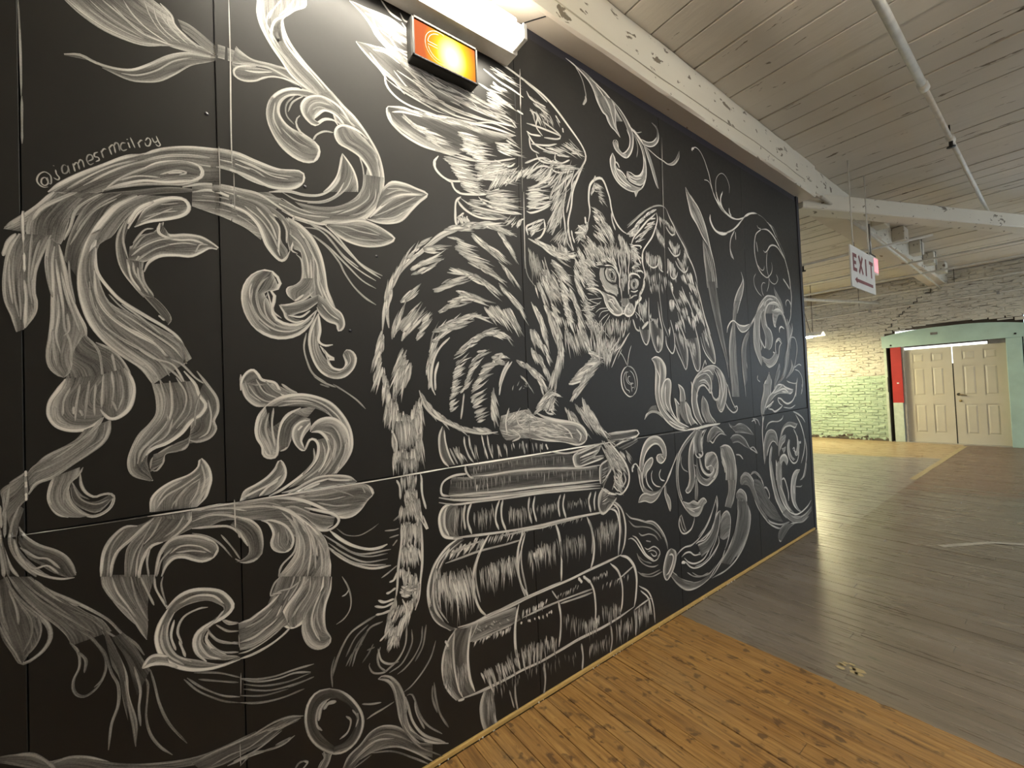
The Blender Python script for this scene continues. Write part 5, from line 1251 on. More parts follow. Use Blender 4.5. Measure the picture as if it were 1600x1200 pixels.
L|14.4|0.28|3162,2284 24,-122 33,-153 33,-154 36,-137
F|0.3|0.108|0.3|3055,2270 43,-148 55,-161 69,-157 60,-136|3175,2285 22,-134 22,-142 42,-191 56,-181
F|0.75|0.288|0.4|3606,2421 21,-65 -64,-68 -64,-80 -49,-77 -21,-73|3613,2422 27,-77 -15,-70 -44,-72 -49,-71 -35,-69
L|8.37|0.7|3606,2421 25,-57 -37,-52 -63,-61 -64,-86 -36,-107
L|8.49|0.7|3613,2415 29,-77 -27,-91 -68,-100 -44,-83
L|11.3|0.75|4180,2962 82,-28 94,-80
L|9.78|0.8|3959,2886 21,-17 56,-2 -102,-58 -40,-72 -13,-80 10,-69 38,-72 57,-48 94,-27 51,7 74,50 24,56 -11,43
L|12.4|0.7|4036,2867 118,22 99,-17 99,-49 82,-62 83,-71 47,-71 45,-88 21,-123 7,-94 -33,-161
L|12|0.7|4061,2681 32,-12 53,27 56,47 72,24 88,-3 86,-39 85,-56
L|6.46|0.7|4060,2540 -7,-27 -31,-19 -47,8 -52,28
L|6.56|0.7|4146,2696 -26,-70 -9,-75 9,-57 26,-55 -17,-69 -41,-59
L|6.67|0.7|4309,2498 30,-41 -41,-43 -54,-15 -67,14 -38,32
L|6.24|0.7|3882,2446 -44,-48 7,-62 56,-50 75,-31
L|6.39|0.7|4065,2384 -49,-2 -34,-37 7,-49 28,-33
L|6.68|0.7|4240,2369 29,-41 30,-42
L|14.9|0.75|4460,2476 78,-40 70,-46
L|15.1|0.75|4579,2590 42,-112 -2,-79
L|14.7|0.75|4336,2835 82,-61
L|9.09|0.65|3925,2736 20,-89
L|9.85|0.65|4498,2214 -4,39 42,27 46,-11 24,-37
L|8.51|0.65|3546,2746 -1,-67
L|8.33|0.65|3533,2756 -77,-94 -16,-82 14,-50 38,-20
L|5.6|0.35|4162,2958 135,-17 96,-79
L|5.73|0.35|4325,2886 165,-123 63,-83
F|0.8|0.288|0.4|4240,2369 25,-72 62,-61 64,-62 32,-35|4247,2363 73,-52 80,-68 41,-103
F|0.6|0.288|0.5|4041,2262 -106,-78 -70,-63 -19,-29|4245,2280 83,-36 65,-55 30,-50
L|12.4|0.7|3846,2092 89,92 122,76 85,17 120,-2 100,-51 61,-85
L|12.5|0.7|4021,2106 23,52 72,43 103,10 103,-13 48,-49
L|12.3|0.7|3941,2099 75,93 106,53 102,3
L|13.6|0.6|3550,2174 -50,-84 -76,-78 -5,-39 -49,-87 -32,-116 1,-114
F|0.55|0.252|0.3|3467,2165 -35,-81 -16,-86 -31,-98 -38,-104 -16,-90 -4,-95 15,-221|3564,2175 -49,-71 -52,-102 -11,-99 1,-103 -4,-156 11,-259
L|11|0.9|3313,1896 18,46 50,44 55,14 51,-19 54,-13 84,2 89,22
F|0.6|0.36|0.8|3474,1983 67,-15 84,-2 105,31|3499,1965 36,-44 69,-6 92,42 32,29
L|8.32|0.8|3474,1980 36,-41 52,-23 72,11 77,38
F|0.8|0.432|0.5|3949,2164 -86,-64 -69,-61 -57,-45|4066,2196 -143,-112 -131,-66 -58,-45
L|13.2|0.75|4020,2221 -71,-57 -87,-71 -125,-99
L|13.7|0.75|4069,2226 -58,-71 -10,-79 24,-70 92,-52 34,-64 -35,-74 -54,-35
L|13.7|0.75|4360,2209 -122,19 -104,-18 -72,-43 -41,-61 8,-71 41,-62
F|0.6|0.396|0.5|3931,2148 -119,-87 -28,-105 -12,-104 20,-82 53,-68 55,-55|4064,2182 -125,-97 -42,-88 -14,-105 7,-77 7,-70 25,-48
L|14.4|0.7|3826,2048 -42,-92 -12,-104 20,-82 66,-88 41,-42
L|14.7|0.7|3941,2106 -44,-109 -6,-105 30,-76 -21,-43
L|14.9|0.7|3955,2086 6,-77 40,-62 8,-64 -27,-86 -85,81
L|14.9|0.7|3944,2128 5,-92 39,-68
F|0.5|0.252|0.5|3939,2085 5,-84 39,-69 24,-70 -17,-65|4009,2134 16,-128 92,-52 34,-64 -89,-109
L|12.8|0.85|4168,2151 33,-8 64,24 71,2 68,-32 49,-50 28,-67 7,-84
L|12.4|0.85|4235,2005 -24,13 15,53 42,47 65,25
L|12.4|0.85|4192,2134 -8,-59 17,-65 42,-9
L|12.7|0.85|4307,1949 5,38 48,22 61,-16
F|0.9|0.36|0.6|4176,2148 106,17 107,-6 79,-94 21,-121|4191,2127 0,-66 35,-57 39,92 85,44 97,-91
F|0.4|0.252|0.4|4491,2098 -21,-155 4,-108 -71,-108 -31,-91 -86,-105 -151,-85 -94,-83|4542,2055 65,-90 -76,-128 -35,-109 -51,-100 -87,-98 -151,-64 -95,-70
L|11.1|0.65|4509,2091 1,-131 -17,-124 -53,-109 -31,-91 -86,-98 -113,-50
L|11.3|0.65|4610,2060 -1,-79 -91,-98 -76,-140
L|11.6|0.65|4595,2160 22,81 -44,35
L|11.5|0.65|4521,2038 69,83 23,96
L|10.7|0.8|4346,1846 -30,44 -52,1 -49,-35 -16,-60 3,-44 -49,-45 -88,-30 -81,3 -75,37
L|10.7|0.8|4348,1861 -60,-47 -27,-75 -80,-75 -123,-37 -78,21
L|10.7|0.8|4143,1765 50,-13
L|10.9|0.8|4224,1856 56,25 49,-28
F|0.6|0.36|0.6|4178,1766 -57,-45 -86,-23 -125,26|4261,1739 -97,-75 -105,-30 -124,42
L|9.94|0.65|4413,1530 119,45 63,38 50,71 58,128 -26,94 -77,16 -51,-22 -4,-93
L|9.64|0.65|4541,1706 22,-46 -27,-54 -125,-84
L|9.92|0.65|4791,1646 -70,11 -125,-36
L|9.97|0.65|4614,1606 97,-16 73,-56 9,-81 -54,-86
L|9.74|0.65|4408,1500 73,-17 153,-10 38,54
L|8.56|0.65|3811,1557 -11,-34 50,-25
F|0.7|0.36|0.6|4541,1706 2,-54 -47,-62 -103,-68|4581,1652 14,-39 -105,-61 -79,-30
L|11.9|0.75|4036,1584 3,-43 37,-36 -26,-71 -9,-71
L|11.7|0.75|4036,1577 -23,-50 -69,-34 -31,-56 -16,-69
L|12.2|0.75|4268,1665 -10,-74 -60,-59 -63,-86
L|12.2|0.75|4259,1657 -55,-81 -62,-80
F|0.6|0.36|0.6|4036,1577 -75,-77 -40,-63 -24,-69|4036,1577 40,-72 -18,-72 -34,-70
F|0.5|0.252|0.4|4260,1665 -73,-89 -44,-72 -24,-58|4276,1591 -43,-59 -98,-86 -17,-7
L|11.5|0.85|4041,1363 122,31 106,12 179,-25 99,31
L|11.6|0.85|4134,1439 90,27 88,-6 123,-37 122,-11
L|12.1|0.85|4670,1519 -27,-54 -19,-63 -19,-61
F|0.7|0.288|0.8|4098,1418 108,41 123,-3 124,-33 104,-7|4058,1369 143,53 139,-19 108,-22 109,31
L|8.22|0.6|3693,1937 -94,-72 -53,-89 -6,-118 8,-112 18,-86 5,-79
L|8.33|0.6|3658,1888 -38,-83 -11,-93 17,-100
F|0.4|0.18|0.15|3693,1937 -94,-72 -54,-102 -7,-118 29,-172|3696,1903 -62,-97 -15,-134 -5,-160
F|0.7|0.324|0.4|3910,1479 -10,-83 -58,-88 -8,-68 13,-22|4056,1476 -28,-84 -56,-55 -56,-67 -23,-55
F|0.8|0.288|0.5|4313,1471 -147,-55 -140,-39 -72,-60 -57,-67|4545,1397 -168,13 -181,-24 -107,-40 -106,-52 -54,-46
L|13.2|0.85|4207,1466 -93,-56 -106,-46 -73,-67 -48,-67
L|13.9|0.85|4623,1465 -11,-78 -79,-74 -118,-29 -89,19 -67,33 -69,6 29,-45 67,-25
L|13.4|0.85|4286,1272 -74,-26 -97,-20 -56,22 -81,11
L|14|0.85|4094,1389 105,19 144,18 123,-49 79,20
L|14.1|0.85|4312,1464 87,-32 148,-23
L|13.2|0.85|3932,1269 83,24 87,31
L|9.42|0.6|4584,1264 -119,-24 -163,16
L|9.08|0.6|4546,1405 -116,-20 -234,1 -141,-45
L|9.91|0.6|4774,1462 0,-64 -36,-39
L|8.74|0.6|4065,1297 -86,-31
L|8.67|0.6|3926,1479 -24,-69 -61,-109
L|12.7|0.75|3847,1218 -1,-69 -18,-81 3,-96 9,-179
L|12.7|0.75|3876,1203 -41,-80
L|14.6|0.75|4508,1203 103,-26 113,-46 65,-53
L|14.6|0.75|4561,1173 96,-85 66,-99 27,-98 -35,-98 -86,-99
L|14.4|0.75|4765,921 21,-137 -51,-128 -76,-98 -82,-18
L|10.2|0.65|4274,1184 -21,-28 -90,-20 -134,7 -83,-15 -54,-44
F|0.6|0.288|0.4|4596,1077 -94,23 -129,13 -113,-32 -61,-60 -55,-89 -4,-93|4553,1050 -112,17 -111,1 -77,-38 -44,-68 -44,-68 -20,-85
L|13.7|0.75|4588,1086 -55,-38 -110,28 -129,-8 -78,-49 -63,-81 -23,-112
L|14.2|0.75|4494,1040 66,-75 7,-86 -38,-64 -72,31
L|14.4|0.75|4571,971 20,-63 68,-11 -60,-6
L|13.8|0.75|4369,953 -36,-63 14,-91 83,-74 95,-2 58,62 4,92
L|14|0.75|4448,854 39,4 20,-64 66,-8
F|0.9|0.576|0.9|4369,953 -36,-63 17,-77 101,-72|4395,943 -19,-73 44,-80 71,-39
F|0.8|0.504|0.8|4571,971 10,-62 -37,-58 -37,-57|4593,923 23,-49 -30,-66 -33,-27
F|0.8|0.432|0.8|4303,1004 -90,-14 -49,-38 -16,-56|4310,988 -33,-48 -57,-23 -69,-58
F|0.7|0.432|0.7|4288,895 -54,-9 -35,4 30,-40|4297,890 -23,-31 -29,-18 -17,5
F|0.9|0.504|0.8|4143,795 47,30 70,-4 58,-41 -27,-59|4093,616 60,63 27,68 55,22 48,-43
F|0.9|0.432|0.6|4067,798 15,-73 -5,-106|4075,793 48,-81 4,-101
L|15|0.9|4143,795 64,28 70,-8 44,-50 -30,-44
L|14.5|0.9|4067,798 7,-72 -22,-103
F|0.9|0.576|0.9|4389,569 26,49 61,29 75,-15 39,2|4463,558 15,35 51,23 61,16
L|12.9|0.75|4133,912 -36,118 -78,37 -81,-1 -53,-37 -42,-86 -10,-81
L|13|0.75|4117,921 -45,40 -65,10 -71,-45 -41,-71
L|12.8|0.75|3993,934 -41,-72 -19,-82 14,-141
F|0.5|0.216|0.4|4133,912 -36,118 -78,37 -98,-7 -68,-97 -13,-170|4117,921 -45,40 -65,10 -71,-45 -57,-69 -40,-71
F|0.8|0.504|0.7|3993,934 -46,-86 -18,-102 18,-107|4008,918 -39,-108 5,-91 21,-87
F|0.7|0.432|0.6|3937,808 2,-105 32,-130 49,-128 104,-105 95,-77|3976,803 26,-116 34,-118 53,-109 75,-85 113,-81
L|14.3|0.85|3953,806 -1,-126 32,-131 67,-124 88,-103 87,-72
L|14.9|0.85|4066,791 -9,-127 28,-111 54,-109 91,-104 117,-67 108,-36 136,1 147,25 90,38
F|0.6|0.432|0.6|4116,784 -59,-63 2,-107 36,-112 89,-110 128,-105|4178,733 -5,-101 -4,-93 42,-79 74,-109 116,-89
L|14.9|0.75|4160,606 54,6 45,-59 33,-86 -1,-73
L|14.7|0.75|4121,569 58,-82 59,-83
L|14.8|0.75|4215,430 35,-72 82,-60
F|0.9|0.576|0.9|4590,634 -96,10 -80,-33 -47,-68 -12,-87 25,-79 82,-90 90,-49|4579,624 -64,-36 -49,-76 -13,-88 -8,-59 55,-78 72,-45
L|15.1|0.9|4591,638 -107,4 -82,-45 -39,-83 -4,-88 52,-99 141,-89
L|15.2|0.9|4419,520 6,-91
L|9.55|0.6|4752,701 4,-47 -55,-87 -95,-28
L|9.36|0.6|4473,496 114,-19 41,8
F|0.4|0.288|0.6|4229,333 133,-86 145,-45 159,-2 164,45|4138,315 130,-85 156,-70 194,-12 205,51
L|14|0.55|4325,248 144,-45 176,-7 182,34
L|13.9|0.55|4261,181 164,-14 152,-25 166,18
L|13.8|0.55|4379,236 166,-42
L|12.1|0.6|3395,695 -1,44 50,27 68,-3 53,-31 51,-54 5,-73 19,-83 49,-82 81,-83 114,-86 154,-69 100,-15
L|12.1|0.6|3616,560 35,-73 92,-98
L|12.3|0.6|3566,738 44,17 72,-14 68,-51 51,-82
L|12.6|0.6|3792,599 53,-9 42,-45 10,-43 -50,-25
L|12.8|0.6|4176,207 -90,-23 -57,-50 27,-49 34,-1 56,36 74,26
L|12.8|0.6|4283,205 -141,9 -116,26 -140,51 -86,60
F|0.55|0.216|0.2|3395,695 21,60 82,7 79,-51 47,-80 48,-88 48,-96 110,-103|3395,688 93,-15 65,-43 47,-80 62,-91 108,-102 114,-86
F|0.2|0.158|0.2|3618,698 100,-23 82,-74 80,-109 117,-99|3619,586 103,-126 110,-102 150,-74 163,-49
L|11.5|0.6|4065,90 48,38 72,19
L|11.1|0.6|3825,305 59,-34
F|0.3|0.18|0.3|4025,107 7,54 73,33 123,9|4089,77 91,36 95,36 112,11
F|0.5|0.252|0.4|3116,915 40,-78 40,-85 -3,-79 -36,-54 -30,-49|3325,887 11,-76 -16,-79 -23,-90 -44,-54 -31,-49
L|10.2|0.55|3325,887 13,-95 -29,-102 -42,-92 -44,-53
L|9.94|0.55|3116,915 41,-66 22,-22
L|10.4|0.7|3318,595 -3,32 36,25 40,2 57,-32 29,-43 -1,-71 41,-59 5,-53 -35,-82 -62,-62 -74,-63 -70,-38
L|10|0.7|3330,586 1,-50 -16,-84 -42,-83 -65,-71 -68,-55 -35,-45
L|10.3|0.7|3430,587 -5,-44 -23,-21 -8,46 -29,-26
F|0.5|0.216|0.5|3318,595 33,57 52,-3 63,-49 10,-92|3322,575 -1,-74 63,-25 82,9 15,9
F|0.5|0.144|0.5|3325,538 -10,-86 -49,-88 -71,-75 -82,-75|3517,449 5,-53 -35,-82 -62,-62 -144,-101
L|9.9|0.65|3049,455 22,37 52,37 42,-3 33,-43 -2,-67 -26,-72 -50,-66 -26,-17
L|9.59|0.65|3019,673 6,-54 -10,-45 -22,-42
L|9.39|0.65|3019,673 -40,-57 -64,-74 -72,-59 -101,-49
L|9.41|0.65|3060,553 -42,-9 -33,-34 -45,-54 -93,-36 -108,-19
L|9.43|0.65|3053,552 -5,-55 -32,-76 -47,-70 -68,-58 -37,-31
F|0.5|0.216|0.4|3049,455 61,70 60,-6 30,-73|3056,353 58,-14 50,6 32,71
F|0.8|0.36|0.7|3060,553 -43,-15 -32,-28|3059,551 -14,-77 -17,3
L|7.11|0.5|3012,375 -6,-57 -87,-70
L|7.15|0.5|3093,255 -40,-43
L|6.82|0.5|2850,334 -55,-8 -63,-1
L|9.92|0.7|2840,1444 36,39 56,5 42,-25 31,-28 30,5 12,-45 45,-23 44,26 17,97
L|9.93|0.7|3018,1444 30,-43 33,-22
L|10.2|0.7|3092,1372 18,-52 44,-38 46,27 31,60 26,124
L|10.6|0.7|3229,1351 39,-46 73,-39 67,12 4,32 -53,-3
L|10.4|0.7|3276,1492 29,-88 55,-85
L|9.8|0.7|2816,1193 109,3 91,1 93,-3
L|12.3|0.8|2985,1463 20,-28 35,2
L|12.1|0.8|2816,1190 142,3 151,1
L|8.38|0.6|2902,1412 -15,-45 -7,-70 39,-54
L|8.55|0.6|2902,1412 49,-66 38,-73 86,-65
L|8.29|0.6|2827,1312 6,-52 38,-49
L|8.42|0.6|2892,1308 27,-65
L|8.64|0.6|2924,1079 16,45 50,43 70,9 68,-27 68,-49
L|8.6|0.6|2924,1079 45,1 33,-18 50,34 73,23 83,-20
L|9.22|0.6|3256,1191 22,-30 50,-13 81,22 80,-10 80,-36 93,-61
L|9.12|0.6|3347,1143 15,-39
L|9.19|0.6|3268,1069 53,19 91,-8 91,-41 75,-80
L|9.11|0.6|3302,1034 67,12 64,-19
L|9.1|0.6|3305,1059 53,7
L|9.69|0.6|3639,1172 52,9 25,-35
L|9.78|0.6|3663,1197 87,-20 39,-51
L|9.55|0.6|3592,958 57,0 67,-54
L|9.46|0.6|3578,966 20,-15 118,-51
L|9.14|0.6|3343,935 65,-14 49,-38
F|0.4|0.252|0.4|2902,1412 -15,-45 -6,-58 49,-67|2907,1409 44,-63 38,-73 52,-57
F|0.6|0.216|0.5|2924,1079 16,45 50,43 81,8 125,-75|2935,1072 46,13 48,19 85,28 118,-47
F|0.3|0.144|0.5|3262,1187 67,-30 80,13 107,-15 146,-92|3267,1181 83,-70 105,-16 108,-16 98,-22
F|0.3|0.108|0.4|3268,1069 53,19 117,-17 140,-112|3302,1028 91,-3 103,-44 81,-28
F|0.7|0.288|0.5|3103,1019 18,-51 7,-49 42,-60 -10,-96|3114,1011 74,13 72,-23 45,-61 17,-77 -1,-125
L|11.5|0.7|3103,1019 73,7 72,-20 46,-46 30,-79 -3,-143
L|11.2|0.7|3112,999 6,-60 31,-53 5,-67
L|11.2|0.7|3131,949 31,-53 18,-63
L|14.5|0.65|2961,999 -57,-10 -20,-38 6,-47 37,-23 24,20 45,-12 2,-30 -53,-21 -54,14 -51,42 -25,66 -2,40
L|14.6|0.65|2961,999 66,-25 30,-52 0,-59 -34,-43 -60,-26
L|14.1|0.65|2798,1007 40,-22 14,27 -40,33
L|14.2|0.65|2815,1182 18,-36 14,-70 5,-64
F|0.6|0.288|0.4|2939,999 -47,-21 -4,-45 39,-52|3016,981 41,-59 -7,-70 -63,-50
L|8.32|0.5|2923,1172 -49,-47 -17,-62
L|11.9|0.45|3400,738 58,33 67,-17 64,-58
L|12.3|0.45|3580,743 59,8 83,-43 56,-42
L|14.2|0.6|2985,897 13,-38 -54,-27 -54,14 -51,36 -26,61
L|14.1|0.6|3059,886 -18,-57 -67,-42 -80,-16 -63,27 -49,42
F|0.6|0.288|0.5|2785,873 60,-43 64,-16 82,29 15,39|2782,840 59,-49 63,-22 81,22 65,61
F|0.8|0.432|0.8|2766,680 54,6 51,-26 -45,-26 -65,-9|2758,592 32,4 35,33 34,16 11,4
F|0.9|0.324|0.9|2306,1672 32,-31 3,-62 -6,-78 -5,-62 20,-73 47,-65 68,-53 90,-44 96,-17|2324,1682 70,-4 50,-41 14,-54 -14,-47 -40,-47 -9,-52 17,-64 49,-61 80,-53 102,-46 58,-27
L|10.8|0.95|2306,1672 24,-23 15,-44 -8,-78 -6,-78 16,-67 38,-65 71,-63 90,-44 105,-23 143,2 164,4 157,-1
L|8.31|0.9|2306,1673 53,15 52,-15 42,-42 5,-48 -12,-47
L|8.11|0.9|2353,1615 30,-63 -16,-83 12,-73
L|8.1|0.9|2392,1657 2,-79 -15,-78 -7,-78 38,-80 85,-69 99,-56
F|0.8|0.36|0.9|2425,1525 -22,-52 -8,-47 25,-64 69,-52|2472,1541 36,-17 -5,-59 -14,-48 5,-53 40,-73
L|8.94|0.9|2411,1363 -16,63 8,52 31,47 43,18 31,-19 -3,-54 -16,-58 4,-54 41,-67 63,-47
L|8.76|0.9|2451,1509 -14,-63 3,-64 41,-60
L|8.98|0.9|2489,1310 89,-60 124,-48
L|8.93|0.9|2466,1264 91,-39 104,-30
L|8.54|0.85|2204,1291 23,31 43,15 60,-4 42,-15 42,-29
F|0.3|0.18|0.8|2246,1346 35,23 52,5|2228,1327 51,9 68,-6
F|0.8|0.432|0.8|2204,1291 41,40 51,10 68,-17 41,-34|2204,1291 57,34 68,-2 76,-39
F|0.9|0.36|0.6|2540,1413 15,-47 0,-54 16,-39|2545,1412 34,-42 27,-29 -15,-53 16,-40
F|0.9|0.36|0.6|2596,1506 16,-44 -1,-66 4,-61|2601,1506 46,-34 26,-45 -4,-45
F|0.95|0.432|0.8|2669,1382 5,-55 15,-57 35,-58|2674,1382 40,-52 26,-52 47,-54
L|7.85|0.9|2540,1413 19,-58 4,-65 34,-46
L|7.98|0.9|2596,1506 20,-55 -11,-66
L|8.05|0.9|2596,1506 61,-40 18,-73
L|7.93|0.9|2545,1410 53,-46
L|8.06|0.9|2669,1382 8,-72 21,-52 36,-47
L|8.15|0.9|2679,1382 46,-53 24,-63 69,-56
L|7.98|0.9|2627,1362 14,-61 34,-63
F|0.4|0.216|0.4|2610,1385 -8,-82 72,-76|2669,1382 -7,-71 53,-87
F|0.8|0.252|0.7|2782,1502 -22,-67 -6,-68 19,-74 37,-48 39,-38|2838,1421 -14,-34 6,-46 26,-71 38,-49
L|9.36|0.85|2899,1599 -81,-52 -41,-50 -18,-73 -5,-57 23,-80 43,-49 50,-38
L|9.54|0.85|3005,1432 -42,37 -42,25 -55,-11 -31,-34 -16,-62 15,-58 31,-71 40,-43
L|9.42|0.85|2758,1520 8,-29 -12,-67
F|0.7|0.216|0.5|2782,1502 59,63 80,40 93,27 93,-3|2830,1444 37,51 66,10 54,-25 30,-42
L|9.05|0.75|2899,1599 80,27 93,9 69,-18 57,-37 44,-56 17,-75 -21,-80 -44,-60 -40,-28 -44,33 -18,55
L|8.68|0.75|2817,1536 67,28 79,11 54,-30 18,-48 -6,-53 -24,-12
L|8.84|0.75|3029,1444 19,-43 44,-26 45,29 13,66 -16,74 -53,61
L|8.68|0.75|2919,1587 91,12 55,-36
L|8.62|0.75|2858,1518 78,11 53,-31 12,-48
F|0.6|0.36|0.6|3083,1623 67,-42 15,-80 -23,-104 -39,-34|3175,1593 78,-82 -7,-118 -66,-95 -60,3
L|10.3|0.8|3175,1593 43,-62 3,-87 -46,-85
L|10.2|0.8|3116,1605 53,-74 24,-111 -46,-96
L|10|0.8|3034,1431 14,-30 45,-23 43,20
L|7.83|0.7|3242,1524 54,-82 30,-77 46,-53 24,-27
L|7.83|0.7|3229,1351 39,-46 73,-39 52,0
L|7.34|0.7|2962,1676 -26,-36 -26,-35
L|7.4|0.7|2962,1676 13,-36
L|7.19|0.7|2902,1412 -22,-62 9,-70 35,-38
L|7.33|0.7|2908,1412 55,-55 27,-78 84,-77
F|0.5|0.288|0.5|2902,1407 -23,-63 20,-77 28,-48|2913,1406 49,-61 26,-78 63,-64
F|0.9|0.432|0.8|2144,982 -18,32 17,67 37,55 52,35 68,6 66,-30 40,-51 0,-58 -15,-18|2152,986 16,57 32,46 53,34 43,8 50,-23 27,-40 -14,-13
L|9.68|0.95|2128,985 -1,34 20,61 33,56 52,35 76,5 59,-27 38,-53 1,-58 -25,-28 -36,-9 -37,24 -2,26 35,8 26,-5
L|9.39|0.95|2162,1009 12,48 35,41 53,29 51,2 41,-27 18,-44
F|0.8|0.504|0.8|2310,1045 2,-26 33,-17|2346,1059 20,-16 25,-23
F|0.9|0.36|0.5|2102,1003 10,-65 16,-51 28,-44 64,-16 67,-7 81,32 48,39|2136,993 13,-36 4,-55 29,-39 56,-25 67,-6 64,30 38,30
F|0.7|0.432|0.7|2158,961 20,56 43,24 34,6|2163,930 36,39 44,29 19,28 -7,21
L|8.31|0.85|2152,883 -3,69 25,56 39,29 42,10 6,-26 -27,-31 -39,-25 -11,-33 16,-47 47,-43
L|8|0.85|2058,985 -6,25 17,17 23,2 25,-28 18,-27
L|8.06|0.85|2136,984 4,-50 18,-67
L|8.02|0.85|2118,967 4,-60 27,-58
L|10.9|0.95|2056,985 -1,20 17,17
L|7.22|0.85|2253,967 -15,-28 9,-42 35,-31 51,-16
L|7.37|0.85|2342,962 -20,-31 15,-33 42,-17
L|7.53|0.85|2540,1043 -63,-77 -42,-57 -48,-45 -56,-36
L|7.56|0.85|2529,1023 -82,-89 -50,-56
F|0.8|0.396|0.5|2097,795 26,34 41,10 56,-17 67,-5 53,19|2097,795 63,-2 72,-21 52,13 36,24 47,38
L|7.08|0.7|2097,795 26,34 49,9 64,-22 86,8
L|7.15|0.7|2097,795 63,-2 64,-22 60,14 55,41
F|0.7|0.432|0.6|2376,846 -4,-51 14,-44 19,-35 15,-39|2390,854 5,-53 27,-47 11,-33 -9,-45
L|6.36|0.7|2377,856 -5,-61 29,-73 19,-45
L|6.4|0.7|2390,802 36,-48 5,-48 -9,-30
F|0.5|0.324|0.5|2783,1179 -97,-42 -84,-52 -63,-52 -25,-72 -3,-85 7,-81 32,-70|2824,1169 -98,-41 -85,-47 -64,-53 -34,-60 -12,-84 7,-76 22,-79
L|8.19|0.75|2783,1184 -97,-47 -84,-52 -53,-53 -30,-72 -8,-84 11,-87 45,-88 62,-67 57,-39 71,-14 56,33 19,31
L|8.23|0.75|2577,1028 -35,-71 -11,-73 7,-82 31,-80
L|8.72|0.75|2900,1163 -57,-24 -69,-56 -17,-65 18,-25
F|0.6|0.36|0.7|2572,705 48,-69 66,-43 71,-10 45,28 36,38 33,5|2573,713 71,-27 61,2 49,-23 44,20 43,0 30,-31
L|8.07|0.75|2573,713 71,-27 61,5 50,-23 43,17 43,0 32,-31 -35,-5
L|7.89|0.75|2603,667 97,-30 94,-2
L|7.91|0.75|2641,648 77,-37
F|0.85|0.252|0.5|2825,1175 -68,-50 -56,-51 -26,-58 -8,-87 3,-77 -15,-48 -42,-25|2878,1165 -69,-46 -37,-52 -36,-47 -6,-66 15,-58 -6,-66 -36,-50 -62,-22
L|8.97|0.85|2825,1175 -79,-49 -51,-57 -21,-64 -7,-76 3,-77 -25,-51 -32,-22 23,-21 46,14 46,48 11,65 -10,58
L|9.3|0.85|2900,1169 -80,-45 -43,-58 -16,-60
L|9.2|0.85|2746,1120 -11,-111
L|9.26|0.85|2853,1023 3,-29 -50,-16 -40,22 -10,63 31,53
L|9.41|0.85|2853,1023 -17,42 27,61
L|9.34|0.85|2739,936 34,-22 11,-46 59,-55 64,-21 68,12 50,40
L|9.49|0.85|2805,972 15,-64 49,-53 76,-17 48,28 -19,35 -56,-1 -8,-16 -29,33 15,44 42,29 57,2 53,-39 6,-60 -42,-71 -85,-51 -66,5 -72,34 -46,58
F|0.6|0.252|0.6|2775,993 4,-68 36,-73 71,-46 90,4|2758,916 4,-67 58,-55 84,-25 94,37
F|0.6|0.288|0.5|2885,910 11,51 42,29 57,2|2929,901 45,3 31,-34 50,29 -17,62
L|6.89|0.6|2755,838 9,-68 -12,-77
L|6.84|0.6|2750,839 -18,-81 -6,-65
L|6.69|0.6|2586,1016 -13,-41 24,-47 57,-30
F|0.4|0.252|0.4|2750,834 -18,-76 -6,-65|2755,833 9,-63 -10,-83
F|0.6|0.216|0.6|2793,1172 -48,-58 11,-107|2866,1154 -29,-72 16,-59
L|9.02|0.55|1974,758 42,-37 63,-24 82,-33 77,-31 57,-43 37,-58
F|0.5|0.36|0.7|2134,676 86,-19 57,-39 48,-47 36,-64 14,-65|2171,659 66,-32 47,-41 48,-48 27,-55 13,-40
L|7.27|0.8|2143,670 77,-14 57,-35 57,-65 31,-62 10,-52
L|7.08|0.4|1997,708 51,-45 83,-21 75,-26 67,-45 37,-46
L|7.04|0.4|2086,614 31,-22 67,-7 58,-25 37,-39
L|7.05|0.4|2152,552 48,-18
L|6.93|0.4|2059,500 28,-53 63,-47 66,-24 51,-2
L|6.9|0.4|2071,480 53,-44 75,-35
L|7|0.4|2055,392 62,-43 85,-28 101,0
L|6.96|0.4|2081,373 93,-32 110,-2
L|7.92|0.85|1985,601 31,-2 39,-29 38,-50 43,-52 46,-35 37,-22 41,1 32,24
L|7.9|0.85|2026,612 35,-21 34,-43 25,-41 35,-44 65,-47
L|6.64|0.7|2135,515 32,-20 60,3 48,-30 13,-28 -27,-17
L|6.6|0.7|2166,481 39,-1 39,-19 8,-23 -30,2 -28,25
F|0.8|0.216|0.7|2409,437 -40,-18 -35,-46 -15,-50 7,-45 24,-22|2419,434 41,-39 -10,-53 -43,-50 -51,-35
L|10.3|0.8|2409,438 -39,-13 -36,-52 -17,-50 9,-45 24,-22 45,20 42,44 24,50 -5,39 -42,28
L|10.5|0.8|2384,403 32,-3 15,-22 -20,-44 -36,-39 -33,-9
L|8.47|0.7|2469,374 47,26 70,7 71,-4 88,18 81,41 71,53 60,71 48,61
L|8.29|0.7|2476,385 87,22 82,-8 75,15
L|8.89|0.8|2524,353 47,13 58,-8 57,-35 87,-9 65,10
L|9.27|0.8|2705,394 38,7 76,-5 54,21 43,25 61,63
L|9.46|0.8|3044,554 -51,-25 -32,-42 -46,-52
L|9.24|0.8|2557,338 54,-44 82,-29 101,3 82,46 74,64 61,56 26,51 13,61
L|9.01|0.8|2533,325 44,-24 43,-38 58,-26 86,-8 106,18 84,40 60,41 -2,50
L|16.2|0.9|2520,313 17,2 28,-11
L|7.85|0.5|2582,235 79,-49 96,-28 90,0
L|8.05|0.5|2775,340 68,37
L|7.93|0.5|2679,246 112,-4 108,32
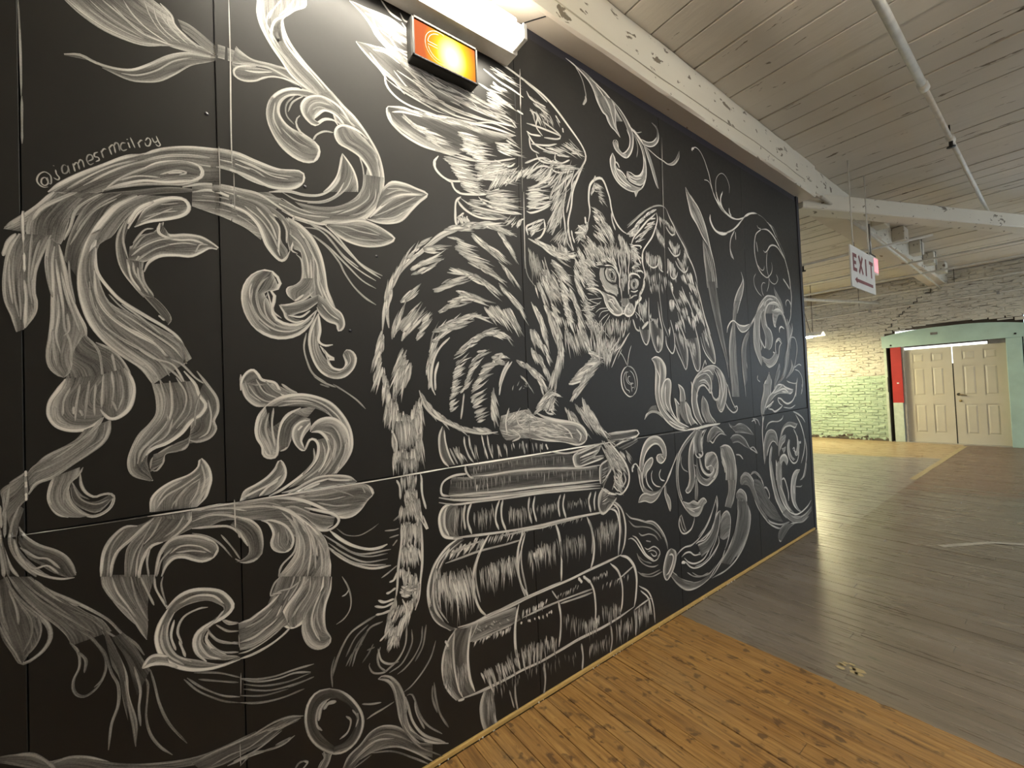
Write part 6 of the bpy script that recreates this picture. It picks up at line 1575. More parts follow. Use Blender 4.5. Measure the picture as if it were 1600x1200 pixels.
L|8.02|0.5|2722,313 115,-2
L|8.01|0.5|2640,218 93,-53 126,-17 98,34
L|8.9|0.65|2394,267 60,-64 84,-64 80,-30 109,-8 129,14 85,44 117,52 40,46
L|8.63|0.65|2417,288 51,-52 98,-54 114,-48
L|8.48|0.65|2438,270 40,-43
L|9.89|0.65|3049,468 41,48 59,13 48,-42 -1,-73 -39,-85 -50,-60
L|9.79|0.65|3338,585 -13,-110 -59,-113 -85,-90 -125,-75 -118,-65 -69,-21
L|10.2|0.65|3491,510 40,-85 -39,-115 -102,-105 -149,-72 -152,-30 -194,1
L|10.2|0.65|3416,571 -30,-116 -75,-111
F|0.5|0.18|0.3|2394,267 81,-77 109,-65 143,-24 129,14|2427,273 95,-65 112,-53 121,-23 131,15
F|0.4|0.144|0.4|3321,573 4,-105 -75,-117 -86,-96 -138,-78|3478,544 37,-116 -31,-116 -124,-92 -196,-95
F|0.5|0.216|0.4|3050,475 40,41 59,10 48,-39|3031,359 54,-27 74,11 37,71
F|0.6|0.144|0.4|3044,554 -67,-42 -48,-73 -85,-49 -115,-5|3050,546 -14,-68 -27,-64 -106,-93 -133,-33
L|9.85|0.75|2549,628 -25,-20 -10,-43 24,-50 45,-20 72,13 41,43 9,32
L|8.75|0.5|2548,625 19,-52 29,-65
L|8.71|0.5|2525,620 27,-82 32,-33
L|9.58|0.5|3005,647 6,-72 -32,-50
L|9.59|0.5|3613,534 75,-102 115,-104 50,-43
#painted_pendant
L|7.47|0.9|2061,1626 -32,-17 -25,-33 -6,-39 8,-43 27,-34 37,-20 31,3
L|7.74|0.6|2101,1443 33,28 16,44 -5,50 -24,40 -30,17 -30,4
L|3.85|0.75|2051,1595 -21,-19 -10,-34 12,-44 18,-15
L|3.87|0.75|2069,1590 -19,-5 -4,-39 14,-24 23,-10
L|3.89|0.75|2087,1563 -20,-2 -5,-20 21,-20 24,5
L|3.88|0.75|2039,1486 29,-11 0,-12
L|3.91|0.75|2088,1526 2,-24 5,-35
L|3.95|0.75|2082,1600 29,-20 17,-35 1,-39 -10,-25
L|3.93|0.75|2079,1512 35,9
L|3.93|0.75|2097,1492 16,4
L|3.89|0.8|1992,1715 28,-24 21,-28 20,-34
L|3.91|0.8|2109,1753 -23,-45 -15,-45 -6,-34
#painted_book
F|0.9|0.15|0.2|803,1359 -13,-47 1,-61 28,-57|814,1358 9,-63 13,-63 29,-41
L|7.68|0.9|807,1362 -17,-43 0,-61 14,-42 26,-29
L|7.09|0.85|814,1344 5,-55 17,-57 21,-40
L|7.31|0.85|910,1308 2,-36 18,-51 24,-32
L|7.34|0.85|934,1312 6,-50 23,-60
L|7.51|0.85|1001,1306 11,-52 18,-60
L|7.57|0.85|1031,1303 7,-52 19,-57
L|8.4|0.85|1381,1226 14,-30
L|7.14|0.55|837,1266 21,-43 15,-30
L|7.19|0.55|868,1270 14,-50 14,-30
L|8.04|0.55|1233,1257 8,-44 4,-23
L|7.71|0.55|1091,1249 7,-34 8,-20
L|8.32|0.55|1349,1229 9,-29
H|26|6.13|0.726|5.45|829,1267,20,-64 214,-5,8,-60 185,-16,5,-51 143,-15,3,-37
H|10|8.55|0.99|4.14|867,1249,18,-51 31,-17,14,-40
#painted_book
F|0.3|0.11|0.3|920,1180 118,-2 246,-1 262,-11|935,1135 101,-11 244,-13 297,-30
H|50|4.58|0.396|9.87|945,1176,0,-35 279,-7,0,-39 333,-17,0,-51
L|8.74|0.85|908,1181 3,-25 19,-27 20,-7
L|8.61|0.8|938,1131 98,-9 127,-2 158,-11 174,-21 130,-18 114,-3 52,-2
L|8.81|0.8|1411,1184 89,-19 70,-2 99,10 78,14
F|0.7|0.1|0.6|1593,1156 -25,-23 9,-43 36,-12|1800,1190 -30,-46 -41,-31 93,-2
L|8.84|0.85|1606,1159 -37,-17 3,-39 23,-23 93,8 119,15
L|9.1|0.85|1593,1147 101,19 92,17
L|10.1|0.85|1858,1235 128,-2 137,-3 6,-30 -147,-24 -102,-26
L|9.28|0.85|1616,1127 155,26
L|9.81|0.85|1855,1198 130,16 138,11
L|9.77|0.85|2119,1177 -140,-39
L|6.44|0.5|1615,1110 128,19
L|6.4|0.5|1614,1093 102,22 92,2
L|6.89|0.5|1871,1220 129,2
L|7.01|0.5|1939,1181 136,24
F|0.6|0.1|0.5|1857,1230 129,-2 137,2|1868,1188 115,2 138,11
F|0.4|0.1|0.5|1936,1143 90,19 93,15|1979,1129 76,16 71,21
#painted_book
F|0.4|0.1|0.3|839,1143 95,-15 229,-12 265,-22 323,-33|821,1071 126,-16 212,-18 264,-24 336,-33
H|60|4.41|0.462|13.6|831,1130,0,-41 294,-16,-1,-52 613,-60,-2,-62
H|8|4.92|0.792|8.44|949,1091,1,-29 76,-9,1,-29
L|8.33|0.9|919,1145 -64,2 -47,-13 -19,-24 2,-34 37,-13
L|10.6|0.8|806,1067 141,-15 174,-16 196,-14 219,-20 230,-19
L|10.3|0.85|776,1066 90,-27 165,-20 184,-14 207,-17 233,-22 115,-15
L|8.51|0.75|775,1046 75,-23 112,-9 176,-15 197,-12 199,-22 235,-27
L|6.34|0.5|828,1057 169,-21 218,-22 320,-28 236,-22
L|6.52|0.5|1031,1026 285,-19 340,-33
F|0.6|0.1|0.5|1778,1062 -10,-43 3,-55|1847,1089 10,-65 -61,-82
L|9.22|0.8|1847,1089 -69,-27 -11,-52 4,-50
L|9.46|0.8|1847,1080 17,-48 -51,-47
H|10|5.79|0.594|5.35|1783,1043,97,23 1,-90,84,32
#painted_book
F|0.9|0.25|0.3|827,1029 -38,-13 -16,-43 11,-56 44,-31|865,1015 -10,-53 5,-70 15,-10
H|12|5.07|0.594|5.41|841,1006,-4,-88 47,-3,-3,-103
L|11|0.95|834,1028 -38,-7 -21,-35 3,-48 17,-37 41,-18 46,-10
L|8.99|0.85|815,1025 -16,-31 -2,-53 20,-45
L|9.33|0.85|933,1016 -18,-32 -6,-47 18,-57
L|8.57|0.8|901,1015 -10,-47 5,-63
L|9.02|0.8|1083,1002 -20,-40 -7,-50 16,-47
L|9.12|0.8|1101,999 -11,-43 2,-52 20,-52
L|9.57|0.8|1258,981 -8,-56 16,-74
L|9.66|0.8|1293,979 -13,-53 17,-73
L|10.1|0.8|1464,956 -19,-45 7,-67
L|10.2|0.8|1493,955 -15,-59 18,-70
L|10.7|0.8|1690,929 -21,-44 14,-64
L|10.9|0.8|1729,927 -16,-50 2,-54
H|30|5.59|0.528|15.4|943,971,0,-64 103,-6,0,-66
H|34|5.92|0.528|16.3|1126,949,0,-60 124,-17,0,-62
H|30|5.86|0.462|17.2|1311,928,0,-47 128,-12,0,-49
H|24|5.36|0.462|13.2|1507,911,1,-34 156,-16,1,-35
L|10.1|0.8|836,883 103,-13 173,-22 194,-17 161,-7 178,-12 128,-9 110,5
F|0.8|0.125|0.6|1874,883 -78,50 -36,-38 -12,-69|1900,851 -44,-28 -56,-26 -40,9
L|11|0.85|1796,942 -43,-46 -4,-62 30,-41 63,23 59,44
L|11.2|0.85|1776,937 58,-37 68,-22
H|8|5.76|0.66|5.32|1780,909,68,6 -5,-80,69,23
#painted_book
F|0.85|0.2|0.2|859,876 -55,-24 -53,-39 -31,-57 -11,-75 5,-53 26,-61 64,-63|890,865 -56,-34 -48,-41 -24,-53 -14,-68 8,-68 27,-56 51,-45
L|9.97|0.95|859,876 -55,-24 -46,-41 -31,-51 -15,-60 6,-67 23,-60 42,-44 59,-32
L|7.37|0.8|819,848 -54,-46 -24,-59 -7,-63 8,-68 34,-58
L|6.05|0.6|874,862 -63,-32 -48,-61 -17,-73 11,-82 41,-74
H|12|5.18|0.66|3.89|742,776,-12,-127 29,-2,-5,-130
L|12.2|0.85|842,505 79,-10 84,6 107,0 115,7 144,1 134,0 145,8 171,5 99,6
L|7.84|0.7|988,500 125,8 134,5 191,4
H|26|10.8|0.99|10.7|826,839,-32,-39 162,9,-27,-36
H|18|8.84|0.792|7.13|1022,847,-19,-31 223,-14,-21,-26
H|20|6.99|0.462|7.77|1306,835,-11,-21 314,-27,-14,-23
L|8|0.6|794,788 61,3 114,5 140,-7 94,0
L|9.15|0.6|1075,835 130,-8 206,-11 221,-6
L|7.08|0.7|818,821 62,11 91,6
L|8.14|0.7|1206,834 130,-18 76,8
L|10.1|0.85|1023,861 -27,-29 -27,-36 -19,-31 -22,-49 -4,-76 10,-58
L|10.8|0.85|1206,842 -2,-31 -27,-61 -9,-81 15,-79 25,-76
L|11.7|0.85|1417,826 24,-70 11,-101 -9,-136
L|12.5|0.85|1650,802 28,-58 19,-92 -12,-84 -28,-53
L|7.17|0.6|960,784 -20,-65 1,-70 17,-76
L|7.76|0.6|1224,815 -28,-77 0,-92 27,-129
L|8.93|0.6|1668,781 19,-92 -12,-92
L|10.7|0.85|968,789 -31,-55 -14,-66 11,-73 22,-56 32,-38
L|9.26|0.8|1191,739 -18,-71 10,-78 35,-72
L|9.34|0.8|1210,551 13,-38
H|50|8.1|0.792|15.7|770,748,2,-139 67,-13,16,-154 71,0,10,-142
H|60|6.62|0.726|15.3|965,719,8,-101 95,2,4,-96 92,-2,5,-91
H|14|8.21|1|6.62|813,715,40,-141 62,-11,11,-113
H|10|9.67|1|6.5|755,733,0,-92 22,0,1,-67
H|50|6.81|0.66|19.7|1229,721,6,-78 102,5,2,-79 85,-13,0,-73
H|8|14.3|1|6.14|1279,716,1,-47 31,8,1,-47
H|44|6.89|0.462|24.3|1472,716,0,-82 154,-4,-1,-77
H|60|6.49|0.528|29.4|1715,727,-1,-88 177,6,-5,-109
L|11.4|0.85|1857,841 53,-48 9,-75 -7,-91 -21,-96
L|11.5|0.85|1872,847 67,-59 29,-100 -15,-99 -33,-56
L|10.4|0.9|1841,807 54,-29 21,-106 -24,-132
#painted_book
F|0.7|0.25|0.4|827,503 38,-8 56,-3 67,1 161,-5|809,443 93,-23 100,4 124,-9 48,5
H|24|9.86|0.528|19.9|841,477,15,-19 287,-26,18,-14
H|26|8.41|1|4.07|918,421,-9,-17 208,-14,-9,-26
H|14|9.19|0.99|5.93|1195,458,-6,-36 69,-1,-2,-38 83,4,-12,-28
H|10|10.9|0.924|5.88|1173,405,8,-25 213,-13,5,-21
H|16|7.1|0.726|6.31|1412,456,-10,-21 161,7,-11,-22
H|20|6.78|0.66|6.78|1672,468,-9,-20 118,0,7,-20
H|12|6.9|0.66|6.9|1746,411,-10,-32 252,-12,-8,-26
L|7.24|0.6|910,417 91,0 125,-2
L|8.4|0.6|1184,424 151,2 165,-6 181,-11
L|8.55|0.6|1431,409 138,-12 98,-6
L|8.61|0.7|1867,392 133,35 31,10
F|0.6|0.15|0.3|827,503 -40,-45 -21,-71 4,-80 30,-66 29,-37|897,484 -12,-78 -3,-67 5,-70 21,-64 0,-7
L|8|0.75|835,503 -44,-40 -25,-63 -2,-64 15,-59 43,-69
L|8.16|0.75|827,503 -11,-70 1,-80 15,-93 20,-53
L|10.4|0.85|909,486 -16,-56 -10,-78 8,-85 21,-64
L|11.3|0.85|1168,493 -16,-43 -13,-69 0,-89 22,-106
L|9.81|0.8|1416,431 12,-77 -5,-79 -16,-74
L|10.6|0.8|1600,498 46,-40 34,-70 5,-106 -18,-80
L|11.2|0.8|1820,505 65,-64 29,-91 -8,-98 -25,-55
L|12.9|0.9|1564,500 28,-34
L|13.2|0.9|1600,498 58,-52
L|6.56|0.6|1376,492 35,-52
L|5.62|0.6|946,494 -44,-60
L|14.5|0.9|1905,527 70,-32 55,-67 17,-81 -16,-99 -19,-50
L|11.8|0.75|852,204 55,-9 83,-6 106,-4 75,1 118,-8 128,3 138,4 175,-6 136,5 146,14
L|8.91|0.8|829,204 31,-7
L|8.8|0.8|780,473 14,-31
H|50|8.43|0.726|17.7|944,272,21,-79 102,-15,23,-82 91,-1,15,-66
H|40|9.07|0.66|19|1176,277,1,-83 98,-16,-1,-84 105,7,0,-71
H|30|7.15|0.528|20.7|1450,346,0,-73 135,-80,-1,-84 85,-13,0,-77
H|30|7.68|0.462|22.2|1724,286,0,-70 147,-32,-3,-80
H|22|5.92|0.594|9.2|835,339,12,-85 39,3,4,-83
H|12|11.5|0.924|8.4|1669,236,4,-53 40,20,2,-53
H|20|5.83|0.528|7.77|779,435,-8,-102 22,-9,2,-133
H|20|5.69|0.396|21.3|1083,285,7,-46 172,6,1,-46
#painted_book
F|0.7|0.15|0.5|965,186 -23,-45 -3,-60 17,-71|1011,179 -7,-67 5,-59 15,-57
L|7.7|0.7|961,188 -24,-52 2,-62 17,-68
L|7.87|0.7|1011,179 -9,-59 7,-74 15,-53
L|8.92|0.55|1126,142 1,-66 11,-71
L|9.43|0.55|1304,164 6,-80 -15,-78
L|10.2|0.55|1565,156 8,-70 -11,-71
L|10.8|0.55|1802,162 4,-82 -21,-62
L|11.4|0.55|2011,179 9,-78 -6,-73
L|5.92|0.4|1093,128 23,-91
H|26|5.59|0.396|16.8|1042,180,2,-36 498,-48,2,-50
H|20|6.2|0.462|16.5|1624,124,-1,-50 154,-15,-1,-53
H|24|6.58|0.594|26.3|1849,145,-3,-80 143,-15,-3,-83
H|30|6.88|0.594|27.5|2026,174,-4,-93 124,-13,-5,-105
L|8.93|0.8|2066,303 90,-66 41,-92 8,-110
L|8.85|0.8|2079,271 74,-72 24,-105
L|8.68|0.6|2011,179 62,8 112,11
L|8.84|0.6|2152,190 9,-91
H|12|5.45|0.396|13.6|964,166,-1,-104 42,-6,-2,-119
#painted_wing
L|8.03|0.95|479,3037 45,-24 36,-33 19,-30 44,-31 54,-23 55,-16 87,-40 110,-13 118,-7 109,2 116,-6
L|7.73|0.95|479,3037 58,3 64,7 54,1 69,-20
L|7.72|0.95|498,2885 53,6 65,18 74,-20 70,-24
L|7.63|0.95|498,2885 45,-36 50,-37 25,-28
L|7.92|0.95|606,2805 11,-48 40,-31 55,-12 72,0 91,-9
L|7.91|0.95|606,2805 40,-10 54,-18 71,-12
L|7.85|0.95|604,3108 38,-33 48,-9
L|8.53|0.95|729,3177 59,10 92,-2 96,-40
F|0.72|0.108|0.48|479,3037 45,-24 36,-33 37,-47 80,-37 98,-32|482,3039 68,1 64,1 54,-6 55,-21 12,-63
F|0.72|0.122|0.56|498,2885 51,-47 57,-33 80,-33 114,-17 125,-3|501,2887 82,19 80,-2 69,-38 102,-34 127,-7
F|0.48|0.086|0.56|735,2958 101,-68 128,-4 139,-5 170,-32|719,2909 116,-62 143,-15 159,-9 145,-3
L|6.48|0.8|568,3023 52,-6 60,-24 14,-7
L|6.42|0.8|580,2983 73,10 41,-7
L|6.47|0.8|621,3051 47,-16 56,-7
L|6.36|0.8|562,3027 24,-54 44,-38 69,6
L|6.32|0.8|563,2884 53,11 60,-19
L|6.25|0.8|550,2865 44,-39 39,-16
L|6.56|0.8|618,2784 54,-18 70,-13 88,-15
L|6.45|0.8|632,2803 60,-49
L|6.46|0.8|632,2969 46,-38 70,-9
L|6.38|0.8|537,3020 50,0 45,-30 34,-4
L|6.43|0.8|597,2933 67,-2 56,13
L|6.56|0.8|684,3097 20,-24 51,12
L|6.97|0.8|808,3134 70,14 81,-11
L|6.39|0.8|601,3027 38,-54
L|6.58|0.8|690,3059 27,-27
L|6.58|0.8|661,2842 83,-19 89,-20
L|6.76|0.8|717,2867 103,-12 78,3
L|6.51|0.8|647,2836 67,-53 87,-21
L|6.67|0.8|691,2917 85,-31 91,3
L|6.97|0.8|728,2761 103,-1 94,-8 119,14
L|7.15|0.8|755,2717 121,3 132,26 127,46 135,-1
L|6.87|0.8|773,2807 106,-21 114,-1
L|7.24|0.8|832,2789 94,-14 119,7 110,24
L|7.3|0.8|850,2839 112,1 102,-21 130,18
L|7.19|0.8|898,2873 116,-12 106,-5
L|7.14|0.8|885,2926 97,-10 51,-17
L|6.7|0.8|730,2831 72,-40 77,2
L|6.65|0.8|696,2871 78,-42 74,-34
L|7.32|0.8|990,2896 77,-22 148,-6
L|7.37|0.8|976,2786 123,8 163,27
L|7.68|0.8|1138,2847 96,4 48,-31
H|60|5.51|0.792|41.3|676,2889,84,-18 205,-37,123,-10 257,-5,115,3
H|30|5.01|0.792|20|574,3000,58,-17 134,-14,64,-11
H|24|5.09|0.66|27.2|646,2795,75,-23 154,-40,101,3
L|7|0.6|728,3155 58,-4 108,-2 82,-4
L|6.9|0.6|786,3144 62,17 78,-18
L|6.56|0.6|672,3138 27,-19 43,9
H|30|5.06|0.66|18.8|787,3158,45,2 189,2,51,-5
F|0.76|0.072|0.72|614,2663 5,-38 46,-30 70,-23 88,-13 78,-1|628,2678 62,14 79,9 107,19 132,18 125,14 136,23
L|9.21|0.95|618,2674 -7,-19 15,-40 53,-35 84,-20 91,2 47,-1
L|9.9|0.95|618,2674 65,19 71,3 122,27 124,23 134,22 140,9
L|7.12|0.85|634,2657 48,18 86,12
L|6.99|0.85|620,2652 19,-46 40,-26
H|44|8.47|1|9.56|675,2666,41,-26 34,-28,64,-12 57,-14,106,-6 28,-32,84,-1
H|50|9.24|1|11.9|938,2676,93,10 32,-26,104,12 -18,-43,121,16 67,-16,108,18
H|34|7.15|1|9.53|1140,2699,116,6 27,-30,108,10 62,92,48,-24
H|24|5.53|0.792|9.68|710,2686,87,5 166,34,115,12 167,23,109,-1
L|7.37|0.7|901,2561 99,10 126,31 137,57
L|6.14|0.7|823,2559 95,16 117,3
L|8.96|0.9|837,2539 -20,-31 2,-28 30,-26 47,-9 66,18 69,27
L|9.13|0.9|896,2445 14,-32 32,-13
H|44|9.86|1|8.68|860,2542,105,3 31,-26,90,5 23,-30,109,9 23,-22,93,11
H|44|6.87|1|12.2|1026,2564,185,32 7,-36,186,38 7,-36,150,65
L|7.58|0.8|1031,2482 92,57 97,43 51,31
L|7.58|0.8|1136,2612 85,-6 41,29
H|16|7.04|1|6.26|1120,2476,59,63 138,77,54,72 83,31,57,66
L|8.96|0.95|821,2516 -2,-36 30,-26 46,-16
L|9.42|0.95|896,2445 14,-32 32,-13 68,13 72,22 75,43
L|9.28|0.95|925,2373 7,-20 40,-27 68,-14 110,16
L|9.09|0.95|942,2385 -26,-28 -6,-52 2,-50 23,-17
L|9.82|0.95|1036,2408 43,-27 73,-6 97,7 40,1
H|30|10.1|1|10.3|929,2476,83,-6 15,-32,93,3 16,-18,95,10
H|26|6.82|0.924|10.6|1014,2485,54,30 55,61,113,57 38,42,115,43
H|28|6.18|0.924|10.8|1082,2451,59,78 95,48,52,70 101,59,34,58
H|50|6.93|0.858|15.4|1073,2433,122,31 25,-24,143,27 17,-27,145,26
H|36|5.98|0.726|13.5|983,2380,87,14 7,-42,115,11 78,-5,140,16
L|7.46|0.85|1045,2403 71,-5 76,10 78,3
L|6.92|0.85|921,2285 34,30
L|7.2|0.85|941,2377 50,-17 87,-2 92,6 98,14
L|6.83|0.85|930,2295 -10,-39
L|6.88|0.85|946,2306 -2,-45
L|6.92|0.85|971,2304 -10,-39
H|24|5.83|1|5.83|913,2291,23,-31 58,5,24,-24
H|30|6.31|0.924|9.47|1167,2309,40,32 88,2,22,37 12,35,31,15
H|34|7.52|0.99|13.4|1338,2534,132,44 -2,-42,143,36 -2,-41,143,43 -2,-34,133,56
L|7.94|0.85|1324,2473 75,10 79,37
L|7.95|0.85|1322,2431 86,12 80,45
L|8|0.85|1321,2407 31,-2 77,35 58,39
L|8.02|0.85|1337,2517 87,31
H|26|7.52|1|11.7|1330,2581,67,61 75,13,93,78 9,-40,82,65
L|8.89|0.85|1512,2701 -27,-59 -70,-71 -77,-45
L|9.52|0.95|1325,2285 -9,39 33,23 88,44
L|9.67|0.95|1437,2391 3,-50 -30,-48 -33,-19
H|20|7.44|0.99|9.92|1326,2318,66,38 19,-37,68,72
H|60|7.68|0.726|22.2|1444,2308,63,107 49,70,76,104 7,130,89,119 50,-136,30,112
L|11.3|0.9|1777,2818 -44,-78 -29,-54 -43,-84 -19,-95 -30,-95 7,-87 27,-58
L|9.26|0.75|1611,2598 -31,-114 7,-86 7,-87 45,-54
L|9.42|0.75|1677,2660 -44,-110 -30,-87
L|8.17|0.6|1547,2520 -39,-79 -50,-71
L|8.24|0.6|1596,2550 -55,-127 -52,-106
L|8.37|0.6|1493,2584 75,81 88,52
L|8.41|0.6|1503,2552 87,93 76,39
L|8.31|0.6|1605,2296 -21,48 -62,-46
H|20|6.89|0.66|17.2|1476,2289,73,66 116,-13,17,74
L|11.3|0.95|1087,3122 102,-8 97,-14 82,-15 108,-24 89,-44 93,-64 84,-63 36,-53 -16,-52 -42,-49
L|8.65|0.9|1093,3039 91,-23 78,-8 70,-13
L|8.52|0.9|1062,2956 81,-13 75,-17 58,-18
L|9.04|0.9|1337,3089 73,-20 87,-34
L|8.43|0.9|1146,2999 27,-12 58,0
L|8.79|0.9|1287,2911 40,-5
H|20|6.43|0.924|9.65|1145,2991,76,-8 -40,-79,103,-7
H|16|6.42|0.924|12.8|1130,3064,104,-2 75,-15,99,-7
H|24|5.93|0.99|11.1|1103,2881,103,-8 39,46,115,-3
H|40|7.72|0.792|22.3|1365,3025,74,-21 83,-61,66,-27 -66,-25,18,-61 157,33,33,-41
L|8.07|0.8|1355,3038 30,-30 99,-4
L|8.32|0.8|1406,2991 99,-23
L|8.08|0.8|1371,2943 54,-5 -15,-64 42,-37
L|8.47|0.8|1346,2867 97,10 138,4 -25,-26 -93,-23
L|7.99|0.8|1441,2833 -66,-14 -31,6
L|8.37|0.8|1456,2916 79,-16 52,-17
L|8.5|0.8|1552,2985 33,-31
L|8.53|0.8|1602,2933 4,-25
L|8.18|0.8|1349,2818 45,-43 76,-9 57,1
L|7.96|0.8|1358,2797 13,-54 53,-9
L|8.21|0.8|1402,2727 20,-27 67,3 36,28
L|8.22|0.8|1372,2768 111,28 71,32
L|8.43|0.8|1539,2770 -2,-35 47,-3 62,36
L|8.37|0.8|1524,2714 -14,-39 58,-1 100,38
L|8.59|0.8|1550,2765 98,22
H|40|7.8|0.924|12.1|1437,2764,114,10 116,46,108,-1 100,69,86,-36 20,-75,77,6
H|30|7.75|0.924|13.8|1423,2708,102,14 124,-5,135,31 47,-4,114,52
H|40|6.62|0.792|19.9|1299,2581,67,77 107,30,94,96 110,-39,102,125 95,17,57,132
L|8.04|0.7|1324,2653 88,52 67,21
L|8.07|0.7|1320,2587 111,82 80,15
L|8.14|0.7|1359,2531 113,81 38,54
L|8.41|0.7|1667,2702 -78,-75 -74,-72
L|8.59|0.7|1747,2762 -82,-96 -17,-77
#painted_wing
L|11|0.7|2564,2704 33,-48 36,-37 44,-53 55,-52 47,-49 37,-52 48,-56 36,-72 14,-80
L|14.6|0.7|2723,2524 56,-59 26,-59
L|7.9|0.5|2126,2487 76,61 78,59 91,63 91,38 65,10 37,-14
L|7.81|0.5|2127,2502 101,73 97,68 82,41
H|20|13.7|0.726|8.85|2465,2638,14,-51 82,-15,44,-41 55,-27,25,-45 48,-1,-4,-46
H|26|14.9|0.792|9.85|2432,2555,4,-58 42,-35,13,-57 43,-35,6,-43
H|30|15.4|0.726|14.7|2584,2498,24,-57 54,-41,5,-55 53,38,-15,-59
L|9.47|0.7|2544,2584 35,-32 37,-15 40,19
L|9.47|0.7|2560,2443 44,-36 38,-11 51,20 14,36
H|40|13.1|0.792|12.7|2312,2373,11,-71 59,-22,3,-74 81,14,3,-75 23,-40,5,-53
H|30|13.8|0.792|13.4|2543,2364,3,-76 55,-31,2,-83 27,-23,14,-65
H|24|14.2|0.726|13.7|2661,2388,54,-65 77,-33,16,-49 32,120,24,-77
L|8.91|0.8|2306,2351 1,-36 24,-28 42,-12 45,15 16,29
L|9.06|0.8|2441,2347 -3,-38 15,-35 35,-12
L|9.33|0.8|2576,2302 -4,-50 26,-21 40,14 24,42
L|9.62|0.8|2639,2362 36,-39 58,-26 42,12 24,38
L|9.22|0.8|2546,2282 -12,-24
H|30|9.46|0.66|10.5|2294,2256,12,-61 39,-47,4,-62 91,44,-2,-75 145,-34,5,-49
H|14|17.4|1|5.86|2803,2272,25,-66 24,38,35,-83 -148,-49,36,-46
F|0.32|0.072|0.32|2626,2651 34,-60 45,-48 47,-37|2662,2614 45,-48 65,-62 56,-77
L|6.72|0.45|2437,2191 -6,-70 10,-90 10,-96 31,-62 33,-52
L|8|0.8|2198,1877 13,-45 21,-45 31,-24 28,32 12,47 -3,62
L|8.22|0.75|2313,2071 -8,-105 8,-103 20,-77 30,-56 25,-12 38,24 18,54 2,75 -21,79 -17,104
L|8.55|0.75|2479,1830 4,-54 25,-36 35,-26 25,16 14,50 -7,77 -31,85
L|8.8|0.75|2579,1791 32,-65 44,-60 44,-61 24,34 12,79 -17,90 -51,98 -31,98
L|9.1|0.75|2711,1836 54,-78 25,-67 35,-75 35,-23 31,35 10,105 -23,105 -43,102 -29,33
L|9.52|0.8|2917,1845 31,-81 50,-58 99,-56 13,64 -32,97 -48,94 -47,99 -35,98
L|11.2|0.8|2885,2248 46,-95 35,-91 37,-87 58,-105
L|8.45|0.8|2703,2191 35,-59 56,-63 46,-77 25,-73
L|7.01|0.6|2558,2206 23,-69 51,-72 42,-86 49,-115
F|0.4|0.072|0.4|2213,1857 12,-45 23,-29|2296,1862 -3,-41 -21,-47
F|0.48|0.054|0.48|2310,1925 10,-87 20,-67 40,-46|2437,1870 4,-53 -9,-53 -35,-44
F|0.48|0.043|0.48|2584,1857 40,-103 42,-77 34,-67|2700,1829 29,-72 -7,-68 -16,-73
F|0.4|0.072|0.48|2729,1820 54,-90 35,-73 37,-58|2867,1837 25,-86 -2,-76 -18,-70
F|0.48|0.054|0.56|2936,1870 25,-88 50,-70 75,-53|3021,1928 46,-118 32,-84 0,-60
H|50|9.18|0.792|15.3|2194,2028,12,-50 39,-16,2,-76 52,30,-2,-78 -65,-93,13,-40
L|16.1|0.8|2225,1863 31,23 40,28
L|10.5|0.6|2137,1918 27,-58 40,-13
H|24|9.39|0.726|10.4|2310,1925,7,32 52,4,14,-41 36,8,-4,-43
H|16|9.52|0.792|7.41|2389,1836,0,-58 32,-41,-4,-43
H|16|20.6|1|5.53|2556,2080,0,-55 39,4,-4,-45
H|10|16.6|1|4.46|2568,2208,15,-48 16,-31,7,-32
H|34|10.2|0.792|13.6|2660,2152,35,-52 49,-6,56,-51 -97,-83,35,-47
H|30|10.2|0.792|13.6|2687,2020,25,-54 63,22,16,-50 -151,-129,25,-48
H|34|14.5|0.924|11.7|2803,2163,25,-67 37,-54,26,-67 59,-53,26,-68 21,-16,25,-81
H|40|10.1|0.726|13.4|2635,1882,13,-77 45,-53,24,-66 151,-34,15,-69 -49,-76,27,-51
H|30|10.7|0.792|14.3|2962,1901,38,-69 39,-58,27,-71 -100,336,26,-68 -102,58,58,-57
H|24|14.4|1|8.13|2815,1962,24,-79 106,90,28,-57 -439,-179,0,-48
H|16|10.5|0.924|7|2788,2224,58,-51 84,-7,38,-54
H|20|8.44|0.528|12.7|2328,2146,5,-46 36,25,5,-47 108,3,5,-48
#painted_cat
L|11.8|0.95|944,2239 -74,-25 -48,-31 -47,-47 -52,-50 -51,-41 -42,-53 -29,-49 -15,-53 -14,-58 -9,-71
L|10.8|0.75|918,2227 -65,-34 -70,-55 -68,-66
L|10.3|0.75|723,2086 -80,-85 -35,-57
L|9.97|0.75|622,1972 -28,-62 -10,-84 5,-57
L|8.44|0.8|563,1761 -28,-76
L|8.51|0.8|565,1743 -5,-70
L|10.4|0.8|862,2216 107,36 106,37 91,-4 86,-22
L|11.7|0.8|1324,2268 94,-24 99,-33 70,-6 64,46
H|30|10.2|0.99|6.84|739,2136,45,29 -109,-137,43,66 -37,-101,23,80 -16,-85,12,78
H|44|11.5|1|9.98|854,2214,73,22 82,31,94,27 103,36,100,13 108,0,115,-17
H|30|11.3|1|13.3|1345,2272,95,-32 106,-30,101,-34 66,-31,94,-2 -42,61,66,-48
H|16|12.7|1|5.47|745,2110,90,23 22,4,68,15
H|12|14.1|1|5.34|685,2013,103,63 73,52,91,29
H|10|10.8|0.99|5.34|684,1993,72,30 87,33,62,44
H|20|11.5|1|7.15|869,2182,56,3 32,13,73,-15 15,-33,75,-1 -17,-18,99,-12 31,-23,127,-9
H|26|13.8|1|8.93|985,2233,75,-53 50,-35,87,-53 79,-31,82,-41
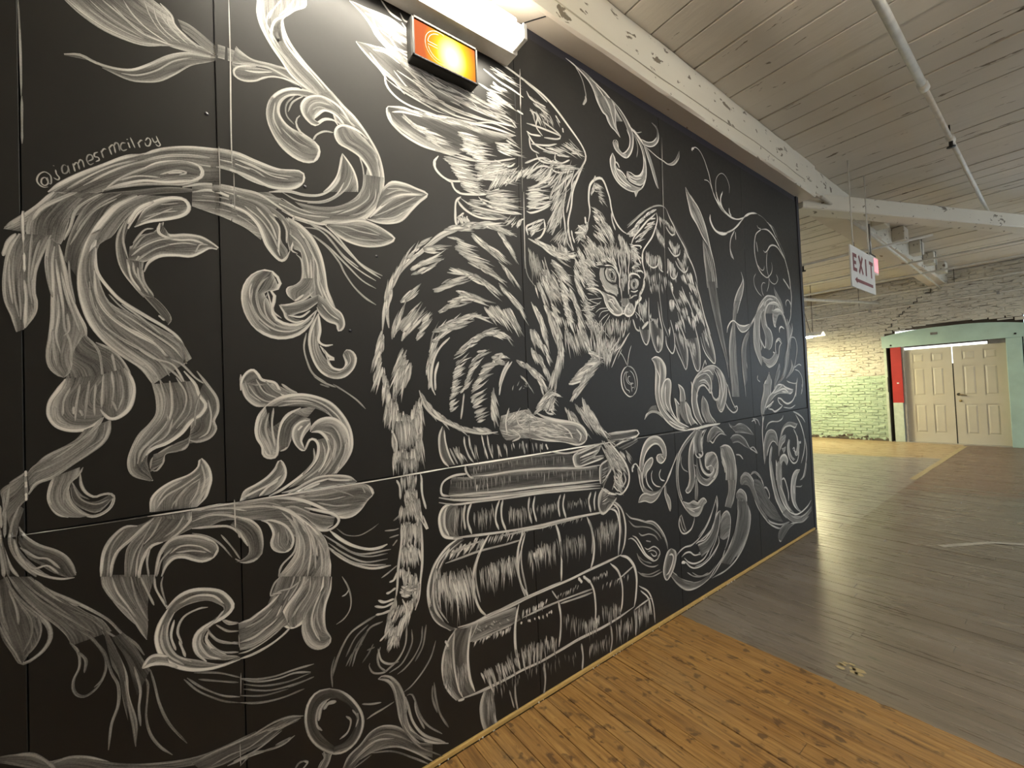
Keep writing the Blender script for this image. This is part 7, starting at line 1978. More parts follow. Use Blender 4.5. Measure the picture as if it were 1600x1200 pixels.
H|16|13.5|1|7.8|1137,2264,73,-56 36,-32,55,-53 36,-41,37,-41
H|22|13.5|1|8.73|930,2114,118,-18 82,-31,114,-29 96,-24,82,-51
H|20|14.3|1|7.7|1125,2016,72,-61 54,-48,75,-63 65,-40,46,-84
H|16|10.6|0.924|9.32|1139,2117,73,-67 55,-38,54,-80
H|26|12.3|1|9.91|855,2038,104,-7 56,15,116,-28 99,-22,86,-49 51,-31,70,-53
H|20|11.1|0.924|8.26|782,1931,94,46 47,40,113,36 47,20,99,20
H|20|12.4|1|8.57|890,1951,98,-3 82,-6,103,-26 -116,-47,123,27
H|16|10.3|0.858|8.3|808,1852,64,48 48,25,98,31
H|34|11|1|9.54|775,1760,78,53 61,31,97,35 81,41,93,22 68,27,86,-23
H|40|13.9|1|7.46|1037,1886,51,-56 55,19,61,-71 73,-16,63,-81 20,10,53,-98
H|20|11.3|1|7.84|639,1876,57,52 27,10,50,45
H|16|11.9|1|5.12|600,1725,23,98 22,59,44,101
H|26|11.2|1|7.77|628,1765,65,90 33,-11,59,77 -21,-33,87,97
H|16|10.7|0.924|9.29|701,1723,44,42 32,89,38,37
H|36|9.76|1|5.72|928,1704,43,38 52,45,53,32 52,25,54,18 63,11,55,-5 64,-4,45,-60
H|60|12.3|0.924|24.9|1359,2152,60,-74 84,-38,63,-77 -69,-75,49,-94 89,27,62,-104
H|50|13.8|1|13.7|1469,2169,102,-36 64,-76,68,-44 8,-68,43,-73 19,-67,43,-83
H|30|13.1|1|10.6|1602,2049,44,-83 31,-84,57,-84 30,-104,44,-96 46,-78,34,-71
H|26|12.1|1|8.15|1326,1943,48,-86 50,-52,48,-104 28,-81,27,-98
H|34|13.5|1|11.7|1412,1943,61,-95 41,-46,49,-132 40,-81,26,-135
H|16|17.1|1|6.48|1319,1814,16,-80 40,-39,28,-73
H|30|7.37|0.66|24.6|1310,2209,15,-95 51,-24,14,-130 85,-28,29,-72
H|14|10.7|0.726|12.1|1551,1819,17,-103 46,-32,44,-77
L|5.08|0.3|1302,2256 2,-161 58,-74
H|20|7.4|0.462|24.7|1320,2211,16,-79 71,-54,17,-81
H|30|10.1|1|6.78|765,1692,48,84 -10,-54,48,83 -9,-54,10,67 12,-67,10,67
L|9.12|0.95|858,1744 -48,-44 -32,-55 -14,-61 1,-54 14,-34
L|9.18|0.95|800,1638 -18,-54 -2,-68
H|26|11|1|8.21|783,1767,69,18 69,32,89,20 -79,-86,62,44
H|40|10.4|1|5.61|869,1653,58,37 42,43,59,38 51,38,69,25 70,33,63,11 72,11,72,-42
H|40|10.2|1|5.51|844,1417,32,19 2,55,40,19 10,56,40,20 10,55,49,28 26,56,50,36
H|30|9.6|0.924|5.63|902,1498,33,20 27,56,51,35 19,57,61,44 36,51,62,31
L|7.32|0.7|918,1498 -10,-56 -11,-56
L|8.49|0.7|993,1684 53,9
H|46|12.5|1|6.46|979,1366,52,18 -15,58,52,19 -14,58,60,27 20,57,71,43 36,51,72,45 19,29,100,31
H|16|13.9|1|5.98|1071,1656,55,16 17,-22,45,-7 38,46,46,-14
L|7.88|0.8|1089,1672 47,8 -20,-23 17,-22
H|20|14.8|1|5.95|1073,1522,14,-75 -12,-59,13,-90 -2,-44,23,-68
L|10.2|0.8|1190,1643 -40,-46 -31,-61 -12,-52
L|10.3|0.8|1171,1643 -40,-54 -22,-68
H|40|11.6|0.99|12.5|1210,1651,58,-31 78,-31,70,-48 60,-40,50,-66 29,-49,19,-50
H|16|6.24|0.66|15.6|1226,1573,38,-32 57,-40,29,-33 -100,-29,12,46
H|24|15|1|6.47|1319,1805,17,-64 30,-14,39,-72 40,-55,39,-73 40,-65,19,-50
H|30|15|1|9.66|1313,1709,28,-64 40,-40,60,-73 50,-56,29,-74
H|70|15.8|1|11.9|1484,1849,40,-100 29,-83,4,-119 -5,-85,-29,-110 -39,-85,-28,-91
H|20|10.2|1|6.58|1418,1489,78,-11 9,-42,30,-51 -25,-48,43,-19
L|8.65|0.9|1418,1489 44,-10 39,-16
L|8.48|0.9|1381,1417 20,-34 43,-11
L|8.58|0.9|1393,1432 44,-2 9,-33
H|40|12.9|1|11.2|1339,1419,67,46 33,31,68,47 -56,-70,65,37
H|26|7.28|1|14.6|1370,1401,46,47 54,-3,25,48
H|26|11.8|0.792|12.1|1553,1836,31,-67 44,-58,32,-77 64,47,32,-87
H|34|17.9|1|9.02|1740,1667,92,-17 -68,-63,120,46 -65,-43,116,43 -50,-34,124,33
H|24|12.2|0.924|8.94|1720,1569,125,73 -105,-78,92,69 -53,-67,77,75 103,83,44,88
H|26|14.3|1|8.89|1652,1878,33,-69 20,-79,33,-70 34,-61,48,-62
H|16|11.2|0.924|10.8|1729,1703,78,-16 38,-17,79,-26
H|50|13.9|1|12.1|1598,1414,69,-83 59,-29,83,-94 60,-57,87,-79 62,-59,77,-62
H|30|15.2|1|10.5|1662,1455,19,-89 46,-73,59,-85 47,-75,74,-88
H|20|11.5|0.792|11.8|1526,1409,31,-70 56,-54,45,-55 56,-74,59,-58
H|30|12.3|1|6.61|711,1518,33,-74 30,-54,41,-70 49,-50,51,-51 59,-39,70,-41 87,-34,92,-30 76,0,78,-29
L|9.26|0.8|707,1518 19,-60 42,-49 66,-39 77,-34 99,-24 80,1
F|0.8|0.396|0.4|1112,1386 66,11 98,9 39,-34 84,-22 134,-26 94,-25 47,-47 -2,-35|1099,1327 34,-56 77,0 79,-8 104,-18 110,-20 106,-23 49,7
L|13.6|0.95|1289,1263 104,-17 111,-16 104,-31 57,14 15,38 -41,47 -71,23 -92,16 -87,22 -62,28
L|8.93|0.85|1532,1315 57,-38 22,-37 -25,-19
L|8.78|0.85|1464,1321 78,-40 32,-46
L|8.99|0.85|1602,1284 34,-38 -14,-33
H|60|9.3|1|15|1119,1355,21,44 56,-4,60,34 59,11,61,12 42,29,38,-50
H|70|6.73|0.99|19.4|1117,1310,74,-30 95,-1,101,15 102,31,104,-41 105,-24,134,-45
H|40|7.08|0.924|15.7|1291,1295,125,-28 125,-20,147,-30 -295,110,30,36
L|7.06|0.8|1160,1421 -22,-67 6,-61
L|7.21|0.8|1197,1396 16,-56 57,-43
L|7.21|0.8|1174,1320 46,-42 -50,-18
H|40|10.2|1|7.58|562,1742,-22,-76 -8,-38,-28,-82 -3,-81,-22,-81 -13,-32,-8,-56
H|26|11.7|1|5.03|561,1617,0,-100 13,-70,-10,-100 11,-51,-16,-81 4,-76,-14,-37
H|60|10.5|0.924|15.6|645,1688,-43,-78 11,-64,-36,-77 -35,-33,-23,-89 56,39,-45,-116
H|70|10.2|1|12.7|598,1496,-10,-101 11,-52,-3,-95 33,-27,3,-97 19,-14,18,-79 45,89,-12,-131
H|50|9.81|1|9.23|712,1452,-2,-132 -30,-51,10,-105 -81,-7,3,-95
H|20|9.35|1|5.02|587,1364,11,-64 11,-58,4,-64 -5,-37,-6,-62
H|70|8.61|0.792|12.6|610,1286,-2,-63 33,-11,-3,-70 34,3,4,-72 31,69,-4,-98
H|30|7.83|0.66|15.2|615,1247,-2,-44 74,-10,-2,-45
L|7.83|0.85|596,1168 12,-28 1,-50
L|8.08|0.85|701,1171 0,-72 15,-68
L|7.87|0.85|590,1357 14,-52 -15,-74
H|60|8.64|0.924|12.7|637,1123,4,-65 27,-5,11,-79 -35,-38,18,-54
H|26|7.8|0.66|12.6|613,1178,-2,-44 74,-5,-2,-52
H|60|9.29|1|9.99|612,988,-3,-69 27,1,-9,-68 27,-6,5,-59 21,8,-4,-96
H|50|9.24|1|9.94|609,901,-2,-62 33,-8,5,-52 27,-7,4,-65 -40,29,12,-41
L|8.31|0.8|609,995 -2,-68 -9,-54 -9,-60 -5,-54 -8,-47
L|8.57|0.8|693,977 0,-84 -3,-77 -9,-62 -9,-61 -19,-51
H|60|9.18|0.99|8.63|597,829,-2,-55 61,-49,-2,-57 12,-48,-9,-67 -47,21,19,-19
H|60|9.14|0.924|12.3|597,742,19,-18 32,-10,27,4 -27,-10,26,-15
H|50|9.07|1|8.53|577,724,-8,-53 -15,-51,-27,-45 79,18,-9,-54 -15,-33,-22,-61
H|70|8.95|1|9.62|548,648,-14,-43 12,-41,-21,-47 25,-3,-21,-59 21,36,-22,-54
H|30|9.78|1|4.85|578,594,-21,-47 -20,-17,-14,-37 22,-8,2,-38
L|7.7|0.8|602,703 17,-55 -28,-65
L|7.54|0.8|578,754 -26,-10 -13,1
L|7.61|0.8|586,814 -14,-27 -19,-4
L|7.48|0.8|570,714 -38,0 -24,15
L|7.47|0.8|569,702 -38,-6 -37,15
L|7.44|0.8|556,676 -32,-2 -27,4
L|7.43|0.8|553,609 -25,-21 -19,-13
L|5.13|0.4|599,979 -20,-2 -37,5
L|5.09|0.4|598,954 -39,-3
L|5.18|0.4|608,1052 -7,-24 -24,-16
L|5.1|0.4|591,937 -20,-20
L|5.04|0.4|587,838 -39,-20 -25,-10
L|6.73|0.8|701,1008 19,-63 -33,59
L|6.49|0.8|632,819 -1,-25 -13,-14
H|14|7.99|0.792|9.02|695,1035,12,-54 -93,31,-8,-48
H|40|8.6|0.792|8.82|629,1073,5,-52 34,7,12,-54 27,-5,11,-74 -75,-24,-2,-50
L|12.2|0.95|1772,2446 18,69 -6,58 7,63 16,41 43,40 50,19 27,-17 25,-46 19,-44 10,-56 19,-49 34,-42 43,-25 38,-8
L|11.6|0.95|1748,2473 3,-41
L|9.98|0.8|1852,2737 -16,-33
L|10.3|0.8|1980,2549 3,-48 26,-53
H|50|7.59|0.924|19|1812,2548,60,-14 10,-54,60,-25 9,-63,67,-24 60,69,39,-49 -26,32,39,-44
H|40|6.69|0.726|16.2|1826,2654,62,2 23,34,48,-6 24,-50,49,-2 11,-35,40,-24
H|26|7.6|1|4.75|1809,2608,23,48 9,35,30,46
H|60|7.54|0.99|18.9|1814,2380,59,-31 72,52,53,-47 46,48,54,-57 22,-91,25,-53
H|40|8.35|1|9.28|1749,2395,-54,-38 -11,35,-42,-49 -18,-77,-54,-46 -28,49,37,-20
H|40|8.33|1|6.48|1737,2411,-23,-55 35,35,-16,-49 -91,-109,56,-26
L|9.59|0.9|1686,2410 37,-11 25,-13
L|9.52|0.9|1658,2363 38,8 39,8
L|9.36|0.9|1634,2372 4,-30 16,-37
L|9.32|0.9|1620,2338 9,-47 16,-33
L|13.3|0.95|2115,2444 74,45 45,51 79,59 73,48 56,29
H|40|9.16|1|4.07|2123,2446,49,25 75,55,52,37 70,62,53,38 81,60,65,41
H|20|12.7|1|5.11|2137,2434,50,30 67,43,44,40
L|10|0.95|2149,2375 36,63 62,58 81,74 55,39 47,37
L|9.97|0.95|2440,2654 10,-41 -28,-65 -41,-67 -56,-58 -47,-50 -20,-50 -3,-32
L|7.64|0.8|2193,2429 60,42 88,44
L|7.95|0.8|2326,2549 91,40
L|7.85|0.8|2298,2517 63,39 63,19
L|7.64|0.8|2199,2410 60,32
L|7.98|0.8|2364,2594 63,19
H|26|7.27|0.924|10.4|2216,2413,69,33 44,44,71,45 63,54,73,41 30,49,64,30
H|40|7.16|0.99|15.4|2157,2377,64,1 13,-28,47,-23 30,-26,39,-24
L|8.71|0.9|2148,2370 50,19 57,5 -9,-17
L|8.61|0.9|2179,2360 31,-20 22,-32
H|60|7.88|0.99|18.6|1753,2350,50,-46 44,-28,51,-47 -67,-22,36,-53 135,24,38,-50
H|50|8.48|1|15|2037,2429,18,-66 29,-19,9,-77 37,-18,10,-78 28,-45,3,-65
H|40|12.8|1|8.63|1491,2249,63,-15 50,-26,72,3 36,6,60,-8 35,-7,57,23
H|24|6.97|1|6.1|1522,2289,15,-45 69,-27,22,-31 -100,-4,10,-24
H|120|7.7|0.99|19.9|1671,2281,35,-48 29,-40,35,-49 -28,-50,41,-43 50,-10,56,-33 -42,-60,48,-43
H|80|8.11|0.99|13.5|1656,2229,34,-48 -14,-122,34,-45 22,-42,41,-49 22,-42,35,-46
L|9.42|0.85|1655,2216 29,-36 50,-11
L|9.4|0.85|1642,2111 34,-53 23,-33 29,-51
L|9.41|0.85|1657,2154 35,-49 29,-42
L|9.57|0.85|1685,2202 58,5 32,-18
H|40|7.85|1|11.1|1742,2293,37,-40 39,-11,45,-34 -49,-54,51,-24 31,-13,59,-19
L|8.69|0.8|1727,2164 58,-10 26,-15
L|8.67|0.8|1718,2113 64,-15 53,-12
L|8.71|0.8|1753,2067 53,2 54,-13
H|50|7.97|1|7.5|1816,2214,48,-2 43,34,40,-17 58,24,41,-22 42,-8,26,-39 27,-34,11,-47
L|10|0.95|1823,2210 54,-1 51,12 49,-7 28,-30
L|10.2|0.95|1973,2247 33,-43 19,-46 -4,-59
L|9.99|0.95|1859,2248 49,-6
L|10.2|0.95|1955,2307 26,-39 20,-36
L|8.19|0.85|2030,2335 -5,-80 11,-47 -13,-70 11,-57 5,-44
L|8.28|0.85|2062,2350 -13,-71 11,-58
L|8.34|0.85|2099,2342 -12,-57 4,-59 -12,-51
L|8.38|0.85|2122,2341 3,-65 -12,-57 4,-49 -11,-51 1,-79
L|8.25|0.85|2066,2203 -8,-61 -1,-59
L|8.24|0.85|2044,2160 8,-38
L|8.12|0.85|1998,2096 5,-38
H|40|6.94|0.792|12.9|2030,2325,3,-58 55,29,3,-69 -42,-150,-1,-59 53,-7,0,-55
H|34|7.66|1|10.2|2153,2336,31,-10 5,-40,56,-1 30,-25,39,-20 -50,-38,34,35
L|9.8|0.95|2269,2366 -6,-79 13,-44 5,-41 -18,-23
L|9.74|0.95|2216,2316 30,-37
L|9.72|0.95|2185,2224 57,9 24,-12
H|130|5.52|0.858|36.8|1729,2291,36,-44 93,7,38,-45 99,27,25,-53 88,25,3,-63
H|120|5.45|0.858|31.8|1686,2221,42,-34 35,-54,57,-28 16,-52,58,-20 16,-48,59,-12
H|50|5.72|0.924|19.1|1904,2085,41,-24 -39,42,25,-34 291,239,13,-43 18,-67,21,-42
H|40|5.43|0.66|11.8|2038,2130,0,-49 42,55,0,-54 123,68,14,-29
H|60|5.87|0.792|22.6|1697,1998,43,-23 16,-53,43,-28 23,-48,37,-38
F|0.95|0.576|0.4|1856,2196 -10,-43 18,-45 39,-37 63,-17 29,-2|1898,2202 -3,-43 26,-34 42,-14 37,5 0,-39
F|0.8|0.396|0.8|1912,2205 -16,-26 5,-33 34,-24|1955,2211 28,-15 13,-32 -10,-36
L|9.16|0|1815,2200 55,8 35,0 -15,-26 5,-27 19,-26 49,-13 30,8
L|8.6|0.02|1905,2208 51,8 28,-15 20,-27
L|6.85|0.03|1836,2198 41,6 50,12
L|5.98|0.85|1912,2200 -9,-30 12,-27 35,-14
L|6.09|0.85|1926,2197 28,-1 28,-25 5,-28
L|6.01|0.85|1939,2175 -3,-29 29,-11
L|5.95|0.85|1863,2099 40,-28 50,1
L|5.98|0.85|1875,2077 55,-27 65,-3
L|17.8|0|1957,2183 -3,-16 3,-17
L|4.28|0|1940,2189 -9,-25 12,-22 30,4 12,26 -16,22 -26,-4
L|10.6|0.9|2117,2170 6,21 36,15 48,-4 23,-17
L|10.4|0.9|2121,2165 -11,-36 6,-29
F|0.8|0.432|0.8|2124,2156 -6,-26 10,-24 31,-6|2173,2177 32,-6 10,-24 -14,-27
L|7.38|0|2132,2162 -10,-31 14,-26 31,-4 34,19 17,33 -12,29 -32,3 -33,-12
L|16.3|0|2167,2152 -5,-16 3,-14
L|4.04|0.85|2148,2159 -6,-31 18,-18
L|4.1|0.85|2173,2172 22,-17 -6,-31
L|7.39|0.7|2127,2091 39,0 34,14
L|7.37|0.7|2123,2046 33,19 33,8
L|7.29|0.7|2118,2070 -3,-30
L|14.9|0.95|2268,2190 -3,-42 -25,-44 -27,-33 15,-14 -43,-30 -18,-32
H|16|9.39|1|4.17|2271,2170,-11,-32 -21,-44,-19,-33 -37,-60,-18,-27
F|0.9|0.432|0.9|1860,2061 25,-39 11,-42 26,-31 49,-19 60,9|1915,2048 49,-18 35,-31 27,-26 13,-28
L|9.89|0.95|1727,2059 66,8 47,-8 32,-25 12,-36 25,-35 41,-26 44,-6 38,13 1,20 -34,35
L|10.1|0.95|1901,2047 57,-8 34,-31 34,-40
L|8.02|0.85|1905,2009 36,-6 20,-22 42,-25
L|7.93|0.85|1898,1999 19,-26 41,-25
L|8.01|0.85|1920,2016 29,3 20,-27
F|0.6|0.18|0.5|2029,2007 6,-24 20,-22|2098,2019 -10,-26 -25,-27
L|7.21|0.6|2022,2021 21,-27 30,3 26,32
L|7.16|0.6|2027,1988 21,-28 23,7
F|0.9|0.504|0.95|2106,2020 -33,-33 -19,-41 30,-12|2137,2013 17,-29 -6,-25 -33,-23
L|10.4|0.95|2106,2017 -30,-30 -21,-36 29,-18 39,9 30,27 15,36 2,31
L|8.18|0.9|2071,1962 -24,-17 -15,-1
H|16|6.94|1|6.94|2080,1987,30,-12 6,-24,38,-7
F|0.5|0.252|0.5|2031,2037 -2,-25 14,-18|2100,2044 6,-24 -33,-28
L|9.27|0.03|1862,2080 40,-24 56,-8 50,-14
L|9.38|0.03|2023,2031 -9,-16 18,-12
L|9.61|0.03|2106,2069 6,-24
L|6.45|0.95|1933,1898 4,-47 -10,-43
L|6.51|0.95|1977,1911 -1,-67
L|6.58|0.95|2036,1906 -12,-69
L|6.27|0.95|1847,1873 -17,-56
L|6.63|0.95|2074,1908 -19,-60 -27,-50
L|6.19|0.95|1794,1879 -18,-56
L|3.7|0.8|1723,2005 65,-17 53,-4
L|3.7|0.8|1736,1997 53,10 68,12
L|3.74|0.8|1910,1967 -71,-11 -42,-26
L|3.75|0.8|1916,1954 -64,-15 -30,-35
L|3.75|0.8|1907,1934 -51,-32 -36,-35
L|3.77|0.8|1921,1926 -38,-41 -38,-40
L|3.7|0.8|1727,1955 73,16 49,28
L|3.65|0.8|1680,1933 65,6 54,23
L|4.07|0.8|2157,1969 38,-22 54,-47
L|4.05|0.8|2164,1955 14,-29
L|3.72|0.8|1781,1896 51,-42 79,-66
L|3.66|0.8|1800,1971 -41,-13 -52,-4
H|60|5.9|0.924|22.7|1721,1964,39,-6 10,-35,52,-9 -15,-38,36,-43 50,-23,30,-53 54,3,10,-55
H|90|5.91|0.792|27.3|1740,1866,2,-68 78,-22,3,-60 101,53,2,-71 86,-13,-5,-73 93,26,-21,-75
H|40|7.93|0.99|6.17|1595,2048,28,-36 16,-42,28,-41 15,-51,28,-42 28,-50,23,-38 -4,-54,34,-51
H|50|11.8|1|10.4|1530,2041,46,-25 15,-42,27,-41 8,-59,34,-32 14,-55,46,-32
H|60|10.6|1|10.3|1469,2177,67,-28 50,-26,63,-34 29,-5,51,-45 -21,-54,51,-32
H|60|6.82|0.792|17.1|1466,2118,43,-45 -6,-103,48,-46 15,61,48,-49
L|8.85|0.75|1456,1956 27,-23 39,-30
L|8.88|0.75|1454,1910 31,-40 26,-53 20,-51
L|8.78|0.75|1451,1863 20,-49 19,-49
H|30|10.5|1|5.92|1456,1956,32,-27 20,-57,31,-53 168,-48,14,-70
H|90|5.47|0.924|41|1762,1799,4,-82 58,-24,4,-90 62,2,-6,-91 64,3,-38,-86 66,3,-72,-88
L|6.02|0.85|2096,1831 -50,-47 -48,-45 -57,-30
L|5.88|0.85|1990,1782 -81,-74 -36,-57
L|5.97|0.85|2083,1823 -50,-61 -60,-60 -60,-86
L|5.81|0.85|1880,1749 -9,-126
L|5.66|0.85|1741,1785 15,-74
L|5.71|0.85|1800,1774 -6,-83
L|5.78|0.85|1840,1762 4,-84
H|30|5.56|0.792|20.8|1837,1727,15,-83 83,-19,-26,-71
H|40|11.2|0.99|10.8|1801,1199,56,-82 79,-49,79,-94 37,-74,70,-87 -75,133,59,-48
H|40|11.2|0.792|13.6|1829,1162,47,-67 66,-97,59,-71 69,61,29,-53
L|11.8|0.9|1855,1189 65,-63 68,-74 32,-71 -13,-64 -62,-42 -56,15
L|9.5|0.6|1786,1178 48,-78 50,-80 10,-57 -31,-50
H|40|8.28|0.924|18.4|1912,1016,39,-62 12,-39,24,-60 -44,-12,54,-46 25,-50,41,-26
L|8.69|0.8|1913,1025 41,-34 -32,-33
L|8.58|0.8|1882,992 25,-50 56,-28
L|8.75|0.8|1969,998 18,-50 -39,-40
H|12|7.54|0.66|9.42|1993,1127,42,-43 26,-50,26,-51
H|20|8.11|0.792|12.6|1811,1157,49,-79 50,-70,50,-81
#painted_leaf_scroll
F|0.5|0.216|0.3|-240,1042 5,-32 21,-55 26,-48 26,-41 13,-33|-128,1010 -8,-30 -7,-30 -3,-31 0,-45 -3,-41
L|4.59|0.5|-240,1038 5,-28 18,-41 26,-39 19,-42 23,-55
L|4.6|0.5|-219,1031 12,-47 19,-42 20,-47
L|4.66|0.5|-180,1020 9,-57 13,-44 13,-34
L|4.7|0.5|-160,1014 17,-55 11,-35
L|4.74|0.5|-130,1005 3,-37 25,-64
L|3.68|0.4|-199,1026 12,-53 16,-45
L|3.82|0.4|-111,1000 -4,-27 10,-58
F|0.4|0.216|0.5|187,923 -15,-38 -10,-23 -14,-32|269,899 -16,-39 -25,-30 -25,-39
F|0.5|0.252|0.5|259,902 -6,-42 -20,-26|341,878 -6,-54 -18,-50
L|4.98|0.6|230,905 -11,-34 -25,-40
L|5.02|0.6|249,905 -10,-35 -31,-44
L|5.08|0.6|279,891 -11,-35 -21,-32
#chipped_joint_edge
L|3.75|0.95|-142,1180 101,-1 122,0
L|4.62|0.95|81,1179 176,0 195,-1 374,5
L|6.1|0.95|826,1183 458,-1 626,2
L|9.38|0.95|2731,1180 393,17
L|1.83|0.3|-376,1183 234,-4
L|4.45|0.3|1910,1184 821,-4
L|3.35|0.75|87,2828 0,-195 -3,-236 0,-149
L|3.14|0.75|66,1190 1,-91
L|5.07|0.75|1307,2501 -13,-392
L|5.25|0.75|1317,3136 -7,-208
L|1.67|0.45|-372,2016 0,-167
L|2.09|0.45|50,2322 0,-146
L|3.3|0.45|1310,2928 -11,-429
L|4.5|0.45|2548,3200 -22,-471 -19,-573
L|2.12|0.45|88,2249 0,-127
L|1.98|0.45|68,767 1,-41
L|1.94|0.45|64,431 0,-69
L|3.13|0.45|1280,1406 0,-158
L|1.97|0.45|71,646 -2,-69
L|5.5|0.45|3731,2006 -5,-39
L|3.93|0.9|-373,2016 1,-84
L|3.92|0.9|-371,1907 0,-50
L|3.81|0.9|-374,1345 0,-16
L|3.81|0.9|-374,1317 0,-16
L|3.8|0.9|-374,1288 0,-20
'''
def deltas(s):
    o = []; x = y = 0
    for i, p in enumerate(s.split(' ')):
        a = p.split(','); 
        x += int(a[0]); y += int(a[1]); o.append((x/1000, y/1000)+tuple(int(k)/1000 for k in a[2:]))
    return o
BASE = {'painted_cat': 0.0005, 'painted_book': 0.0001, 'chipped_joint_edge': 0.0016}  # joint edge strokes paint the lamp-lit panel lip white, along with chips
cur = None; order = 0; paints = []; og = 0
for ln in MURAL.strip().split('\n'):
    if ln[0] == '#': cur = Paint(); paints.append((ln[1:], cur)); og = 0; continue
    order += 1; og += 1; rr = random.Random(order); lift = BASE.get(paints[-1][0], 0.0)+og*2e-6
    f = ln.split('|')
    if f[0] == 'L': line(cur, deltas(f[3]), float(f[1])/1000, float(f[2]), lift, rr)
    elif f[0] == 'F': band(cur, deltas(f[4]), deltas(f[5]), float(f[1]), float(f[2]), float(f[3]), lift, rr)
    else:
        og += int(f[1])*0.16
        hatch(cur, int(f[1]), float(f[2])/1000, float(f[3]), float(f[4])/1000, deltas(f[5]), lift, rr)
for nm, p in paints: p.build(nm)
for y_, z_ in ((0.296, 2.62), (0.300, 2.26), (0.02, 2.42), (0.55, 2.05), (1.20, 3.0), (2.45, 2.9), (0.44, 1.75)):
    tube('screw_head', (-0.001, y_, z_), (0.0007, y_, z_), 0.006, M_EDGE, wall, 10)
# ------------------------------------------------------------------ fluorescent fixture over the mural
M_TUBE = emit('lit_fluorescent_wrap', (1.0, 0.93, 0.78), MURAL_TUBE)
fl = tag(empty('fluorescent_fixture', (0.1, 0.55, 3.2)), 'glowing white fluorescent fixture fixed above the mural beside the beam, over the orange sign', 'lamp')
k_(box('housing', (0.001, 0.095, -0.06, 1.235, 3.105, 3.26), M_WHITE, None, 0.008), fl)
for y_ in (-0.045, 1.198): k_(box('lamp_holder', (0.096, 0.185, y_, y_+0.022, 3.105, 3.18), M_WHITE, None, 0.003), fl)
k_(tube('fluorescent_tube', (0.160, -0.02, 3.150), (0.160, 1.196, 3.150), 0.024, M_TUBE, n=16), fl)
k_(tube('fluorescent_tube', (0.118, -0.02, 3.225), (0.118, 1.196, 3.225), 0.020, M_TUBE, n=16), fl)
k_(tube('lamp_cord', (0.06, 1.22, 3.26), (0.10, 1.42, 3.387), 0.003, M_DARKMETAL), fl)
# amber sign box
def mat_amber():
    m, nt, bs = new_mat('lit_amber_panel'); v = coords(nt)
    sep = nt.nodes.new('ShaderNodeSeparateXYZ'); nt.links.new(v, sep.inputs[0])
    dy = mth(nt, 'DIVIDE', mth(nt, 'SUBTRACT', sep.outputs[1], 0.893), 0.135); dz = mth(nt, 'DIVIDE', mth(nt, 'SUBTRACT', sep.outputs[2], 2.965), 0.17)
    d = mth(nt, 'SQRT', mth(nt, 'ADD', mth(nt, 'MULTIPLY', dy, dy), mth(nt, 'MULTIPLY', dz, dz)))
    c = ramp(nt, d, [(0.0, (1, 0.96, 0.70)), (0.36, (1, 0.90, 0.35)), (0.55, (1, 0.72, 0.03)), (0.80, (1, 0.42, 0.03)), (1.0, (0.85, 0.19, 0.06))])
    s = mth(nt, 'MULTIPLY_ADD', mth(nt, 'POWER', mth(nt, 'MAXIMUM', mth(nt, 'SUBTRACT', 1.0, mth(nt, 'MULTIPLY', d, 0.8)), 0.0), 3.0), 1.6, 0.80)
    nt.links.new(c, bs.inputs['Emission Color']); nt.links.new(s, bs.inputs['Emission Strength'])
    bs.inputs['Base Color'].default_value = (0.012, 0.004, 0.002, 1); bs.inputs['Roughness'].default_value = 0.4; bs.inputs['Specular IOR Level'].default_value = 0.0; return m
sg = tag(empty('emergency_sign', (0.03, 0.87, 2.98)), 'small amber lit sign box with black frame and ring emblem, mounted on the mural wall', 'sign')
Y0, Y1, Z0, Z1 = 0.708, 1.022, 2.893, 3.062
k_(box('sign_case', (0.001, 0.050, Y0, Y1, Z0, Z1), M_DARKMETAL, None, 0.003), sg)
k_(box('sign_panel', (0.0505, 0.054, Y0+0.012, Y1-0.010, Z0+0.008, Z1-0.012), mat_amber()), sg)
fb = bmesh.new()
for a in ((Y0, Y0+0.010, Z0, Z1), (Y1-0.008, Y1, Z0, Z1), (Y0, Y1, Z0, Z0+0.007), (Y0, Y1, Z1-0.010, Z1)): add_box(fb, 0.0505, 0.060, *a, bev=0.001)
k_(obj('sign_frame', fb, M_DARKMETAL), sg)
k_(box('sign_clip', (0.02, 0.05, Y1-0.09, Y1-0.02, Z1, Z1+0.008), M_DARKMETAL), sg)
M_PALEAMB = emit('pale_amber_emblem', (1.0, 0.50, 0.20), 0.95); M_PALEAMB.node_tree.nodes['Principled BSDF'].inputs['Base Color'].default_value = (0.02, 0.01, 0.005, 1)
em = bmesh.new(); ec = (0.835, 2.978)
def arc(bm_, c, r, a0, a1, th=0.0022, n=28, sy=1.0):
    prev = None
    for i in range(n+1):
        a = math.radians(a0+(a1-a0)*i/n); ca, sa = math.cos(a), math.sin(a)
        q = [bm_.verts.new((0.0555, c[0]+(r+o_)*ca*sy, c[1]+(r+o_)*sa)) for o_ in (-th, th)]
        if prev: bm_.faces.new((prev[0], prev[1], q[1], q[0]))
        prev = q
arc(em, ec, 0.068, 70, 290, 0.0012); arc(em, ec, 0.056, 95, 172, 0.0012); arc(em, ec, 0.056, 195, 268, 0.0012)
for z_ in (0.006, -0.006):
    q = [em.verts.new((0.0555, ec[0]+a_, ec[1]+z_+b_)) for a_, b_ in ((-0.056, -0.0015), (-0.012, -0.0015), (-0.012, 0.0015), (-0.056, 0.0015))]; em.faces.new(q)
bmesh.ops.recalc_face_normals(em, faces=list(em.faces)); k_(obj('emblem', em, M_PALEAMB), sg)
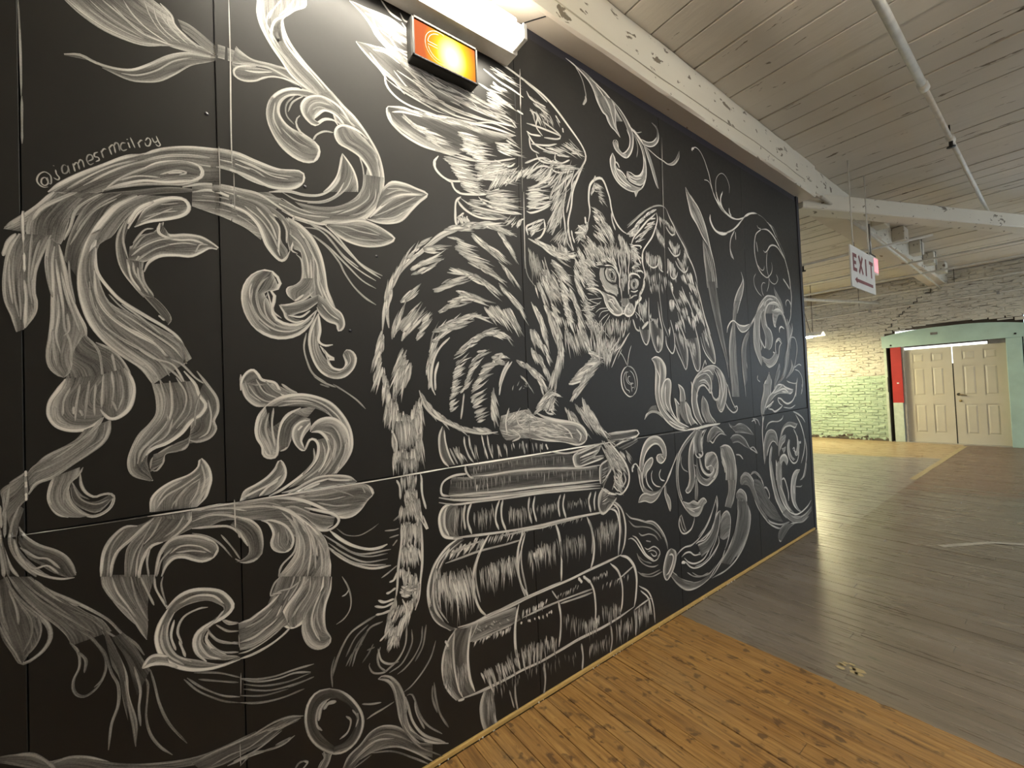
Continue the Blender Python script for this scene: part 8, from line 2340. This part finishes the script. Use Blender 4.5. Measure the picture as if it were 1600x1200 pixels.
# ------------------------------------------------------------------ hanging EXIT sign, red exit light, shop light
def letters(bm_, x, strokes):
    for (y0, z0, y1, z1, w) in strokes:
        d_ = Vector((y1-y0, z1-z0)); n_ = Vector((-d_.y, d_.x)).normalized()*w/2
        q = [bm_.verts.new((x, p[0], p[1])) for p in (Vector((y0, z0))+n_, Vector((y1, z1))+n_, Vector((y1, z1))-n_, Vector((y0, z0))-n_)]
        bm_.faces.new(q)
ex = tag(empty('exit_sign', (0.35, 5.6, 2.85)), 'flat white hanging sign with dark red EXIT lettering and an arrow pointing left', 'sign')
EY0, EY1, EZ0, EZ1 = 5.16, 6.00, 2.41, 2.83
k_(box('sign_board', (0.340, 0.352, EY0, EY1, EZ0, EZ1), plain('white_sign_board', (0.62, 0.62, 0.60), 0.5, var=0.03), None, 0.001), ex)
M_EX = plain('dark_red_lettering', (0.16, 0.022, 0.025), 0.5)
H0, H1 = 2.575, 2.755; w = 0.042; X_ = 0.3535
def glyph(x, strokes):
    g_ = bmesh.new()
    for i, q in enumerate(strokes): letters(g_, x+i*0.00005, [q])
    bmesh.ops.recalc_face_normals(g_, faces=list(g_.faces)); k_(obj('letter', g_, M_EX), ex)
yE, wE = 5.22, 0.13
glyph(X_, [(yE+w/2, H0, yE+w/2, H1, w), (yE, H1-0.018, yE+wE, H1-0.018, 0.038), (yE, (H0+H1)/2, yE+wE*0.82, (H0+H1)/2, 0.036), (yE, H0+0.018, yE+wE, H0+0.018, 0.038)])
yX = 5.42; glyph(X_, [(yX, H0, yX+0.13, H1, w), (yX, H1, yX+0.13, H0, w)])
yI = 5.665; glyph(X_, [(yI, H0, yI, H1, w)])
yT = 5.86; glyph(X_, [(yT, H0, yT, H1, w), (yT-0.075, H1-0.016, yT+0.075, H1-0.018, 0.038)])
bm = bmesh.new(); letters(bm, X_, [(5.33, 2.490, 5.90, 2.490, 0.034)])
bm.faces.new([bm.verts.new((X_, a, b)) for a, b in ((5.26, 2.490), (5.34, 2.525), (5.34, 2.455))]); bmesh.ops.recalc_face_normals(bm, faces=list(bm.faces)); k_(obj('arrow', bm, M_EX), ex)
for y_ in (5.28, 5.83): k_(tube('hanging_rod', (0.346, y_, 2.80), (0.346, y_, CEIL), 0.006, M_PIPE, n=8), ex)
k_(box('strip_lamp', (0.30, 0.34, 5.50, 5.70, 2.80, 2.83), M_WHITE), ex)
M_REDL = emit('lit_red_exit_panel', (1.0, 0.08, 0.13), 1.0)
re_ = tag(empty('lit_exit_sign', (0.2, 6.8, 3.0)), 'small glowing red exit light half hidden behind the white EXIT sign', 'sign')
RX, RY = 0.17, 6.62
k_(box('sign_case', (RX-0.04, RX+0.02, RY, RY+0.34, 2.80, 3.02), M_WHITE, None, 0.004), re_)
k_(box('lit_panel', (RX+0.0201, RX+0.024, RY+0.02, RY+0.32, 2.825, 2.995), M_REDL), re_)
k_(box('sign_bracket', (RX-0.03, RX+0.01, RY+0.02, RY+0.30, 3.02, 3.05), M_DARKMETAL), re_)
k_(tube('conduit', (RX-0.01, RY+0.17, 3.05), (RX-0.01, RY+0.17, 3.44), 0.010, M_STEEL), re_)
M_SHOP = emit('lit_shop_tube', (1.0, 0.90, 0.52), SHOP_TUBE)
so = tag(empty('shop_light', (-1.8, 11.35, 2.6)), 'bright hanging shop light with white metal hood just past the mural wall end', 'lamp')
sx0, sx1, sy, szz = -3.05, -1.72, 11.35, 2.55
bm = bmesh.new()
prof = [(sy-0.16, szz-0.035), (sy-0.055, szz+0.055), (sy+0.055, szz+0.055), (sy+0.16, szz-0.035), (sy+0.155, szz-0.035), (sy+0.052, szz+0.050), (sy-0.052, szz+0.050), (sy-0.155, szz-0.035)]
A = [bm.verts.new((sx0, *p)) for p in prof]; B = [bm.verts.new((sx1, *p)) for p in prof]
for i in range(8): bm.faces.new((A[i], B[i], B[(i+1) % 8], A[(i+1) % 8]))
bm.faces.new(A); bm.faces.new(B[::-1]); bmesh.ops.recalc_face_normals(bm, faces=list(bm.faces)); k_(obj('hood', bm, M_WHITE), so)
for dy in (-0.05, 0.05): k_(tube('fluorescent_tube', (sx0+0.02, sy+dy, szz-0.018), (sx1-0.24, sy+dy, szz-0.026), 0.034, M_SHOP, n=12), so)
for x in (sx0+0.2, sx1-0.2): k_(tube('chain', (x, sy, szz+0.05), (x, sy, CEIL), 0.006, M_DARKMETAL, n=6), so)
k_(tube('power_cord', (sx1-0.25, sy, szz+0.06), (sx1-0.42, sy+0.05, 3.40), 0.006, M_DARKMETAL, n=6), so)
# unseen ceiling fluorescents added to light the mural, ceiling and floor
M_BARL = emit('lit_unseen_fluorescent', (1.0, 0.955, 0.86), BAR)
for i, (x, y_, lab) in enumerate(((2.1, 2.3, 'unseen ceiling fluorescent added to light the middle of the mural'), (4.6, 1.0, 'unseen added ceiling fluorescent nearest the camera on the right side'), (4.6, 7.0, 'unseen added ceiling fluorescent on the right side far down the room'), (-3.6, 8.0, 'unseen added ceiling fluorescent behind the mural wall'))):
    f = tag(empty('unseen_ceiling_fluorescent', (x, y_, 3.5)), lab, 'lamp', 'unseen added ceiling fluorescents')
    k_(box('housing', (x-0.035, x+0.035, y_-0.62, y_+0.62, 3.44, 3.52), M_WHITE, None, 0.005), f)
    for q in (-1, 1): k_(tube('fluorescent_tube', (x+q*0.075, y_-0.60, 3.45), (x+q*0.075, y_+0.60, 3.45), 0.030, M_BARL, n=12), f)  # tubes of the unseen added fluorescents
    for q in (-0.61, 0.60): k_(box('lamp_holder', (x-0.11, x+0.11, y_+q, y_+q+0.012, 3.42, 3.49), M_WHITE), f)
    for q in (-0.5, 0.5): k_(tube('chain', (x, y_+q, 3.52), (x, y_+q, CEIL), 0.004, M_DARKMETAL, n=6), f)  # chains of the unseen added fluorescents
# taped line and paint scraps on the floor
M_TAPE = plain('yellowed_floor_tape', (0.42, 0.33, 0.17), 0.5)
def tape(x0, y0, x1, y1, w, lab, mat=M_TAPE):
    a, b = Vector((x0, y0)), Vector((x1, y1)); n_ = (b-a).normalized(); n_ = Vector((-n_.y, n_.x))*w/2
    bm_ = bmesh.new(); A = [bm_.verts.new((*p, 0.0018)) for p in (a+n_, b+n_, b-n_, a-n_)]; bm_.faces.new(A)
    r_ = bmesh.ops.extrude_face_region(bm_, geom=list(bm_.faces)); 
    for v in [g for g in r_['geom'] if isinstance(g, bmesh.types.BMVert)]: v.co.z += 0.0008
    bmesh.ops.recalc_face_normals(bm_, faces=list(bm_.faces)); return tag(obj('floor_tape', bm_, mat), lab, 'tape')
tape(0.17, 8.2, 0.23, 12.6, 0.07, 'long strip of yellowed tape on the far grey floor running toward the double door')
tape(0.86, 5.12, 1.12, 5.53, 0.05, 'short strip of pale tape angled across the grey floor at the right, near half', plain('pale_floor_tape', (0.40, 0.37, 0.31), 0.5))
tape(1.12, 5.53, 1.75, 5.95, 0.05, 'second short strip of pale tape continuing the first toward the right edge', bpy.data.materials['pale_floor_tape'])
rr = random.Random(4); bm = bmesh.new()
for _ in range(9):
    x, y = 0.80+rr.uniform(0, 0.10), 2.60+rr.uniform(0, 0.09); a = rr.uniform(0.008, 0.022)
    q = [bm.verts.new((x+a*math.cos(t+rr.uniform(-.3, .3))*1.6, y+a*math.sin(t), 0.0016)) for t in [k*math.pi/3 for k in range(6)]]
    bm.faces.new(q)
bmesh.ops.recalc_face_normals(bm, faces=list(bm.faces)); tag(obj('tape_scrap', bm, M_TAPE), 'torn yellow scrap of tape on the grey floor near the bare orange boards', 'tape')
